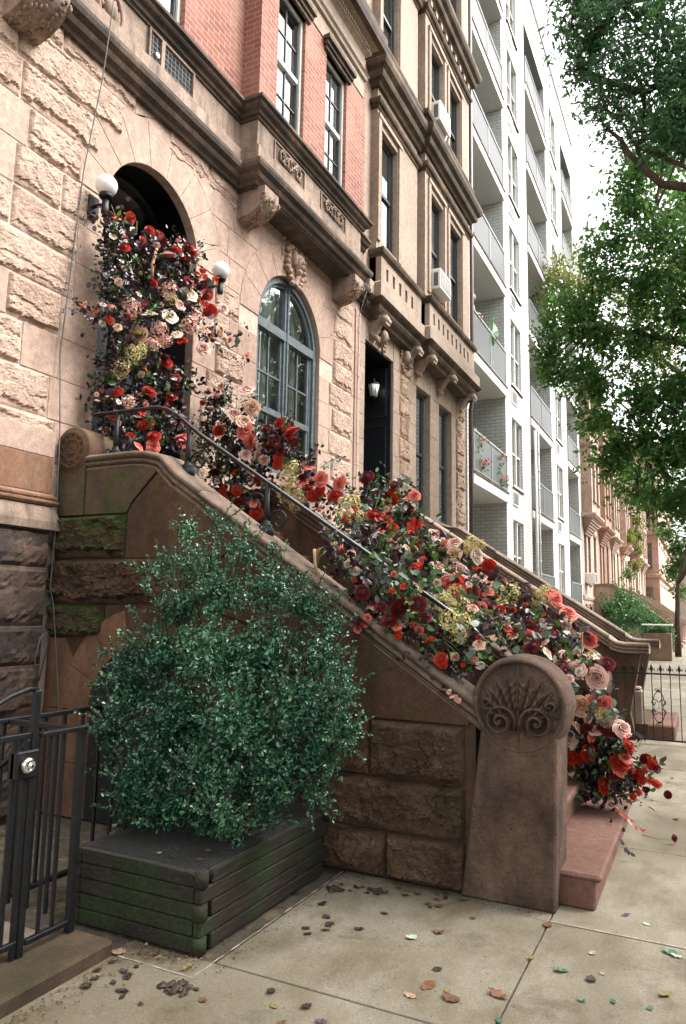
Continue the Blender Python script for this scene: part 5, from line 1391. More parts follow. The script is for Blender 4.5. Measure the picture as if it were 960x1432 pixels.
for i, z in enumerate(SL):
    top = (SL[i + 1] - .25) if i + 1 < len(SL) else 22.4
    for a, b in BAL: balcony(a, b, z, top)
    for a, b in WIN:
        w = MB(); m_ = (a + b) / 2
        for (u0, u1, v0, v1) in ((a, a + .04, z + .4, z + 2.45), (b - .04, b, z + .4, z + 2.45), (m_ - .035, m_ + .035, z + .4, z + 2.45), (a, b, z + .4, z + .44), (a, b, z + 2.41, z + 2.45), (a, b, z + 1.38, z + 1.43)): bar(w, WX, u0, u1, v0, v1, -.13, -.07 if u0 != m_ - .035 else -.04, 'whiteframe' if u0 != m_ - .035 else 'whitepaint')
        bar(w, WX, a - .05, b + .05, z + .34, z + .40, -.1, .06, 'whitepaint'); bar(w, WX, a - .05, b + .05, z + .325, z + .34, -.05, .05, 'tandark')
        wo = w.obj('window', None, W)
        g_ = MB(); g_.add([WX(*q, -.11) for q in rect(a, b, z + .4, z + 2.45)], [(0, 1, 2, 3)], 'skyglass'); g_.obj('pane', None, wo)
        g_ = MB(); bar(g_, WX, a, b, z + .4, z + 2.45, -.5, -.45, 'inside')
        if (i + int(a)) % 2: drape(g_, a + .05, a + .5, z + .5, z + 2.4, -5.05, 20, 'blind', .02)
        g_.obj('blind', None, wo)
        s_ = MB(); bar(s_, WX, a - .02, a + .62, z - .18, z + .24, -.05, .03, 'whitepaint'); bar(s_, WX, a + .02, a + .58, z - .14, z + .20, .03, .035, 'grille'); s_.obj('sleeve_grille', None, W)
# drainpipes on the second balcony stack
pp = MB(); pp.tube([(-4.70, 23.55, 0), (-4.70, 23.55, 7.6)], .05, 'whitepaint', 8); tag(pp.obj('drainpipe'), 'thicker white pipe standing in front of the second balcony stack of the white building', 'pipe')
pp = MB(); pp.tube([(-4.70, 24.05, 0), (-4.70, 24.05, 7.9)], .03, 'whitepaint', 8)
for i in range(12): pp.tube([(-4.70, 24.05, .6 * i + .3), (-4.70, 24.05, .6 * i + .36)], .042, 'whitepaint', 8)
tag(pp.obj('drainpipe'), 'thinner jointed white pipe right of the thicker one on the white building', 'pipe')
# person leaning at the balcony rail: one skinned body
def person(loc):
    x, y, z = loc
    vs = [(0, 0, .93), (0, 0, 1.12), (.02, 0, 1.32), (.03, 0, 1.42), (.05, 0, 1.50), (.06, 0, 1.58), (.07, 0, 1.67),
          (.0, .17, 1.37), (.10, .24, 1.14), (.24, .14, 1.10), (.33, .10, 1.10), (.0, -.17, 1.37), (.10, -.24, 1.14), (.24, -.14, 1.10), (.33, -.08, 1.10),
          (0, .09, .86), (.01, .10, .48), (0, .10, .07), (.10, .11, .03), (0, -.09, .86), (.01, -.10, .48), (0, -.10, .07), (.10, -.11, .03)]
    es = [(0, 1), (1, 2), (2, 3), (3, 4), (4, 5), (5, 6), (3, 7), (7, 8), (8, 9), (9, 10), (3, 11), (11, 12), (12, 13), (13, 14), (0, 15), (15, 16), (16, 17), (17, 18), (0, 19), (19, 20), (20, 21), (21, 22)]
    rad = [.14, .12, .15, .12, .055, .085, .085, .06, .045, .037, .03, .06, .045, .037, .03, .09, .06, .042, .035, .09, .06, .042, .035]
    me = bpy.data.meshes.new('person'); me.from_pydata([(a, b, c) for a, b, c in vs], es, [])
    o = bpy.data.objects.new('person', me); COL.objects.link(o)
    m = o.modifiers.new('s', 'SKIN'); m.use_smooth_shade = True
    for i, r_ in enumerate(rad): me.skin_vertices[0].data[i].radius = (r_, r_)
    me.skin_vertices[0].data[0].use_root = True
    s_ = o.modifiers.new('b', 'SUBSURF'); s_.levels = 2; s_.render_levels = 2
    dg = bpy.context.evaluated_depsgraph_get(); m2 = bpy.data.meshes.new_from_object(o.evaluated_get(dg)); COL.objects.unlink(o); bpy.data.objects.remove(o)
    m2.name = 'person'; m2.materials.clear()
    for q in ('skin', 'shirt', 'inside'): m2.materials.append(M[q])
    for p in m2.polygons:
        zc = p.center.z; p.use_smooth = True
        p.material_index = 0 if zc > 1.46 or p.center.x > .2 else (1 if zc > .92 else 2)
    o = bpy.data.objects.new('person', m2); COL.objects.link(o); o.location = loc
    h = MB(); blob(h, (x + .05, y, z + 1.66), (.098, .092, .11), 'hair'); blob(h, (x - .03, y, z + 1.70), (.06, .06, .06), 'hair'); h.obj('hair', None, o)
    h = MB(); blob(h, (x + .115, y, z + 1.62), (.06, .068, .085), 'skin'); blob(h, (x + .172, y, z + 1.61), (.016, .012, .02), 'skin')
    for s2_ in (-1, 1): blob(h, (x + .165, y + s2_ * .027, z + 1.637), (.008, .011, .006), 'inside', 8)
    blob(h, (x + .166, y, z + 1.572), (.008, .02, .005), 'shirt', 8)
    for s2_ in (-1, 1): blob(h, (x + .07, y + s2_ * .09, z + 1.61), (.02, .01, .028), 'skin', 8)
    h.obj('face', None, o)
    return tag(o, 'dark haired person in a pale top leaning on the railing of the third floor balcony', 'person')
person((-5.03, 17.15, 7.98))
# balcony plants
def bigleaf(loc):
    t = thing('balcony_plant', loc, 'potted plant with one huge pale green leaf sticking out over the balcony railing', 'plant')
    x, y, z = loc; b = MB(); b.lathe((x, y, z), [(.0, 0), (.14, 0), (.18, .3), (.19, .32), (.16, .32), (.0, .3)], 'potclay', 16); b.obj('pot', None, t)
    b = MB(); b.tube([(x, y, z + .3), (x + .05, y, z + .8), (x + .15, y + .05, z + 1.1)], .015, 'greenstem', 6); b.obj('stem', None, t)
    n = 22; vs = [(x + .15, y + .05, z + 1.15)]
    for i in range(n):
        a = 2 * PI * i / n; r_ = .42 * (1 + .10 * math.cos(a * 9)); vs.append((x + .20 + .06 * math.cos(a * 3), y + .05 + r_ * .72 * math.cos(a), z + 1.22 + r_ * math.sin(a)))
    b = MB(); b.add(vs, [(0, i + 1, (i + 1) % n + 1) for i in range(n)], 'hedge'); o = b.obj('leaf', None, t); fattr(o.data, [.95] * n)
bigleaf((-4.95, 18.5, 7.98))
for (y_, z_, lab, sd_) in ((18.9, 4.95, 'trailing plant with small pink flowers at the end of the lowest balcony railing', 3), (16.9, 5.0, 'bushy potted plant peeping over the left end of the lowest full balcony', 4)):
    t = thing('balcony_plant', (-4.85, y_, z_), lab, 'plant')
    b = MB(); b.lathe((-4.95, y_, z_), [(.0, 0), (.12, 0), (.15, .24), (.0, .24)], 'potclay', 12); b.obj('pot', None, t)
    leaves('foliage', [(-4.9, y_, z_ + .5, .28), (-4.72, y_ + .2, z_ + .8, .2), (-4.7, y_ + .3, z_ + .2, .2), (-4.9, y_ - .05, z_ + 1.1, .2)], 260, .07, 'hedge', t, seed=sd_)
    leaves('blossom', [(-4.70, y_ + .25, z_ + .85, .10), (-4.68, y_ + .35, z_ + .3, .12)], 50, .05, 'f_c', t, seed=sd_, asp=.9)
# ------------------------------------------------------------------ far row of brownstones
def farhouse(y0, w, mat, top, bay, label, seed):
    random.seed(seed); X = -4.8
    t = thing('brownstone_house', (X, y0 + w / 2, 0), label, 'house')
    P0 = PX(X); P1_ = PX(X + bay)
    yb0, yb1 = y0 + .35, y0 + w * .58
    fl = [(.55, 2.0), (3.1, 5.5), (6.9, 8.9), (10.1, 11.9), (13.1, 14.6)]
    fl = [f_ for f_ in fl if f_[1] < top - .5]
    cols = [y0 + w * .13, y0 + w * .36]; dcol = y0 + w * .72
    Hb = []; Hr = []; hb = []
    for i, (a, b) in enumerate(fl):
        for c in cols:
            (hb if i == 0 or i == 1 else Hb).append((c, c + w * .15, a, b))
        (Hr).append((dcol, dcol + w * .16, (a if i != 1 else 2.4), b))
    m = MB()
    holed(m, P0, y0, y0 + w, 0, 6.1, hb + [h for h in Hr if h[3] < 6.1], mat, .18)
    holed(m, P0, y0, yb0, 6.1, top, [], mat); holed(m, P0, yb1, y0 + w, 6.1, top, [h for h in Hr if h[2] > 6], mat, .18)
    holed(m, P1_, yb0, yb1, 6.1, top - .4, Hb, mat, .18)
    for yy in (yb0, yb1): m.add([(X, yy, 6.1), (X + bay, yy, 6.1), (X + bay, yy, top - .4), (X, yy, top - .4)], [(0, 1, 2, 3)], mat)
    m.box(X, X + bay, yb0, yb1, 6.0, 6.1, mat); m.box(X - 8, X - .05, y0, y0 + w, top - .1, top, 'fardark')
    m.add([(X, y0, 0), (X - 8, y0, 0), (X - 8, y0, top), (X, y0, top)], [(0, 1, 2, 3)], mat); m.add([(X, y0 + w, 0), (X - 8, y0 + w, 0), (X - 8, y0 + w, top), (X, y0 + w, top)], [(0, 1, 2, 3)], mat)
    m.obj('wall', None, t)
    k = MB(); path = [(X, y0), (X, yb0), (X + bay, yb0), (X + bay, yb1), (X, yb1), (X, y0 + w)]
    for z_, d_, mm in ((6.05, .18, mat), (9.4, .10, mat), (2.3, .07, mat)):
        k.sweep(path if z_ > 5 else [(X, y0), (X, y0 + w)], [(-.05, z_), (d_ * .5, z_ + .02), (d_, z_ + .12), (d_, z_ + .2), (-.05, z_ + .24)], mm); k.obj('string_course', None, t); k = MB()
    k = MB()     # corbelled underside of the bay
    for i in range(6): k.box(X, X + bay * (i + 1) / 6.5, yb0 + .5 * (1 - (i + 1) / 6.5), yb1 - .5 * (1 - (i + 1) / 6.5), 5.35 + i * .11, 5.46 + i * .11, mat)
    k.obj('bay_corbel', None, t)
    k = MB(); k.sweep(path, [(-.2, top - .7), (.05, top - .7), (.08, top - .5), (.25, top - .4), (.35, top - .3), (.35, top - .1), (-.2, top)], 'fardark'); k.obj('cornice', None, t)
    for (a, b, c, d) in hb + Hr: farwin(t, P0, a, b, c, d)
    for (a, b, c, d) in Hb: farwin(t, P1_, a, b, c, d)
    # stoop: near and far cheek wall with a slanting top, steps between
    s_ = MB(); ys0, ys1 = dcol - .35, dcol + w * .16 + .35
    for q in (ys0, ys1):
        s_.prism([(X, 0), (X + 3.6, 0), (X + 3.65, 1.1), (X + 3.3, 1.2), (X + .9, 3.05), (X, 3.05)], lambda u, v, h: (u, h, v), q - .12, q + .12, mat)
        s_.prism([(X + 3.72, 1.1), (X + 3.72, 1.22), (X + 3.3, 1.32), (X + .9, 3.17), (X, 3.17), (X, 3.05), (X + .9, 3.05), (X + 3.3, 1.2)], lambda u, v, h: (u, h, v), q - .17, q + .17, 'fardark')
    for j in range(12): s_.box(X, X + 3.75 - j * .27, ys0 + .12, ys1 - .12, j * .196, (j + 1) * .196, mat)
    s_.obj('stoop', None, t)
    return t
def farwin(t, P, a, b, c, d):
    w = MB(); th = .05
    for (u0, u1, v0, v1) in ((a, a + th, c, d), (b - th, b, c, d), (a, b, c, c + th), (a, b, d - th, d), (a, b, (c + d) / 2 - .03, (c + d) / 2 + .03)): bar(w, P, u0, u1, v0, v1, -.16, -.10, 'dkframe')
    bar(w, P, a - .08, b + .08, d, d + .14, -.02, .06, 'fardark'); bar(w, P, a - .05, b + .05, c - .08, c, -.02, .08, 'fardark')
    o = w.obj('window', None, t)
    g_ = MB(); g_.add([P(*q, -.13) for q in rect(a, b, c, d)], [(0, 1, 2, 3)], 'glass'); bar(g_, P, a, b, c, d, -.42, -.38, 'inside'); g_.obj('pane', None, o)
FH = [(34.0, 5.6, 'farpink', 12.6, .45, 'pale pink brownstone standing right against the white apartment block'),
      (39.6, 5.4, 'farred', 12.2, .40, 'redder brownstone with a bay, second house beyond the white block'),
      (45.0, 5.6, 'farpink', 12.8, .30, 'pink brownstone with a window box, third house beyond the white block'),
      (50.6, 5.6, 'farpink', 12.4, .45, 'pink brownstone with wall lamps, fourth house beyond the white block'),
      (56.2, 6.0, 'farred', 12.6, .40, 'red brownstone with a creeper on its bay, fifth house beyond the white block'),
      (62.2, 6.0, 'farpink', 12.4, .45, 'pink brownstone, sixth house beyond the white block'),
      (68.2, 6.2, 'farpink', 12.6, .40, 'pink brownstone just before the projecting salmon house'),
      ]
for i, a in enumerate(FH): farhouse(*a, 100 + i)
# projecting salmon house with corner bay seen end on
t = thing('brownstone_house', (-3.6, 80, 0), 'salmon coloured house projecting forward at the far end of the row', 'house')
X8 = -3.6; P8 = PY(75.0)
m = MB(); wins = [(-4.9, -4.2, 1.9, 4.3), (-4.9, -4.2, 6.2, 8.5), (-4.9, -4.2, 10.3, 12.4), (-4.9, -4.2, 14.0, 16.0)]
holed(m, P8, -9, X8, 0, 18.5, wins, 'farred', .2); m.add([(X8, 75, 0), (X8, 120, 0), (X8, 120, 18.5), (X8, 75, 18.5)], [(0, 1, 2, 3)], 'farpink')
m.obj('wall', None, t)
for h in wins: farwin(t, P8, *h)
k = MB()
for z_, d_ in ((5.2, .2), (9.3, .2), (13.2, .2), (18.0, .5)): k.sweep([(-9, 75), (X8, 75), (X8, 120)], [(-.1, z_), (d_, z_ + .1), (d_, z_ + .4), (-.1, z_ + .5)], 'farred' if z_ < 17 else 'fardark'); k.obj('string_course', None, t); k = MB()
PF = PX(X8)
for i in range(12):
    for c, d in ((2.4, 4.6), (6.2, 8.5), (10.3, 12.4)): farwin(t, PF, 76.5 + i * 3.4, 77.7 + i * 3.4, c, d)
aircon_far = thing('air_conditioner', (-4.6, 35.2, 3.2), 'white air conditioner low on the pale pink house right of the white block', 'air conditioner')
b = MB(); b.bbox(-4.85, -4.35, 34.75, 35.4, 3.05, 3.55, .02, 'white'); b.obj('casing', None, aircon_far)
b = MB(); b.box(-4.348, -4.34, 34.8, 35.35, 3.1, 3.5, 'grille'); b.obj('vent_grille', None, aircon_far)
lamp_m = NT('warm_lamp_glass'); e_ = lamp_m.n('ShaderNodeEmission'); e_.inputs[0].default_value = (1, .55, .2, 1); e_.inputs[1].default_value = 6; lamp_m.l(e_.outputs[0], lamp_m.out.inputs[0]); M['lampglow'] = lamp_m.m
for (loc, lab) in (((-4.35, 51.0, 5.35), 'small lit orange wall lamp on a far pink house'), ((-3.3, 41.0, 1.55), 'left one of two low warm lamps glowing in front of the dark shrubs'), ((-2.9, 42.0, 1.45), 'right one of two low warm lamps glowing in front of the dark shrubs')):
    t = thing('lamp', loc, lab, 'lamp'); x, y, z = loc
    b = MB(); b.lathe(loc, [(.0, -.13), (.10, -.09), (.13, 0), (.10, .09), (.0, .13)], 'lampglow', 12); b.obj('lamp_glass', None, t)
    b = MB()
    if z > 3: b.tube([(x, y, z + .13), (x, y, z + .3), (-4.8, y, z + .3)], .03, 'iron', 6)
    else: b.tube([(x, y, 0), (x, y, z - .12)], .04, 'iron', 8)
    b.obj('lamp_bracket', None, t)
# distant row across the end of the street and opposite kerb line give the far view an end
t = thing('distant_terrace', (0, 190, 0), 'hazy pale terrace closing the view at the far end of the street', 'building')
m = MB(); PT_ = PY(190.0); holes = [(x, x + 1.2, z, z + 2) for x in range(-30, 40, 3) for z in (2, 6, 10, 14)]
holed(m, PT_, -40, 45, 0, 17, holes, 'farpink', .3); m.obj('wall', None, t)
for h in holes[40:64]: farwin(t, PT_, *h)
G1F= [('d', -4.45, 4.57, 5.06, 0.058), ('d', -4.45, 4.52, 4.75, 0.063), ('d', -4.45, 4.82, 5.07, 0.053), ('d', -4.45, 4.94, 5.07, 0.067), ('m', -4.45, 4.99, 5.04, 0.068), ('r', -4.45, 5.09, 4.94, 0.082), ('d', -4.45, 5.19, 5.05, 0.076), ('d', -4.45, 5.34, 5.02, 0.057), ('d', -4.45, 5.4, 5.18, 0.064), ('d', -4.45, 5.46, 5.14, 0.065), ('m', -4.45, 5.36, 5.17, 0.064), ('t', -4.45, 5.62, 4.98, 0.095), ('t', -4.45, 5.79, 5.03, 0.082), ('d', -4.45, 5.41, 4.82, 0.064), ('d', -4.45, 4.9, 4.59, 0.066), ('m', -4.45, 5.64, 4.88, 0.073), ('d', -4.45, 5.72, 4.81, 0.081), ('w', -4.45, 5.43, 4.7, 0.085), ('r', -4.45, 5.3, 4.53, 0.063), ('d', -4.45, 5.78, 4.66, 0.089), ('t', -4.45, 5.67, 4.68, 0.066), ('k', -4.45, 4.63, 4.23, 0.102), ('w', -4.45, 4.88, 4.26, 0.086), ('k', -4.45, 5.12, 4.62, 0.103), ('h', -4.45, 5.17, 4.54, 0.069), ('w', -4.45, 5.16, 4.36, 0.082), ('p', -4.45, 4.76, 4.04, 0.084), ('k', -4.45, 5.02, 4.17, 0.094), ('k', -4.45, 5.44, 4.38, 0.106), ('k', -4.45, 5.53, 4.51, 0.086), ('w', -4.45, 5.28, 4.22, 0.062), ('k', -4.45, 4.95, 4.01, 0.079), ('k', -4.45, 5.12, 4.1, 0.081), ('p', -4.45, 5.96, 4.51, 0.076), ('r', -4.45, 6.0, 4.77, 0.061), ('d', -4.45, 5.37, 4.2, 0.056), ('r', -4.45, 5.69, 4.22, 0.073), ('t', -4.45, 5.33, 4.14, 0.049), ('h', -4.45, 4.7, 3.84, 0.095), ('h', -4.5, 4.62, 3.68, 0.094), ('h', -4.45, 4.79, 3.9, 0.077), ('m', -4.45, 5.12, 3.94, 0.081), ('d', -4.5, 5.2, 3.92, 0.075), ('d', -4.5, 5.36, 3.83, 0.056), ('m', -4.5, 5.36, 3.74, 0.063), ('d', -4.5, 4.99, 3.57, 0.079), ('d', -4.5, 5.29, 3.6, 0.076), ('d', -4.5, 4.6, 3.46, 0.056), ('d', -4.5, 4.56, 3.23, 0.062), ('k', -4.5, 4.74, 3.4, 0.076), ('t', -4.5, 5.25, 3.48, 0.061), ('t', -4.5, 4.89, 3.34, 0.058), ('t', -4.5, 5.21, 3.41, 0.054), ('d', -4.5, 4.96, 3.26, 0.052), ('d', -4.5, 5.04, 3.3, 0.046), ('d', -4.5, 4.88, 3.23, 0.045), ('d', -4.5, 5.09, 3.17, 0.08), ('c', -4.5, 4.89, 3.03, 0.058), ('c', -4.5, 5.08, 3.07, 0.073), ('d', -4.5, 4.78, 3.1, 0.051), ('c', -4.5, 5.51, 3.26, 0.07), ('c', -4.5, 5.51, 3.19, 0.056), ('p', -4.45, 5.7, 4.42, 0.059)]
G2F= [('r', -4.57, 5.95, 3.86, 0.068), ('r', -4.22, 5.95, 3.57, 0.088), ('p', -4.09, 5.95, 3.48, 0.094), ('p', -4.0, 5.95, 3.62, 0.08), ('r', -4.08, 5.95, 3.81, 0.087), ('d', -4.4, 5.95, 3.42, 0.081), ('c', -4.07, 5.95, 3.39, 0.094), ('c', -4.01, 5.95, 3.28, 0.079), ('d', -3.67, 5.95, 3.43, 0.071), ('c', -3.52, 5.95, 3.33, 0.084), ('r', -4.06, 5.95, 3.14, 0.065), ('r', -3.92, 5.95, 3.12, 0.057), ('r', -3.83, 5.95, 3.07, 0.057), ('m', -3.73, 5.95, 3.26, 0.078), ('d', -3.55, 5.95, 3.27, 0.07), ('m', -3.66, 5.95, 3.17, 0.077), ('d', -3.67, 5.95, 3.08, 0.063), ('m', -3.8, 5.95, 3.2, 0.064), ('d', -3.68, 5.95, 3.01, 0.063), ('t', -4.17, 5.95, 2.94, 0.065), ('d', -4.32, 5.95, 2.78, 0.058), ('d', -4.15, 5.95, 2.78, 0.065), ('m', -4.12, 5.95, 2.63, 0.1), ('d', -3.91, 5.95, 2.54, 0.085), ('c', -3.94, 5.95, 2.63, 0.064), ('d', -3.91, 5.95, 2.87, 0.071), ('m', -4.44, 5.95, 2.99, 0.066), ('d', -4.2, 5.95, 2.76, 0.058), ('m', -3.83, 5.95, 3.38, 0.064), ('m', -3.5, 5.95, 3.22, 0.063), ('h', -3.55, 5.95, 2.9, 0.104), ('h', -3.48, 5.95, 2.79, 0.103), ('h', -3.58, 5.95, 2.72, 0.097), ('h', -3.42, 5.95, 2.68, 0.096), ('h', -3.5, 5.95, 2.98, 0.083), ('h', -3.46, 5.95, 2.6, 0.082), ('c', -3.33, 5.95, 2.94, 0.062), ('c', -3.2, 5.95, 2.83, 0.075), ('c', -3.38, 5.95, 2.81, 0.069), ('m', -3.39, 5.95, 2.86, 0.062), ('d', -3.28, 5.95, 2.68, 0.075), ('d', -3.2, 5.95, 2.72, 0.074), ('d', -3.04, 5.95, 2.66, 0.087), ('c', -2.99, 5.95, 2.78, 0.073), ('t', -3.22, 5.95, 2.57, 0.054), ('d', -3.32, 5.95, 2.75, 0.055)]
G3F= [('m', -2.68, 5.87, 2.8, 0.091), ('m', -2.49, 5.87, 2.64, 0.089), ('d', -2.45, 5.87, 2.6, 0.083), ('m', -2.41, 5.87, 2.71, 0.063), ('h', -2.61, 5.31, 2.44, 0.106), ('h', -2.65, 5.52, 2.52, 0.092), ('h', -2.51, 5.32, 2.37, 0.07), ('d', -2.55, 5.29, 2.4, 0.07), ('d', -2.51, 5.1, 2.32, 0.051), ('d', -2.46, 5.55, 2.4, 0.091), ('d', -2.47, 5.82, 2.49, 0.076), ('d', -2.38, 5.62, 2.37, 0.073), ('d', -2.3, 5.56, 2.3, 0.06), ('c', -2.22, 5.87, 2.61, 0.056), ('c', -2.27, 5.87, 2.58, 0.056), ('m', -2.27, 5.87, 2.47, 0.075), ('m', -2.21, 5.87, 2.43, 0.062), ('t', -2.19, 5.8, 2.3, 0.117), ('m', -2.18, 5.44, 2.19, 0.11), ('c', -2.3, 5.32, 2.24, 0.04), ('d', -2.03, 5.4, 2.09, 0.068), ('r', -2.02, 5.87, 2.24, 0.092), ('r', -1.86, 5.87, 2.18, 0.072), ('c', -1.95, 5.85, 2.15, 0.067), ('p', -1.85, 5.8, 2.07, 0.083), ('p', -1.9, 5.63, 2.06, 0.07), ('r', -1.73, 5.56, 1.93, 0.085), ('t', -1.87, 5.1, 1.92, 0.101), ('m', -1.94, 4.64, 1.89, 0.079), ('r', -1.83, 5.37, 1.95, 0.067), ('w', -1.62, 5.7, 2.06, 0.069), ('h', -1.71, 5.7, 2.13, 0.081), ('h', -1.66, 5.7, 2.17, 0.07), ('h', -1.59, 5.7, 2.15, 0.052), ('c', -1.69, 5.15, 1.82, 0.063), ('d', -1.52, 5.7, 1.98, 0.069), ('t', -1.6, 5.64, 1.93, 0.051), ('r', -1.54, 5.5, 1.86, 0.066), ('o', -1.66, 5.32, 1.83, 0.07), ('o', -1.6, 5.21, 1.77, 0.069), ('o', -1.5, 5.12, 1.75, 0.067), ('c', -1.43, 5.68, 1.83, 0.056), ('c', -1.45, 5.38, 1.77, 0.054), ('h', -1.6, 5.04, 1.74, 0.082), ('h', -1.57, 4.72, 1.67, 0.082), ('h', -1.49, 4.84, 1.64, 0.083), ('h', -1.39, 4.3, 1.56, 0.079), ('h', -1.35, 4.45, 1.54, 0.076), ('h', -1.34, 4.3, 1.48, 0.065), ('h', -1.38, 5.47, 1.75, 0.092), ('h', -1.36, 5.68, 1.78, 0.084), ('h', -1.32, 5.32, 1.67, 0.068), ('h', -1.31, 5.62, 1.74, 0.061), ('m', -1.36, 5.06, 1.65, 0.086), ('d', -1.4, 4.8, 1.63, 0.063), ('d', -1.56, 5.0, 1.71, 0.051), ('d', -1.34, 4.52, 1.56, 0.041), ('c', -1.37, 4.93, 1.63, 0.049), ('d', -1.3, 5.17, 1.63, 0.046), ('m', -1.28, 5.26, 1.64, 0.052), ('h', -1.11, 5.7, 1.75, 0.072), ('h', -1.14, 5.7, 1.68, 0.066), ('h', -1.08, 5.7, 1.79, 0.055), ('c', -1.01, 5.7, 1.72, 0.065), ('c', -0.92, 5.7, 1.61, 0.065), ('c', -1.04, 5.7, 1.76, 0.049), ('m', -1.16, 5.5, 1.61, 0.085), ('m', -1.08, 5.6, 1.58, 0.081), ('m', -1.11, 5.11, 1.5, 0.079), ('m', -1.09, 5.3, 1.52, 0.071), ('r', -1.15, 4.97, 1.5, 0.068), ('t', -1.18, 4.77, 1.49, 0.056), ('p', -0.92, 5.64, 1.48, 0.101), ('d', -0.99, 5.28, 1.45, 0.076), ('m', -1.01, 4.84, 1.39, 0.07), ('c', -1.05, 4.99, 1.44, 0.058), ('m', -1.01, 5.0, 1.41, 0.058), ('c', -0.77, 5.7, 1.43, 0.064), ('m', -0.84, 5.51, 1.4, 0.072), ('p', -0.75, 5.44, 1.33, 0.076), ('r', -0.85, 5.09, 1.33, 0.043), ('w', -0.93, 4.89, 1.35, 0.051), ('m', -0.93, 5.06, 1.37, 0.063), ('m', -0.83, 4.86, 1.28, 0.055), ('m', -0.63, 5.5, 1.26, 0.071), ('r', -0.75, 4.98, 1.25, 0.06), ('r', -0.65, 5.11, 1.2, 0.075), ('r', -0.76, 4.68, 1.21, 0.035), ('m', -0.8, 4.76, 1.25, 0.049), ('m', -0.73, 5.08, 1.25, 0.057), ('m', -1.97, 4.27, 1.72, 0.069), ('m', -1.71, 4.27, 1.63, 0.081), ('m', -1.78, 4.27, 1.55, 0.068), ('m', -1.59, 4.27, 1.65, 0.076), ('m', -1.54, 4.27, 1.58, 0.057), ('m', -1.98, 4.27, 1.53, 0.051), ('c', -1.73, 4.27, 1.51, 0.036), ('o', -1.72, 4.27, 1.45, 0.027), ('o', -1.73, 4.27, 1.5, 0.027), ('o', -1.72, 4.27, 1.48, 0.027), ('o', -1.54, 4.27, 1.44, 0.022), ('o', -1.51, 4.3, 1.44, 0.022), ('d', -1.45, 4.3, 1.32, 0.052), ('d', -1.44, 4.3, 1.29, 0.035), ('m', -1.84, 4.27, 1.63, 0.05), ('c', -2.0, 4.27, 1.49, 0.028), ('c', -1.96, 4.27, 1.52, 0.028), ('c', -1.93, 4.27, 1.56, 0.027)]
G4F= [('p', -0.85, 5.75, 0.94, 0.08), ('c', -0.73, 5.75, 0.98, 0.069), ('c', -0.68, 5.75, 0.96, 0.058), ('h', -0.71, 5.75, 0.88, 0.074), ('r', -0.68, 5.75, 0.82, 0.058), ('r', -0.76, 5.75, 0.76, 0.053), ('h', -0.69, 5.75, 0.91, 0.058), ('r', -0.57, 5.75, 0.79, 0.067), ('r', -0.64, 5.75, 0.87, 0.042), ('w', -0.95, 5.75, 0.68, 0.08), ('r', -0.88, 5.75, 0.77, 0.058), ('m', -0.81, 5.75, 0.75, 0.079), ('c', -0.78, 5.75, 0.72, 0.047), ('m', -0.66, 5.75, 0.77, 0.068), ('m', -0.71, 5.75, 0.8, 0.052), ('t', -0.56, 5.75, 0.74, 0.057), ('d', -0.53, 5.75, 0.67, 0.067), ('d', -0.57, 5.75, 0.58, 0.057), ('d', -0.81, 5.75, 0.6, 0.074), ('d', -0.92, 5.75, 0.55, 0.074), ('d', -0.86, 5.75, 0.54, 0.053), ('d', -0.6, 5.75, 0.55, 0.077), ('d', -0.57, 5.75, 0.53, 0.067), ('m', -0.42, 5.75, 0.6, 0.051), ('d', -0.38, 5.75, 0.57, 0.071), ('m', -0.35, 5.75, 0.54, 0.045), ('d', -0.46, 5.75, 0.48, 0.071), ('d', -0.71, 5.75, 0.38, 0.073), ('c', -0.59, 5.75, 0.51, 0.052), ('o', -0.43, 5.75, 0.45, 0.03), ('o', -0.39, 5.75, 0.45, 0.03), ('o', -0.36, 5.75, 0.44, 0.03), ('o', -0.34, 5.75, 0.43, 0.03), ('o', -0.47, 5.75, 0.36, 0.03), ('o', -0.51, 5.75, 0.33, 0.031), ('o', -0.45, 5.75, 0.44, 0.03), ('m', -0.28, 5.75, 0.37, 0.035), ('m', -0.63, 5.75, 0.46, 0.052), ('c', -0.55, 5.75, 0.59, 0.046)]
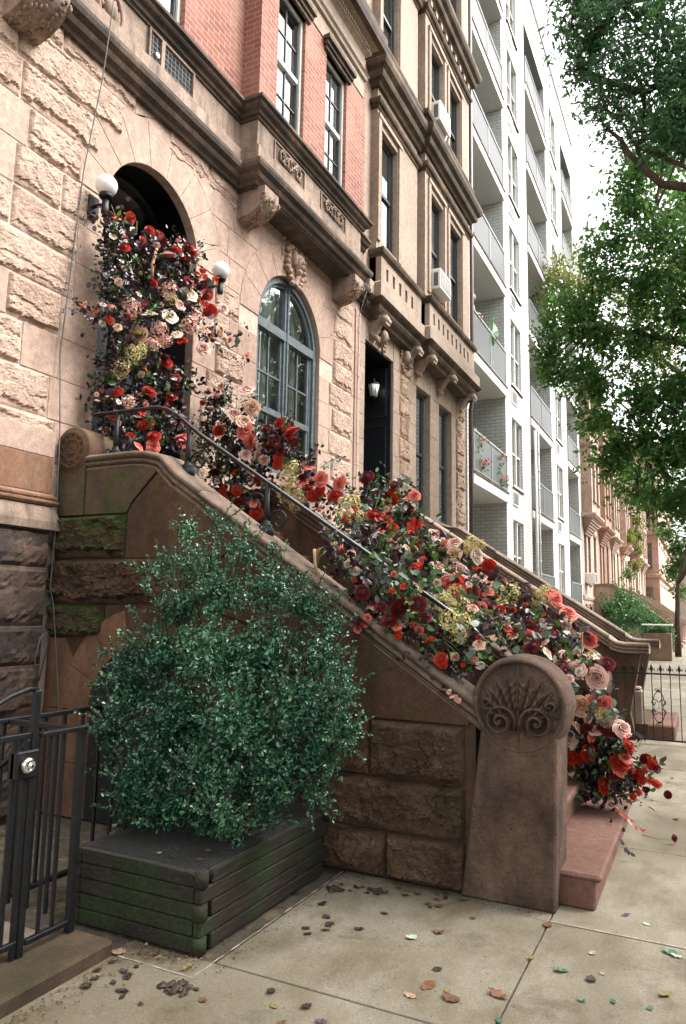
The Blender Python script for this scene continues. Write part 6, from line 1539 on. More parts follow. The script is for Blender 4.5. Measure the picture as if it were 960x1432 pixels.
G1B= [(-4.53, 4.44, 4.94, 0.11), (-4.53, 4.48, 4.79, 0.16), (-4.53, 4.54, 4.58, 0.19), (-4.53, 4.51, 4.34, 0.19), (-4.53, 4.74, 4.85, 0.17), (-4.53, 5.03, 4.99, 0.15), (-4.53, 5.34, 4.99, 0.17), (-4.53, 4.9, 4.68, 0.19), (-4.53, 5.25, 4.76, 0.17), (-4.53, 5.49, 4.83, 0.14), (-4.53, 4.45, 4.08, 0.16), (-4.53, 4.67, 4.07, 0.18), (-4.53, 4.6, 3.81, 0.18), (-4.58, 4.59, 3.59, 0.16), (-4.58, 4.56, 3.35, 0.16), (-4.58, 4.66, 3.15, 0.16), (-4.53, 4.79, 4.32, 0.17), (-4.53, 5.12, 4.45, 0.19), (-4.53, 5.44, 4.47, 0.19), (-4.53, 5.65, 4.74, 0.13), (-4.58, 4.98, 3.78, 0.19), (-4.58, 5.24, 3.68, 0.18), (-4.58, 5.38, 3.86, 0.14), (-4.58, 5.01, 3.44, 0.17), (-4.58, 5.27, 3.3, 0.18), (-4.58, 4.89, 3.21, 0.17), (-4.58, 5.53, 3.36, 0.1), (-4.58, 4.72, 3.0, 0.1), (-4.58, 5.43, 3.19, 0.1), (-4.53, 5.85, 4.43, 0.09), (-4.53, 6.3, 4.55, 0.07), (-4.53, 6.58, 4.44, 0.06), (-4.53, 4.17, 4.07, 0.05), (-4.53, 5.33, 5.17, 0.11), (-4.53, 5.61, 5.23, 0.07), (-4.58, 5.72, 3.85, 0.07)]
G2B= [(-4.48, 6.05, 3.78, 0.11), (-4.4, 6.05, 3.46, 0.16), (-4.52, 6.05, 3.25, 0.15), (-4.26, 6.05, 3.3, 0.19), (-4.08, 6.05, 3.43, 0.12), (-3.99, 6.05, 3.2, 0.19), (-3.78, 6.05, 3.29, 0.14), (-3.66, 6.05, 3.36, 0.1), (-4.2, 6.05, 2.99, 0.2), (-3.94, 6.05, 2.98, 0.17), (-4.51, 6.05, 3.06, 0.15), (-4.41, 6.05, 2.82, 0.16), (-4.18, 6.05, 2.7, 0.16), (-3.97, 6.05, 2.61, 0.13), (-3.77, 6.05, 3.11, 0.14), (-3.65, 6.05, 3.1, 0.11), (-3.8, 6.05, 2.75, 0.1), (-3.48, 6.05, 2.94, 0.11), (-3.32, 6.05, 2.79, 0.12), (-3.16, 6.05, 2.68, 0.12), (-3.4, 6.05, 3.08, 0.06), (-3.05, 6.05, 2.71, 0.09), (-3.24, 6.05, 2.61, 0.08), (-4.63, 6.05, 3.49, 0.11), (-4.45, 6.05, 3.9, 0.08), (-4.67, 6.05, 3.34, 0.09), (-4.54, 6.05, 3.6, 0.12), (-4.63, 6.05, 3.8, 0.08), (-4.7, 6.05, 3.18, 0.09), (-4.14, 6.05, 3.67, 0.09), (-4.34, 6.05, 3.16, 0.16)]
G3B= [(-2.7, 5.79, 2.58, 0.1), (-2.68, 5.97, 2.67, 0.13), (-2.46, 5.97, 2.66, 0.14), (-2.33, 5.97, 2.59, 0.13), (-2.55, 5.27, 2.35, 0.12), (-2.49, 5.57, 2.38, 0.16), (-2.38, 5.78, 2.38, 0.16), (-2.24, 5.93, 2.33, 0.16), (-2.38, 4.81, 2.15, 0.11), (-2.29, 4.86, 2.1, 0.15), (-2.18, 5.0, 2.06, 0.16), (-2.06, 5.15, 2.01, 0.16), (-1.99, 5.44, 2.03, 0.16), (-1.88, 5.54, 1.98, 0.14), (-2.16, 4.37, 1.91, 0.12), (-2.03, 4.37, 1.81, 0.14), (-1.85, 4.37, 1.77, 0.15), (-1.7, 4.37, 1.72, 0.14), (-1.71, 4.8, 1.73, 0.15), (-1.71, 5.19, 1.8, 0.14), (-2.05, 4.37, 1.65, 0.11), (-1.92, 4.37, 1.58, 0.11), (-1.8, 4.37, 1.49, 0.09), (-1.65, 4.37, 1.5, 0.12), (-1.52, 4.4, 1.45, 0.12), (-2.02, 5.68, 2.11, 0.12), (-1.76, 5.63, 1.93, 0.13), (-1.69, 5.8, 2.0, 0.09), (-1.55, 5.12, 1.74, 0.13), (-1.47, 5.41, 1.75, 0.12), (-1.37, 5.46, 1.7, 0.12), (-1.35, 4.63, 1.54, 0.14), (-1.25, 4.77, 1.5, 0.14), (-1.38, 4.4, 1.41, 0.13), (-1.24, 4.4, 1.4, 0.1), (-1.15, 4.58, 1.42, 0.09), (-1.24, 5.36, 1.6, 0.13), (-1.15, 5.41, 1.55, 0.14), (-1.06, 5.45, 1.5, 0.14), (-1.14, 4.92, 1.45, 0.11), (-0.96, 5.5, 1.45, 0.13), (-0.99, 4.96, 1.36, 0.1), (-0.88, 5.11, 1.32, 0.11), (-0.85, 5.4, 1.35, 0.1), (-0.76, 5.26, 1.26, 0.09), (-0.77, 4.89, 1.22, 0.07), (-1.52, 4.4, 1.32, 0.1), (-1.38, 4.4, 1.28, 0.1), (-1.45, 4.4, 1.17, 0.06), (-1.36, 4.4, 1.11, 0.04), (-1.27, 5.75, 1.71, 0.08), (-1.15, 5.8, 1.68, 0.07), (-1.26, 4.4, 1.29, 0.05), (-1.62, 4.37, 1.41, 0.06), (-2.22, 4.37, 2.01, 0.06), (-1.9, 4.37, 1.44, 0.06)]
G4B= [(-0.85, 5.85, 0.86, 0.1), (-0.78, 5.85, 0.81, 0.13), (-0.68, 5.85, 0.71, 0.13), (-0.83, 5.85, 0.65, 0.14), (-0.71, 5.85, 0.56, 0.16), (-0.86, 5.85, 0.46, 0.14), (-0.58, 5.85, 0.57, 0.1), (-0.54, 5.85, 0.47, 0.09), (-0.74, 5.85, 0.38, 0.15), (-0.62, 5.85, 0.36, 0.12), (-0.84, 5.85, 0.31, 0.09), (-0.49, 5.85, 0.4, 0.08), (-0.44, 5.85, 0.48, 0.05), (-0.7, 5.85, 0.95, 0.06), (-0.77, 5.85, 0.3, 0.11), (-0.59, 5.85, 0.29, 0.06)]
BUSH= [(-3.03, 3.75, 2.09, 0.07), (-2.95, 3.7, 1.88, 0.14), (-2.54, 3.7, 1.96, 0.1), (-2.68, 3.65, 1.69, 0.22), (-2.97, 3.6, 1.6, 0.18), (-2.35, 3.7, 1.7, 0.19), (-2.1, 3.7, 1.62, 0.17), (-2.98, 3.5, 1.3, 0.24), (-2.6, 3.5, 1.32, 0.29), (-2.28, 3.6, 1.33, 0.29), (-2.0, 3.7, 1.33, 0.2), (-3.15, 3.4, 1.09, 0.19), (-2.76, 3.4, 0.95, 0.29), (-2.32, 3.4, 0.99, 0.31), (-1.97, 3.5, 1.04, 0.27), (-1.81, 3.6, 1.16, 0.14), (-1.72, 3.5, 0.95, 0.1), (-2.87, 3.3, 0.68, 0.24), (-2.42, 3.3, 0.7, 0.25), (-2.08, 3.4, 0.75, 0.23), (-1.88, 3.5, 0.83, 0.17), (-3.15, 3.3, 0.85, 0.12), (-3.06, 3.2, 0.95, 0.1), (-2.87, 3.2, 0.59, 0.16), (-2.57, 3.2, 0.55, 0.13), (-2.22, 3.1, 0.59, 0.1), (-1.92, 3.5, 0.64, 0.09), (-3.14, 3.6, 1.83, 0.07), (-2.74, 3.7, 2.14, 0.05), (-1.76, 3.5, 1.0, 0.11), (-3.28, 3.5, 1.24, 0.11), (-1.99, 3.8, 1.49, 0.1)]
BTW= [(-2.8, 3.45, 2.19), (-2.68, 3.45, 1.98), (-2.4, 3.45, 2.08), (-2.3, 3.45, 1.81), (-3.0, 3.45, 1.84), (-3.14, 3.45, 1.86), (-3.18, 3.45, 1.6), (-3.26, 3.45, 1.46), (-3.43, 3.45, 1.13), (-3.4, 3.45, 1.0), (-3.44, 3.45, 0.85), (-1.59, 3.45, 1.2), (-1.63, 3.45, 0.93), (-1.69, 3.45, 1.12), (-1.78, 3.45, 1.47), (-2.06, 3.45, 1.97), (-1.92, 3.45, 1.81), (-2.13, 3.45, 1.95), (-3.39, 3.45, 1.35), (-3.45, 3.45, 0.59), (-1.61, 3.45, 1.08), (-1.7, 3.45, 0.57), (-2.92, 3.45, 1.95), (-2.55, 3.45, 1.98), (-1.8, 3.45, 0.63), (-2.44, 3.45, 0.38), (-3.24, 3.45, 0.6), (-3.34, 3.45, 0.75), (-3.17, 3.45, 0.42)]
T1B = [(-1.12, 9.0, 9.56, 0.33), (-0.68, 9.0, 9.29, 0.46), (-0.26, 9.0, 9.13, 0.54), (0.04, 9.0, 8.62, 0.53), (-0.96, 9.0, 8.98, 0.37), (-0.54, 9.0, 8.53, 0.5), (-0.14, 9.0, 8.19, 0.53), (-1.23, 9.0, 8.77, 0.17), (-0.93, 9.0, 8.31, 0.29), (-0.73, 9.0, 7.99, 0.36), (-0.42, 9.5, 8.03, 0.42), (-0.08, 9.0, 7.69, 0.44), (-0.86, 9.0, 7.69, 0.18), (0.06, 9.0, 7.27, 0.35), (0.35, 9.5, 8.49, 0.73), (0.72, 9.5, 9.36, 0.82), (0.52, 9.5, 10.27, 0.93), (-0.34, 9.5, 10.43, 0.58), (0.84, 9.0, 7.77, 0.75), (-0.66, 9.0, 7.43, 0.2), (-0.21, 9.0, 7.3, 0.18)]
T2B = [(-0.34, 17.0, 11.91, 0.66), (0.06, 17.0, 10.92, 0.73), (-1.0, 16.0, 10.47, 0.63), (-0.52, 16.0, 9.7, 0.92), (-1.39, 16.0, 9.73, 0.63), (0.0, 16.0, 9.1, 0.75), (-1.64, 16.0, 8.95, 0.55), (-0.85, 16.0, 8.63, 0.84), (-0.18, 16.0, 7.87, 0.82), (-2.03, 16.0, 8.36, 0.55), (-2.35, 16.0, 7.74, 0.56), (-1.75, 16.0, 7.65, 0.7), (-1.03, 16.0, 7.38, 0.76), (-2.82, 16.0, 7.48, 0.39), (-2.53, 16.0, 6.78, 0.55), (-1.78, 16.0, 6.52, 0.77), (-0.94, 16.0, 6.11, 0.9), (-0.25, 16.0, 6.18, 0.89), (-1.95, 16.0, 5.75, 0.54), (-1.39, 16.0, 5.22, 0.76), (-0.57, 16.0, 4.85, 0.88), (-1.69, 16.0, 4.63, 0.38), (-1.15, 16.0, 4.14, 0.57), (-0.48, 16.0, 3.8, 0.47), (-0.16, 16.0, 5.12, 0.87), (0.56, 16.0, 6.83, 1.3), (0.65, 16.0, 8.65, 1.32), (0.72, 16.0, 4.75, 0.99), (0.29, 16.0, 3.62, 0.57), (-0.76, 16.0, 3.45, 0.15), (-2.91, 16.0, 6.83, 0.19), (-2.07, 16.0, 6.88, 0.47)]
T3B = [(-4.39, 26.0, 14.44, 0.58), (-4.03, 26.0, 13.53, 0.78), (-4.67, 26.0, 13.1, 0.53), (-3.8, 26.0, 12.39, 0.78), (-3.28, 26.0, 13.39, 0.77), (-4.32, 26.0, 11.66, 0.57), (-3.5, 26.0, 14.53, 0.36), (-2.55, 26.0, 13.25, 0.76), (-4.79, 26.0, 13.82, 0.32)]
T4B = [(-1.79, 45.0, 6.38, 0.57), (-1.26, 45.0, 5.54, 0.65), (-1.5, 45.0, 4.13, 0.65), (-1.19, 45.0, 2.92, 0.56), (-1.9, 45.0, 8.24, 0.82), (-2.63, 45.0, 9.12, 0.67), (-0.94, 45.0, 4.53, 0.72), (-3.77, 45.0, 10.05, 0.68)]
# ------------------------------------------------------------------ flowers
VT = []
def petal_grid(mb_v, mb_f, fn, nu=4, nt=4):
    o = len(mb_v)
    for j in range(nt + 1):
        for i in range(nu + 1): mb_v.append(fn(-1 + 2 * i / nu, j / nt))
    w = nu + 1
    for j in range(nt):
        for i in range(nu): VT.append((len(mb_f), (j + .5) / nt)); mb_f.append((o + j * w + i, o + j * w + i + 1, o + (j + 1) * w + i + 1, o + (j + 1) * w + i))
def mk_flower(kind, seed):
    rg = random.Random(seed); V = []; F = []; vals = []; VT.clear()
    def close(val):
        while len(vals) < len(F): vals.append(min(1, max(0, val + rg.uniform(-.12, .12))))
    if kind == 'rose':
        rings = [(.11, .66, 2, 1.7), (.23, .66, 3, 1.15), (.37, .62, 3, 1.1), (.54, .54, 4, .86), (.72, .42, 5, .72), (.92, .26, 5, .70)]
        a0 = 0
        for ri, zi, n, w in rings:
            a0 += 1.1
            for k in range(n):
                a = a0 + 2 * PI * k / n + rg.uniform(-.15, .15); rr = ri * rg.uniform(.93, 1.07); zz = zi * rg.uniform(.92, 1.06); cu = .16 + .16 * ri
                def fn(u, t, a=a, rr=rr, zz=zz, w=w, cu=cu):
                    th = a + u * w; curl = max(0, t - .7) / .3
                    rho = rr * (.25 + .75 * min(1, t * 2.4) ** .8) * (1 + .13 * u) + (cu + .05) * curl * curl * max(rr, .3)
                    z = zz * (-.25 + 1.25 * min(1, t * 1.15)) - .34 * zz * u * u * t - curl * curl * .16 * rr
                    return (rho * math.cos(th), rho * math.sin(th), z)
                petal_grid(V, F, fn, 4, 5); close(.22 + .62 * (ri if ri < .7 else .75))
    elif kind in ('dahlia', 'pompon'):
        n = 110 if kind == 'dahlia' else 150; sph = 1.05 if kind == 'dahlia' else 1.6
        for k in range(n):
            t = (k + .5) / n; phi = math.acos(1 - t * sph) ; az = k * 2.39996
            R_ = (.82 if kind == 'dahlia' else .86); L = (.16 + .26 * t) if kind == 'dahlia' else .15; W = L * .42
            d = Vector((math.sin(phi) * math.cos(az), math.sin(phi) * math.sin(az), math.cos(phi) * (.78 if kind == 'dahlia' else 1)))
            up = Vector((0, 0, 1)); T = (d - up * .55 if kind == 'dahlia' else d).normalized(); S = d.cross(Vector((-math.sin(az), math.cos(az), .01))).normalized(); S2 = T.cross(S).normalized() if kind != 'dahlia' else Vector((-math.sin(az), math.cos(az), 0))
            b = d * (R_ - .22); tip = d * R_ + (d * .6 + Vector((math.cos(az), math.sin(az), 0)) * .6 * t).normalized() * L * .8
            m = (b + tip) / 2 + d * .03
            o = len(V); V.extend([tuple(b), tuple(m + S2 * W * 1.25), tuple(tip + S2 * W * .35), tuple(tip + d * .02), tuple(tip - S2 * W * .35), tuple(m - S2 * W * 1.25), tuple(m - d * .05)])
            F.extend([(o, o + 1, o + 6), (o + 1, o + 2, o + 3, o + 6), (o + 6, o + 3, o + 4, o + 5), (o, o + 6, o + 5)]); close(.15 + .6 * t)
        o = len(V)     # solid heart so the flower never looks hollow
        for i in range(5):
            ph = PI * i / 4 * .98 + .01
            for k in range(10): V.append((.66 * math.sin(ph) * math.cos(k * PI / 5), .66 * math.sin(ph) * math.sin(k * PI / 5), .6 * math.cos(ph)))
        for i in range(4):
            for k in range(10): F.append((o + i * 10 + k, o + i * 10 + (k + 1) % 10, o + (i + 1) * 10 + (k + 1) % 10, o + (i + 1) * 10 + k))
        close(.12)
    elif kind == 'lily':
        for k in range(6):
            a = 2 * PI * k / 6 + rg.uniform(-.25, .25); rr = rg.uniform(.8, 1.05) * (1 if k % 2 else .85); zz = rg.uniform(.45, .9); tw = rg.uniform(-.3, .3)
            def fn(u, t, a=a, rr=rr, zz=zz, tw=tw):
                wd = .62 * math.sin(PI * min(1, t * .93 + .05)) ** .7
                rho = rr * (t ** .85); th = a + u * wd * .85 / (1 + .4 * t) + tw * t
                return (rho * math.cos(th), rho * math.sin(th), zz * math.sin(t * 1.9) * (.85 + .18 * u * u) + .05 * math.sin(u * 5 + t * 4))
            petal_grid(V, F, fn, 5, 6); close(.35 + .4 * rg.random())
        for k in range(5):
            a = 2 * PI * k / 5; o = len(V)
            V.extend([(0, 0, 0), (.03, 0, 0), (.16 * math.cos(a), .16 * math.sin(a), .6), (.19 * math.cos(a), .19 * math.sin(a), .6)]); F.append((o, o + 1, o + 3, o + 2)); close(1)
    elif kind == 'cluster':
        n = 70
        for k in range(n):
            t = (k + .5) / n; phi = math.acos(1 - 1.75 * t); az = k * 2.39996; R_ = .82 + rg.uniform(-.18, .15)
            d = Vector((math.sin(phi) * math.cos(az), math.sin(phi) * math.sin(az), math.cos(phi))) ; c = d * R_
            nrm = (d + Vector([rg.uniform(-.5, .5) for _ in range(3)])).normalized(); a_ = nrm.orthogonal().normalized(); b_ = nrm.cross(a_); s_ = rg.uniform(.13, .21); val = rg.random(); ph = rg.random() * 3
            for q in range(4):
                th = ph + q * PI / 2; e = a_ * math.cos(th) + b_ * math.sin(th); f_ = nrm.cross(e); o = len(V)
                V.extend([tuple(c), tuple(c + e * s_ * .55 + f_ * s_ * .42 + nrm * .03), tuple(c + e * s_ * 1.05 + nrm * .01), tuple(c + e * s_ * .55 - f_ * s_ * .42 + nrm * .03)]); F.append((o, o + 1, o + 2, o + 3)); close(val)
        for k in range(14):
            d = Vector([rg.uniform(-1, 1) for _ in range(3)]).normalized(); o = len(V); V.extend([(0, 0, -.3), tuple(d * .8 + Vector((0, 0, .0))), tuple(d * .8 + Vector((.02, .02, 0)))]); F.append((o, o + 1, o + 2)); close(0)
    elif kind == 'berry':
        for i in range(7):
            ph = PI * i / 6
            for k in range(10): V.append((max(.01, math.sin(ph)) * math.cos(k * PI / 5), max(.01, math.sin(ph)) * math.sin(k * PI / 5), math.cos(ph) * 1.05))
        for i in range(6):
            for k in range(10): F.append((i * 10 + k, i * 10 + (k + 1) % 10, (i + 1) * 10 + (k + 1) % 10, (i + 1) * 10 + k))
        close(.6)
    if kind in ('rose', 'lily'):
        for i, t in VT: vals[i] = min(1, max(0, vals[i] * .85 - .42 + .85 * t ** 1.8))  # petal bases darkened, lips lightened: shade between petals put into the colour
    return V, F, vals
KIND = {'r': ('rose', 'f_r', 'rose'), 'p': ('rose', 'f_p', 'rose'), 'w': ('rose', 'f_w', 'rose'), 'c': ('rose', 'f_c', 'rose'), 'd': ('dahlia', 'f_d', 'dahlia'), 'm': ('dahlia', 'f_m', 'dahlia'),
        't': ('lily', 'f_t', 'scarlet_bloom'), 'o': ('pompon', 'f_o', 'pompon_flower'), 'h': ('cluster', 'f_h', 'hydrangea'), 'k': ('cluster', 'f_k', 'hydrangea'), 'b': ('berry', 'f_o', 'berry')}
FM = {}
def fmesh(code, var):
    if (code, var) not in FM:
        kd, mt, nm = KIND[code]; V, F, vals = mk_flower(kd, hash_(code) + var)
        me = bpy.data.meshes.new(nm); me.from_pydata(V, [], F); me.materials.append(M[mt]); fattr(me, vals)
        me.polygons.foreach_set('use_smooth', [kd in ('rose', 'lily', 'berry')] * len(F)); me.update(); FM[(code, var)] = me
    return FM[(code, var)]
def hash_(s): return ord(s) * 17
def add_flower(parent, code, x, y, z, r_, rg, face):
    kd, mt, nm = KIND[code]
    if code in 'rpwc' and r_ < .028 and rg.random() < .3: pass
    o = bpy.data.objects.new(nm, fmesh(code, rg.randrange(3))); COL.objects.link(o)
    o.parent = parent; off = Vector(parent.location); o.location = Vector((x, y, z)) - off
    d = (Vector(face) + Vector([rg.uniform(-.75, .75) for _ in range(3)])).normalized()
    q = d.to_track_quat('Z', 'Y'); o.rotation_mode = 'QUATERNION'
    from mathutils import Quaternion
    o.rotation_quaternion = q @ Quaternion((0, 0, 1), rg.uniform(0, 6.28))
    s = r_ * {'m': .76, 'd': .82, 't': .9, 'r': .88, 'p': .88, 'c': .88, 'w': .85}.get(code, 1.0); o.scale = (s, s * rg.uniform(.85, 1.05), s * rg.uniform(.85, 1.15))
    return o
def garland(name, loc, label, FLW, BLB, seed, face, sizes=(1, 1, 1), stems=20, minx=None, dark=.6):
    t = thing(name, loc, label, 'flower garland'); rg = random.Random(seed)
    for (c, x, y, z, r_) in FLW: add_flower(t, c, x, y, z, r_, rg, face)
    blb = [(x - face[0] * .02, y - face[1] * .02, z, r_ * 1.0) for x, y, z, r_ in BLB]
    vol = sum(r_ ** 2 for *_, r_ in blb)
    keep = None
    leaves('dark_foliage', blb, vol * 3300 * sizes[0], .046, 'purple', t, .62, .2, seed + 1, stretch=(1, 1, 1), oval=True, clump=9)
    leaves('green_foliage', blb, vol * 2300 * sizes[1], .045, 'darkgreen', t, .5, .3, seed + 2, oval=True, clump=8)
    leaves('eucalyptus_foliage', blb, vol * 1000 * sizes[2], .048, 'euca', t, .85, .5, seed + 3, oval=True, clump=7)
    st = MB()
    for i in range(stems):
        bx, by, bz, br = rg.choice(blb); a = Vector((bx, by, bz)) + Vector([rg.uniform(-br, br) for _ in range(3)]) * .5
        d = (Vector(face) * .5 + Vector([rg.uniform(-1, 1) for _ in range(3)])).normalized(); L = rg.uniform(.10, .24)
        st.tube([a, a + d * L * .5 + Vector((0, 0, .01)), a + d * L], [.004, .003, .0015], 'greenstem' if rg.random() < .6 else 'stem', 5)
    st.obj('stem', None, t)
    # small filler blooms
    code = ['p', 'd', 'k', 'c', 't', 'r', 'o', 'p', 'w', 'r', 'w', 't', 'k', 'h', 'p', 'r', 'o', 't']
    bw_ = [b for b in blb]
    for i in range(int(min(100, vol * 130))):
        bx, by, bz, br = rg.choice(bw_); dd = (Vector(face) + Vector([rg.uniform(-.9, .9) for _ in range(3)])).normalized()
        p = Vector((bx, by, bz)) + dd * br * .8
        add_flower(t, rg.choice(code), p.x, p.y, p.z, rg.uniform(.017, .036), rg, face)
    return t
FACE = (.45, -.80, .40)
garland('flower_garland', (-4.6, 5.0, 2.9), 'flower garland filling the arched doorway, red dahlias above cream and blush roses', G1F, G1B, 31, (.75, -.55, .35), (2.0, .8, .2))
garland('flower_garland', (-3.7, 6.0, 2.5), 'flower garland climbing the far handrail below the arched window, peach roses over maroon blooms', G2F, G2B, 32, FACE, (1.5, .8, .4))
garland('flower_garland', (-2.0, 5.0, 1.6), 'big flower garland tumbling over the lower handrail and carved newel, dahlias, roses and cream hydrangea', G3F, G3B, 33, FACE, (1.25, 1.0, .9), 40)
garland('flower_garland', (-.8, 5.75, .4), 'flower bunch on the bottom step behind the carved newel, red dahlias spilling onto the pavement', G4F, G4B, 34, FACE, (2.6, 1.5, .3))
# loose pale sprigs
def sprig(parent, base, tip, n, size, mat, name='sprig', seed=1, asp=.55):
    rg = random.Random(seed); b = MB(); B = Vector(base); T = Vector(tip); V = []; F = []; vals = []
    b.tube([B, (B + T) / 2 + Vector((0, 0, .02)), T], [.004, .003, .0015], 'stem', 5)
    so_ = b.obj(name, None, parent)
    for i in range(n):
        t = .15 + .85 * i / (n - 1); c = B.lerp(T, t); d = (T - B).normalized()
        sd_ = Vector([rg.uniform(-1, 1) for _ in range(3)]); e = (d * .5 + sd_.normalized()).normalized(); s_ = size * rg.uniform(.7, 1.1); wv = e.cross(Vector((.3, -.8, .4))).normalized() * s_ * asp * .5
        o = len(V); V += [tuple(c), tuple(c + e * s_ * .35 + wv), tuple(c + e * s_ * .75 + wv * .8), tuple(c + e * s_), tuple(c + e * s_ * .75 - wv * .8), tuple(c + e * s_ * .35 - wv)]
        F.append((o, o + 1, o + 2, o + 3, o + 4, o + 5)); vals.append(rg.uniform(.3, 1))
    me = bpy.data.meshes.new(name + '_leaf'); me.from_pydata(V, [], F); me.materials.append(M[mat]); fattr(me, vals)
    o = bpy.data.objects.new('leaf', me); COL.objects.link(o); o.parent = so_; fixp(o, so_)
gls = [o for o in bpy.data.objects if o.name.startswith('flower_garland')]
g1, g2, g3, g4 = gls[0], gls[1], gls[2], gls[3]
sprig(g4, (-.80, 5.7, .82), (-.68, 5.72, 1.09), 26, .062, 'euca', seed=4, asp=.5)
sprig(g4, (-.74, 5.7, .80), (-.60, 5.70, .96), 16, .060, 'euca', seed=5, asp=.5)
sprig(g3, (-1.42, 4.25, 1.15), (-1.32, 4.20, 1.08), 8, .05, 'f_r', seed=6, asp=.6)
sprig(g1, (-4.45, 5.9, 4.35), (-4.38, 6.28, 4.22), 14, .035, 'purple', seed=7)
sprig(g2, (-4.25, 5.95, 3.55), (-4.30, 5.95, 3.95), 22, .045, 'purple', seed=8)
sprig(g2, (-3.2, 5.95, 2.95), (-2.95, 5.9, 3.02), 12, .055, 'euca', seed=9)
sprig(g4, (-.66, 5.6, .30), (-.42, 5.5, .16), 18, .03, 'f_c', seed=10)
sprig(g4, (-.66, 5.5, .22), (-.50, 5.35, .05), 18, .04, 'purple', seed=11)
b = MB(); b.tube([(-2.42, 4.44, 1.86), (-2.36, 4.40, 2.02), (-2.28, 4.38, 2.03), (-2.12, 4.36, 1.88)], [.013, .016, .014, .012], 'stem', 8)
b.tube([(-2.40, 4.40, 2.02), (-2.37, 4.36, 1.9), (-2.28, 4.34, 1.74)], [.014, .012, .008], 'stem', 8)
b.obj('bare_branch', None, g3)
b = MB(); b.tube([(-4.42, 4.86, 4.62), (-4.44, 4.87, 4.75), (-4.42, 4.90, 4.92)], [.014, .018, .013], 'stem', 8); b.obj('bare_branch', None, g1)
# ------------------------------------------------------------------ shrub in the planter
SH = thing('shrub', (-2.5, 3.6, .36), 'dense dark green small leaved holly bush growing out of the timber planter', 'shrub')
def keepb(P):
    return (P[:, 1] < 4.20) & (P[:, 2] > .39)
bl = [(x, y + .05, z, r_) for x, y, z, r_ in BUSH] + [(-2.42, 3.35, .52, .16), (-2.72, 3.3, .50, .17), (-2.15, 3.45, .55, .15), (-2.9, 3.25, .52, .14), (-2.25, 3.3, .48, .10)]
import numpy as np
leaves('foliage', [(x, y, z, r_ * .88) for x, y, z, r_ in bl], 38000, .0235, 'boxleaf', SH, .5, .35, 5, jit=.3, upbias=.35, oval=True, stretch=(1, 1.0, 1), clump=16, keep=keepb, spray=.9)
leaves('inner_foliage', [(x, y + .06, z, r_ * .72) for x, y, z, r_ in bl], 12000, .022, 'boxleaf', SH, .6, .0, 6, keep=keepb)
tw = MB(); rg = random.Random(9); V = []; F = []; vals = []
root = Vector((-2.55, 3.62, .37))
def addtwig(a, b_, sub=True, dens=1.0):
    L = (b_ - a).length; n = max(2, int(L / .012 * dens)); d = (b_ - a).normalized()
    tw.tube([a, (a + b_) / 2 + Vector([rg.uniform(-.02, .02) for _ in range(3)]), b_], [.0035, .0025, .001], 'bark', 4, cap=False)
    for i in range(n):
        c = a.lerp(b_, .1 + .9 * i / n)
        for _ in range(2):
            e = (d * .7 + Vector([rg.uniform(-1, 1) for _ in range(3)])).normalized(); s_ = .022 * rg.uniform(.6, 1.15); wv = e.cross(Vector([rg.uniform(-1, 1) for _ in range(3)])).normalized() * s_ * .27
            o = len(V); V.extend([tuple(c), tuple(c + e * s_ * .35 + wv), tuple(c + e * s_ * .75 + wv * .8), tuple(c + e * s_), tuple(c + e * s_ * .75 - wv * .8), tuple(c + e * s_ * .35 - wv)]); F.append((o, o + 1, o + 2, o + 3, o + 4, o + 5)); vals.append(min(1, rg.uniform(.25, 1)))
for tip in BTW:
    T = Vector(tip) ; B = Vector((-2.55, 3.6, 1.0)).lerp(T, .70); T = T + (T - B).normalized() * .02
    addtwig(B, T)
    for s_ in range(5):
        m_ = B.lerp(T, rg.uniform(.1, .8)); addtwig(m_, m_ + ((T - B).normalized() * .6 + Vector([rg.uniform(-1, 1) for _ in range(3)]) * .7).normalized() * rg.uniform(.05, .11))
for i in range(520):       # short sprays all over the outline
    x, y, z, r_ = rg.choice(bl); d = Vector([rg.gauss(0, 1) for _ in range(3)]); d.z += .5; d.normalize()
    a = Vector((x, y, z)) + d * r_ * .68
    if a.z < .45 or a.y > 4.1: continue
    addtwig(a, a + (d + Vector((0, 0, .35))).normalized() * rg.uniform(.08, .19), dens=.9)
me = bpy.data.meshes.new('shoot_leaves'); me.from_pydata(V, [], F); me.materials.append(M['boxleaf']); fattr(me, vals); o = bpy.data.objects.new('shoot_leaves', me); COL.objects.link(o); o.parent = SH; fixp(o, SH)
for i in range(46):      # upright feathery shoots along the top
    fx = rg.random(); px_ = -3.12 + 1.35 * fx; zt = 2.03 - abs(px_ + 2.95) * .50 if px_ > -2.95 else 2.05 - abs(px_ + 2.95) * 2.6
    zt += rg.uniform(-.12, .04); a = Vector((px_ + rg.uniform(-.05, .05), rg.uniform(3.4, 3.9), zt - .22)); addtwig(a, a + Vector((rg.uniform(-.05, .07), rg.uniform(-.04, .04), rg.uniform(.20, .34))), dens=1.1)
for i in range(60):
    x, y, z, r_ = rg.choice(bl); T = Vector((x, y, z)); a = root + Vector((rg.uniform(-.3, .25), rg.uniform(-.15, .15), 0))
    tw.tube([a, a.lerp(T, .4) + Vector((0, 0, .12)), T], [.009, .006, .003], 'bark', 5, cap=False)
tw.obj('stem', None, SH)
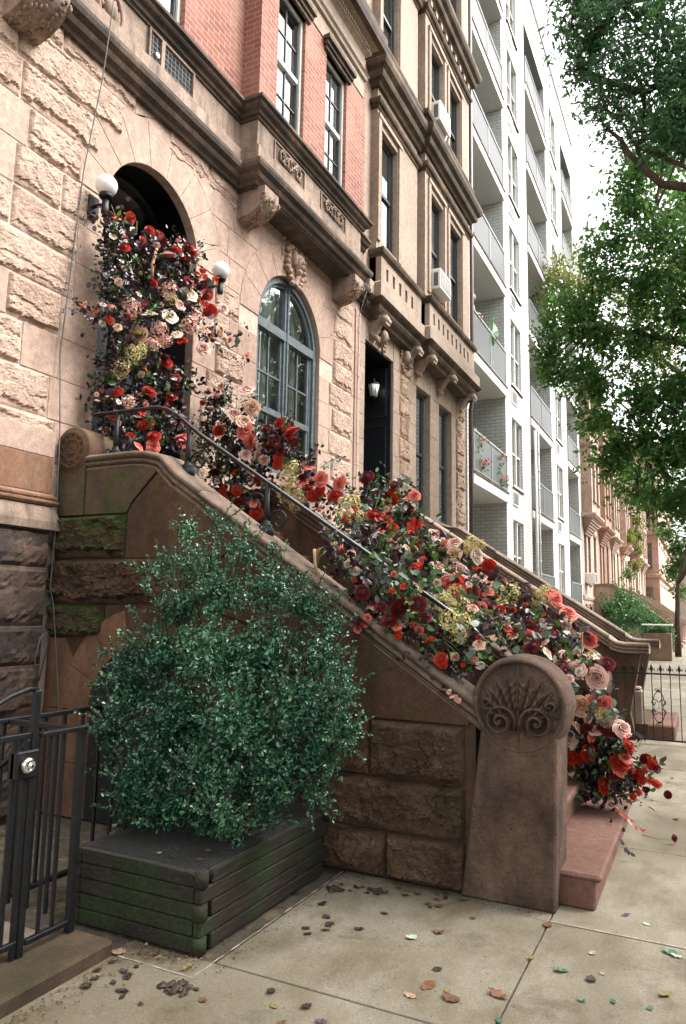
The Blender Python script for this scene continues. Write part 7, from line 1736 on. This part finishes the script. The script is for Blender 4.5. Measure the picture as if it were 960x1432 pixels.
# ------------------------------------------------------------------ trees
def tree(name, base, label, trunk, limbs, blobs, n, size, mat, seed, group=None, asp=.45, thick=1.0, oval=False, r0=.2, clump=14):
    t = thing(name, base, label, 'tree', group); rg = random.Random(seed)
    m = MB(); m.tube(trunk, [r0 * (1 - .55 * i / (len(trunk) - 1)) for i in range(len(trunk))], 'bark', 12); m.obj('trunk', None, t)
    m = MB()
    for L in limbs:
        pts, ra = L; m.tube(pts, [ra * (1 - .75 * i / (len(pts) - 1)) for i in range(len(pts))], 'bark', 8)
    top = Vector(trunk[-1])
    for (x, y, z, r_) in blobs:
        c = Vector((x, y, z)); a = min([Vector(p) for L in limbs for p in L[0]] + [Vector(p) for p in trunk[1:]], key=lambda q: (q - c).length + max(0, q.z - c.z) * .5)
        mid = a.lerp(c, .5) + Vector([rg.uniform(-.12, .12) for _ in range(3)]) * r_
        m.tube([a, mid, c], [.035 * thick, .022 * thick, .008], 'bark', 5, cap=False)
        for k in range(5):
            e = c + Vector([rg.gauss(0, .55) for _ in range(3)]) * r_; m.tube([mid.lerp(c, rg.random()), e], [.012 * thick, .004], 'bark', 4, cap=False)
    m.obj('branch', None, t)
    leaves('crown', blobs, n, size, mat, t, asp, .1, seed, jit=.3, upbias=.1, droop=.25, oval=oval, clump=clump, stretch=(1.12, 1.5, 1.12))
    return t
K1 = (3.7, 9.6)
T1X = [(1.6, 9.8, 9.0, 1.1), (2.4, 9.6, 10.2, 1.2), (3.4, 9.4, 9.2, 1.3), (3.8, 9.8, 10.8, 1.3), (1.2, 10.2, 10.8, 1.0), (4.8, 9.6, 9.6, 1.3), (2.6, 8.2, 8.8, 1.1), (3.2, 11, 9.0, 1.2), (1.9, 9.2, 7.9, .8)]
tree('street_tree', (K1[0], K1[1], 0), 'nearer street tree, dark narrow leaved crown with a bare curving limb at top right', [(3.7, 9.6, -.1), (3.65, 9.55, 1.6), (3.6, 9.5, 3.4), (3.2, 9.4, 5.2), (3.1, 9.4, 7.5)],
     [([(3.3, 9.4, 5.0), (2.2, 9.2, 5.9), (1.1, 9.05, 6.45), (.40, 9.0, 6.68), (.05, 9.0, 6.70), (-.23, 9.0, 6.81), (-.42, 9.0, 7.08), (-.58, 9.0, 7.31), (-.67, 9.0, 7.53), (-.82, 9.0, 7.72)], .085),
      ([(.40, 9.0, 6.68), (.0, 9.02, 7.01), (-.25, 9.0, 7.2), (-.45, 9.0, 7.34), (-.65, 9.0, 7.67)], .035), ([(-.42, 9.0, 7.08), (-.50, 9.02, 7.43), (-.66, 9.0, 7.8)], .03),
      ([(3.1, 9.4, 7.2), (2.2, 9.2, 8.4), (1.0, 9.1, 9.0), (.2, 9.0, 9.3), (-.6, 9.0, 9.4)], .10), ([(1.0, 9.1, 9.0), (.3, 9.0, 8.3), (-.4, 9.0, 8.1)], .04), ([(3.1, 9.4, 7.2), (3.6, 9.7, 9.0), (4.2, 9.8, 10.5)], .10)],
     T1B + T1X + [(-1.25, 9, 9.3, .3), (-1.1, 9, 8.6, .3), (-1.0, 9, 9.0, .4), (-.9, 9, 8.1, .3), (0.25, 9.2, 7.9, .5), (.1, 9, 7.5, .35), (-1.3, 9, 9.9, .35), (-.9, 9.2, 9.9, .5)], 66000, .085, 'oakleaf', 41, 'street trees along the kerb', asp=.36, clump=16)
tree('street_tree', (3.7, 16.6, 0), 'broad green street tree hanging low over the pavement, second from the camera', [(3.7, 16.6, -.1), (3.7, 16.5, 2), (3.5, 16.4, 4), (3.0, 16.3, 6)],
     [([(3.1, 16.3, 5.5), (1.8, 16.1, 6.4), (.4, 16, 7.0), (-1.0, 16, 7.6), (-1.9, 16, 7.9)], .12), ([(3.0, 16.3, 6), (2.0, 16.2, 8.2), (.6, 16, 9.8), (-.6, 16, 10.2)], .12), ([(3.3, 16.3, 4.6), (1.8, 16.1, 4.9), (.3, 16, 5.1), (-.9, 16, 5.3)], .09), ([(3.0, 16.3, 6), (3.6, 16.5, 9), (3.8, 16.5, 11)], .12)],
     T2B + [(-.9, 16, 11.3, .6), (-.3, 16, 11.9, .8), (.3, 16, 12.4, .9), (-1.2, 16, 10.9, .5), (-1.9, 16, 9.6, .5), (-2.5, 16, 8.6, .5), (-2.8, 16, 8.0, .45), (-2.9, 16, 7.2, .4), (-.2, 16, 3.9, .6), (-1.6, 16, 5.0, .6), (1.8, 16.2, 9, 1.4), (1.9, 16.2, 7, 1.4), (3.2, 16.4, 10.5, 1.6), (3.6, 16.6, 8, 1.5), (1.8, 16.2, 11.2, 1.3), (5, 16.6, 9, 1.6), (2.2, 16.2, 5.4, 1.2)], 66000, .105, 'treeleaf', 42, 'street trees along the kerb', asp=.6, clump=14)
tree('street_tree', (3.7, 26.5, 0), 'yellowing street tree whose crown edge shows against the white building', [(3.7, 26.5, -.1), (3.6, 26.5, 3), (3.0, 26.4, 6)],
     [([(3.1, 26.4, 5.6), (.8, 26.2, 8.6), (-1.6, 26, 11), (-3.4, 26, 12.6)], .15), ([(3.0, 26.4, 6), (2.4, 26.2, 10), (.5, 26, 13)], .15)],
     T3B + [(-1.6, 26, 12.2, 1.2), (-.4, 26, 13.2, 1.4), (1.0, 26, 12.4, 1.5), (-1.0, 26, 10.6, 1.2), (1.4, 26, 10, 1.5), (3, 26.4, 11.5, 1.7), (2.2, 24, 7, 1.8), (2.6, 27, 7.5, 2.0), (4.5, 26, 8.5, 2.2), (2.4, 30, 8, 2.0), (3.5, 22, 9, 2.0)], 32000, .13, 'yelleaf', 43, 'street trees along the kerb', asp=.6)
tree('street_tree', (2.6, 45.5, 0), 'far small leaved street tree at the right edge, above the distant pavement', [(2.6, 45.5, -.1), (2.4, 45.4, 3), (1.6, 45.2, 5.5)],
     [([(1.8, 45.2, 5.2), (.2, 45, 5.8), (-1.2, 45, 6.2)], .12), ([(1.6, 45.2, 5.5), (-.4, 45, 8), (-2.2, 45, 9)], .12)],
     T4B + [(.2, 45, 6, 1.4), (1.2, 45, 8, 1.6), (-.6, 45, 8.6, 1.2), (2.4, 45.3, 9.5, 1.7)], 16000, .16, 'treeleaf', 44, 'street trees along the kerb', asp=.6)
tree('street_tree', (-1.0, 33, 0), 'slim dark trunk standing on the far pavement by the hedge', [(-1.0, 33, -.05), (-.98, 33, 1.4), (-.9, 33, 3), (-.3, 33.2, 5.2)], [([(-.9, 33, 3), (.4, 33, 5.0), (1.4, 33.2, 6.6)], .09)],
     [(1.0, 33.2, 6.8, 1.2), (.2, 33, 6.2, .9), (2.0, 33.2, 7.6, 1.4)], 7000, .14, 'treeleaf', 45, 'street trees along the kerb', asp=.6, r0=.13)
def bush(loc, blobs, label, mat, n, size, seed, name='shrub'):
    t = thing(name, loc, label, 'shrub'); leaves('foliage', blobs, n, size, mat, t, .6, .3, seed, clump=10)
    m = MB(); rg = random.Random(seed)
    for b in blobs:
        for i in range(3): m.tube([(loc[0], loc[1], 0), (b[0], b[1], b[2])], [.03, .01], 'bark', 5)
    m.obj('stem', None, t)
bush((-3.5, 37, 0), [(-3.9, 37, 1.9, .8), (-3.3, 36, 2.2, .7), (-3.0, 35, 1.7, .8), (-3.7, 36, 1.0, .9), (-3.9, 38, 2.6, .6)], 'tall dark shrub in front of the far pink houses', 'hedge', 6000, .11, 61)
bush((-2.3, 34, 0), [(-2.5, 34, 1.5, .7), (-2.0, 33, 1.3, .6), (-2.7, 35, 1.9, .6), (-1.7, 32.5, 1.1, .5)], 'bright green shrub behind the pale planter rim', 'hedge', 6000, .09, 62)
bush((-1.55, 30.3, 0), [(-1.9, 30.4, .95, .34), (-1.6, 30.4, 1.0, .34), (-1.3, 30.4, .95, .34), (-1.75, 30.4, .6, .36), (-1.4, 30.4, .55, .36)], 'clipped box hedge block beside the far pavement', 'hedge', 6000, .06, 63, 'hedge')
bush((-3.9, 48, 0), [(-3.9, 48, 1.6, .9), (-3.6, 47, 1.0, .9), (-4.1, 50, 2.6, .7), (-4.2, 50, 4.2, .5)], 'dark climbing greenery against a far red house', 'hedge', 4000, .14, 64)
bush((-4.2, 57.0, 0), [(-4.2, 57, 7.4, .5), (-4.2, 57, 6.4, .45), (-4.2, 57, 8.6, .6), (-4.3, 57, 5.2, .4)], 'bright creeper hanging from the bay of a far red house', 'yelleaf', 2500, .14, 65, 'creeper')
t = thing('concrete_planter', (-1.55, 29.6, 0), 'low dark planter wall with a pale stone rim on the far pavement', 'planter')
b = MB(); b.bbox(-2.05, -1.1, 29.5, 30.1, 0, 1.30 - .3, .02, 'fardark'); b.obj('wall', None, t); b = MB(); b.bbox(-2.1, -1.05, 29.45, 30.15, 1.28, 1.33, .01, 'whitepaint'); 
for x in (-2.0, -1.15): b.box(x, x + .04, 29.6, 29.64, 1.0, 1.28, 'iron')
b.obj('rim', None, t)
# greenery on other house fronts
t = thing('window_box', (-4.3, 52, 0), 'window box with trailing green plants on a far pink house', 'window box')
b = MB(); b.bbox(-4.4, -4.15, 51.0, 52.6, 6.15, 6.4, .02, 'fardark'); b.obj('trough', None, t); leaves('foliage', [(-4.25, 51.4, 6.7, .4), (-4.2, 52.2, 6.7, .4), (-4.2, 51.8, 7.1, .35)], 1200, .12, 'yelleaf', t, seed=66)
# unseen tree added to shade pavement and stoop; houses opposite shade it and show in reflections
tree('street_tree', (3.7, .8, 0), 'unseen street tree added beside the camera to shade the pavement, outside the picture', [(3.7, .8, -.1), (3.65, .85, 1.6), (3.6, .9, 3.6), (3.4, 1.0, 5.4)],
     [([(3.5, 1.0, 4.4), (2.4, 2.0, 5.4), (1.6, 3.4, 6.0)], .10), ([(3.4, 1, 5.4), (2.6, 0, 7), (2, -1.6, 8)], .10), ([(3.4, 1, 5.4), (3.8, 2.4, 7.2), (3, 4.4, 8)], .10)],
     [(1.9, 3.6, 6.4, 1.2), (2.6, 5.2, 6.8, 1.3), (2.2, 1.8, 6.4, 1.4), (1.9, 0, 6.6, 1.4), (3.4, 3.4, 7.6, 1.6), (3.6, .8, 7.8, 1.7), (1.8, -2, 6.6, 1.5), (3.4, -1.8, 7.6, 1.6), (4.8, 1.6, 7.2, 1.6), (.4, -1.4, 6.2, 1.3), (-.6, -3.0, 6.2, 1.4), (4.6, 4.6, 7.4, 1.5)], 30000, .15, 'treeleaf', 47, asp=.6)
opp = [o for o in bpy.data.objects if o.name.startswith('brownstone_house') and o.get('label', '').startswith('pink brownstone, sixth')][0]
for i in range(7):
    oy = -6 + i * 6.0
    copy_thing(opp, (16.2, oy, 0), 'pale brownstone across the street, outside the picture, opposite the %s' % ['camera', 'planter', 'arched doorway', 'tan house', 'white block near end', 'white block middle', 'white block far end'][i], rotz=PI)
# ------------------------------------------------------------------ fallen leaves
LM = {'brown': plain('dead_brown_leaf', (.12, .055, .025), .7, var=.4, scale=60), 'dark': plain('wet_dark_leaf', (.035, .022, .016), .55, var=.4, scale=60), 'tanl': plain('pale_dry_leaf', (.34, .23, .15), .8, var=.2, scale=60),
      'green': plain('fallen_green_leaf', (.045, .13, .07), .5, var=.3, scale=60), 'yellow': plain('fallen_yellow_leaf', (.20, .16, .05), .6, var=.2, scale=60), 'palegreen': plain('pale_green_leaf', (.35, .46, .34), .5, var=.15, scale=60), 'mauve': plain('mauve_leaf', (.10, .06, .075), .5, var=.3, scale=60), 'rust': plain('rust_leaf', (.15, .065, .032), .7, var=.3, scale=60)}
LV = {}
def leafmesh(kind, var):
    if (kind, var) in LV: return LV[(kind, var)]
    rg = random.Random(hash_(kind[0]) + var * 7 + len(kind)); b = MB(); n = 14
    # wedge outline with curl; two sided thickness comes from a second shell
    asp = [.62, .75, .85, .55][var % 4]; V = []
    for j, sgn in ((0, 1), (1, -1)):
        pass
    for i in range(n + 1):
        t = i / n; w = asp * math.sin(PI * t ** .85) ** .8 * (1 + .12 * math.sin(i * 2.6 + var)); x = t - .5
        bend = .12 * (1 + var % 3) * (t - .5) ** 2 + .02 * math.sin(t * 9)
        V += [(x, -w * .5, bend + .05 * w + .05 * math.sin(i * 1.7 + var) * .4), (x, 0, bend), (x, w * .5, bend + .06 * w + .04 * math.cos(i * 1.3))]
    F = []
    for i in range(n): F += [(3 * i, 3 * i + 1, 3 * i + 4, 3 * i + 3), (3 * i + 1, 3 * i + 2, 3 * i + 5, 3 * i + 4)]
    b.add(V, F, None, True); b.tube([(-.5, 0, .03), (-.62, .02, .02), (-.70, .05, .02)], .012, None, 4)
    me = bpy.data.meshes.new('fallen_leaf'); me.from_pydata(b.v, [], b.f); me.materials.append(LM[kind]); me.polygons.foreach_set('use_smooth', [True] * len(b.f)); me.update()
    LV[(kind, var)] = me; return me
rgl = random.Random(77)
def fl(kind, x, y, size, label, group='fallen leaves scattered on the pavement', cat='leaf', z=.004, name='fallen_leaf'):
    o = bpy.data.objects.new(name, leafmesh(kind, rgl.randrange(4))); COL.objects.link(o); o.location = (x, y, z + size * .01)
    o.rotation_euler = (rgl.uniform(-.12, .12), rgl.uniform(-.12, .12), rgl.uniform(0, 6.28)); o.scale = (size, size, size * rgl.uniform(.6, 1.6)); tag(o, label, cat, group); return o
HERO = [('tanl', -2.52, 2.80, .075, 'pale tan leaf standing upright at the corner of the areaway curb'), ('tanl', -2.73, 2.56, .05, 'small tan leaf lying on the brown areaway curb near the gate'),
 ('brown', -1.92, 2.65, .05, 'curled light brown leaf just in front of the tree pit corner'), ('palegreen', -1.37, 3.61, .07, 'large pale mint green leaf on the middle of the pavement slab'),
 ('tanl', -1.18, 3.09, .06, 'pinkish tan leaf left of the long pavement joint'), ('mauve', -1.42, 2.74, .05, 'round mauve leaf with a stalk lying on the front joint'),
 ('rust', -1.14, 3.20, .085, 'rusty brown curled leaf in the centre foreground slab'), ('brown', -1.02, 3.15, .08, 'brown leaf pointing right, beside the rusty curled one'),
 ('rust', -.85, 3.27, .09, 'large rust brown leaf nearest the joint on its left side'), ('yellow', -.80, 3.67, .045, 'olive yellow leaf lying across the long pavement joint'),
 ('brown', -.80, 4.08, .06, 'brown curled leaf at the foot of the carved newel'), ('green', -.65, 3.62, .07, 'dark green oval leaf just right of the long joint'),
 ('dark', -.52, 3.60, .055, 'black shrivelled leaf right of the dark green oval one'), ('tanl', -.55, 3.87, .05, 'cream and brown leaf in the right slab below the step'),
 ('green', -.22, 4.06, .07, 'dark green leaf overlapped by a pale one under the pale joint'), ('palegreen', -.19, 4.03, .055, 'pale green leaf lying on a darker one near the right edge'),
 ('yellow', -.22, 3.62, .07, 'olive leaf with a stalk near the right edge of the pavement'), ('green', -.41, 3.45, .04, 'grey green leaf low in the right slab'), ('green', -.27, 3.47, .035, 'small teal green leaf furthest right in the lower slab'),
 ('green', -.53, 3.40, .035, 'small grey green leaf closest to the joint in the right slab'), ('green', -.80, 3.08, .05, 'green leaf sitting on the joint at the bottom of the picture'),
 ('yellow', -1.64, 2.75, .045, 'small yellow leaf on the front slab left of the mauve leaf'), ('rust', -1.55, 2.66, .05, 'orange brown leaf cut by the bottom edge of the picture'),
 ('rust', -1.44, 4.21, .04, 'orange leaf at the base of the rough stoop wall'), ('green', -1.29, 4.20, .06, 'green leaf at the base of the stoop wall near the newel'),
 ('brown', -1.17, 3.98, .045, 'brown leaf below the newel on the left slab'), ('tanl', -.48, 3.68, .03, 'tiny pale oval petal in the right slab'),
 ('rust', -1.27, 3.73, .06, 'faint rust coloured leaf just right of the pale mint leaf'), ('yellow', -1.05, 3.2, .05, 'thin curved yellow leaf between the brown ones'), ('dark', -1.15, 3.36, .045, 'dark oval leaf above the rusty curled one'),
 ('mauve', -.45, 4.42, .05, 'grey blue leaf on the pavement by the corner of the bottom step'), ('palegreen', -.34, 4.35, .04, 'pale lime leaf right of the bottom step')]
for h in HERO: fl(*h[:4], h[4])
for i, (x, y) in enumerate([(-1.88, 3.45), (-1.78, 3.48), (-1.84, 3.40), (-1.80, 3.54), (-1.95, 3.76), (-1.60, 3.81), (-1.64, 3.57), (-1.79, 3.56), (-1.71, 2.84), (-1.52, 2.81), (-1.85, 3.62)]):
    fl('dark', x, y, rgl.uniform(.03, .06), 'dark rotten leaf scrap lying on the slab beside the planter', 'dark leaf scraps beside the planter')
for i in range(14):
    fl('dark', rgl.uniform(-2.5, -1.95), rgl.uniform(2.42, 2.74), rgl.uniform(.025, .06), 'dark rotten leaf scrap on the pavement in front of the planter corner', 'dark leaf scraps in front of the planter corner')
for i in range(16):
    fl(rgl.choice(['dark', 'brown']), rgl.uniform(-2.0, -1.35), rgl.uniform(4.0, 4.24), rgl.uniform(.03, .06), 'dark leaf scrap swept against the foot of the rough stoop wall', 'leaf scraps along the stoop wall')
for i in range(18):
    fl(rgl.choice(['dark', 'brown', 'mauve']), rgl.uniform(-.75, .4), rgl.uniform(4.5, 9.5), rgl.uniform(.03, .06), 'small dark leaf on the pale pavement beyond the bottom step', 'leaves beyond the bottom step')
for i in range(20):
    fl(rgl.choice(['yellow', 'brown', 'tanl', 'yellow']), rgl.uniform(-2.55, -2.12), rgl.uniform(2.8, 2.93), rgl.uniform(.012, .03), 'tiny yellow leaf fleck on the soil at the planter corner', 'leaf flecks on the soil', z=.012)
for i in range(12):
    fl(rgl.choice(['brown', 'tanl', 'yellow', 'dark']), rgl.uniform(-2.5, -2.2), rgl.uniform(2.98, 3.6), rgl.uniform(.02, .045), 'dead leaf lying on the wire mesh of the planter', 'dead leaves on the planter mesh', z=.392)
# fine litter nobody could count
V = []; F = []; rg2 = random.Random(5); vals = []
def fleck(x, y, s3, z=.006):
    th = rg2.random() * 6.28; o = len(V); e = rg2.uniform(.3, .9)
    for k, (a, b) in enumerate(((1, 0), (.1, e), (-1, .1), (-.1, -e))): V.append((x + s3 * (a * math.cos(th) - b * math.sin(th)), y + s3 * (a * math.sin(th) + b * math.cos(th)), z + rg2.uniform(0, .003)))
    F.append((o, o + 1, o + 2, o + 3)); vals.append(rg2.random())
for i in range(420): fleck(rg2.uniform(-2.05, -.85), 4.235 - abs(rg2.gauss(0, .05)), rg2.uniform(.002, .008))
for i in range(260): fleck(-2.05 + abs(rg2.gauss(0, .06)), rg2.uniform(2.8, 4.2), rg2.uniform(.002, .007))
for i in range(260): fleck(-2.50 + abs(rg2.gauss(0, .08)), rg2.uniform(1.8, 2.78), rg2.uniform(.002, .009))
for i in range(500): fleck(rg2.uniform(-2.5, .6), rg2.uniform(2.0, 6.0), rg2.uniform(.0015, .0045))
for i in range(160): fleck(-.803 + rg2.gauss(0, .008), rg2.uniform(2.0, 4.15), rg2.uniform(.0015, .004))
for i in range(300): fleck(rg2.uniform(-2.55, -2.1), rg2.uniform(2.8, 2.94), rg2.uniform(.002, .008), .010)
M['litter'] = leafmat('leaf_litter', [(0, (.012, .008, .005)), (.6, (.05, .03, .016)), (.9, (.10, .06, .03)), (1, (.24, .18, .08))], .8, 0)
me = bpy.data.meshes.new('leaf_litter'); me.from_pydata(V, [], F); me.materials.append(M['litter']); fattr(me, vals)
o = bpy.data.objects.new('leaf_litter', me); COL.objects.link(o); tag(o, 'fine dark crumbs of leaf litter along the joints and the foot of the stoop', 'leaf litter', kind='stuff')
# clumps of rotted leaves
for (x, y, lab, s_) in ((-2.07, 2.67, 'ragged black clump of rotted leaves in front of the tree pit corner', .09), (-2.0, 3.98, 'black clump of rotted leaves near the stoop wall, left end', .07), (-1.75, 4.08, 'black clump of rotted leaves against the middle of the stoop wall', .07)):
    V = []; F = []; rg2 = random.Random(int(x * 100)); b = MB()
    for i in range(26):
        a = rg2.random() * 6.28; d = rg2.random() * s_ * .6; s3 = rg2.uniform(.012, .03); th = rg2.random() * 6.28; cx_, cy_ = x + d * math.cos(a) * 1.3, y + d * math.sin(a)
        b.add([(cx_ + s3 * math.cos(th), cy_ + s3 * math.sin(th), .005), (cx_ + s3 * math.cos(th + 1.8), cy_ + s3 * math.sin(th + 1.8), .012), (cx_ + s3 * math.cos(th + 3.2), cy_ + s3 * math.sin(th + 3.2), .006), (cx_ + s3 * .8 * math.cos(th + 4.5), cy_ + s3 * .8 * math.sin(th + 4.5), .010), (cx_, cy_, .016)], [(0, 1, 4), (1, 2, 4), (2, 3, 4), (3, 0, 4)])
    o = b.obj('leaf_clump', LM['dark']); tag(o, lab, 'leaf clump')
ff = thing('fallen_flower', (-.26, 5.9, .03), 'single dark maroon flower lying alone on the pale pavement', 'flower')
add_flower(ff, 'm', -.26, 5.9, .045, .035, rgl, FACE); b = MB(); b.tube([(-.28, 5.9, .03), (-.38, 5.95, .012), (-.48, 6.02, .008)], .003, 'greenstem', 5); b.obj('stem', None, ff)
# ------------------------------------------------------------------ light, sky, camera
w = bpy.data.worlds.new('World'); scene.world = w; w.use_nodes = True
nt = w.node_tree; nt.nodes.clear(); out = nt.nodes.new('ShaderNodeOutputWorld'); bg = nt.nodes.new('ShaderNodeBackground'); sky = nt.nodes.new('ShaderNodeTexSky')
sky.sky_type = 'NISHITA'; sky.sun_disc = False; sky.sun_elevation = R(52); sky.sun_rotation = R(62); sky.air_density = 1.0; sky.dust_density = 5.0; sky.ozone_density = 1.0
hs_ = nt.nodes.new('ShaderNodeHueSaturation'); hs_.inputs['Saturation'].default_value = .10
nt.links.new(sky.outputs[0], hs_.inputs['Color'])
wm_ = nt.nodes.new('ShaderNodeMixRGB'); wm_.blend_type = 'MULTIPLY'; wm_.inputs[0].default_value = 1; wm_.inputs[2].default_value = (1.0, .98, .955, 1)
nt.links.new(hs_.outputs[0], wm_.inputs[1]); nt.links.new(wm_.outputs[0], bg.inputs[0]); bg.inputs[1].default_value = .15; nt.links.new(bg.outputs[0], out.inputs[0])
sl = bpy.data.lights.new('sun', 'SUN'); sl.energy = .8; sl.angle = R(30); sl.color = (1, .95, .88)
so_ = bpy.data.objects.new('sun', sl); COL.objects.link(so_)
az = R(62); el = R(52); dirv = Vector((math.sin(az) * math.cos(el), math.cos(az) * math.cos(el), math.sin(el)))
so_.rotation_euler = (-dirv).to_track_quat('-Z', 'Y').to_euler(); so_.location = (5, 0, 20)
cam = bpy.data.cameras.new('camera'); co = bpy.data.objects.new('camera', cam); COL.objects.link(co); scene.camera = co
YAW, PIT, ROL = 0.46092529, 0.13638653, 0.01788382
f_ = Vector((-math.sin(YAW) * math.cos(PIT), math.cos(YAW) * math.cos(PIT), math.sin(PIT)))
r0_ = Vector((math.cos(YAW), math.sin(YAW), 0)); u0_ = r0_.cross(f_)
r_ = r0_ * math.cos(ROL) + u0_ * math.sin(ROL); u_ = -r0_ * math.sin(ROL) + u0_ * math.cos(ROL)
mt = Matrix((r_, u_, -f_)).transposed().to_4x4(); mt.translation = (0, 0, 1.6); co.matrix_world = mt
cam.sensor_fit = 'VERTICAL'; cam.sensor_height = 36; cam.lens = 36 * 1011.86 / 1432; cam.clip_start = .05; cam.clip_end = 1000
vs_ = scene.view_settings; vs_.view_transform = 'Standard'; vs_.look = 'None'; vs_.gamma = 1; vs_.use_curve_mapping = False; vs_.exposure = 2.1
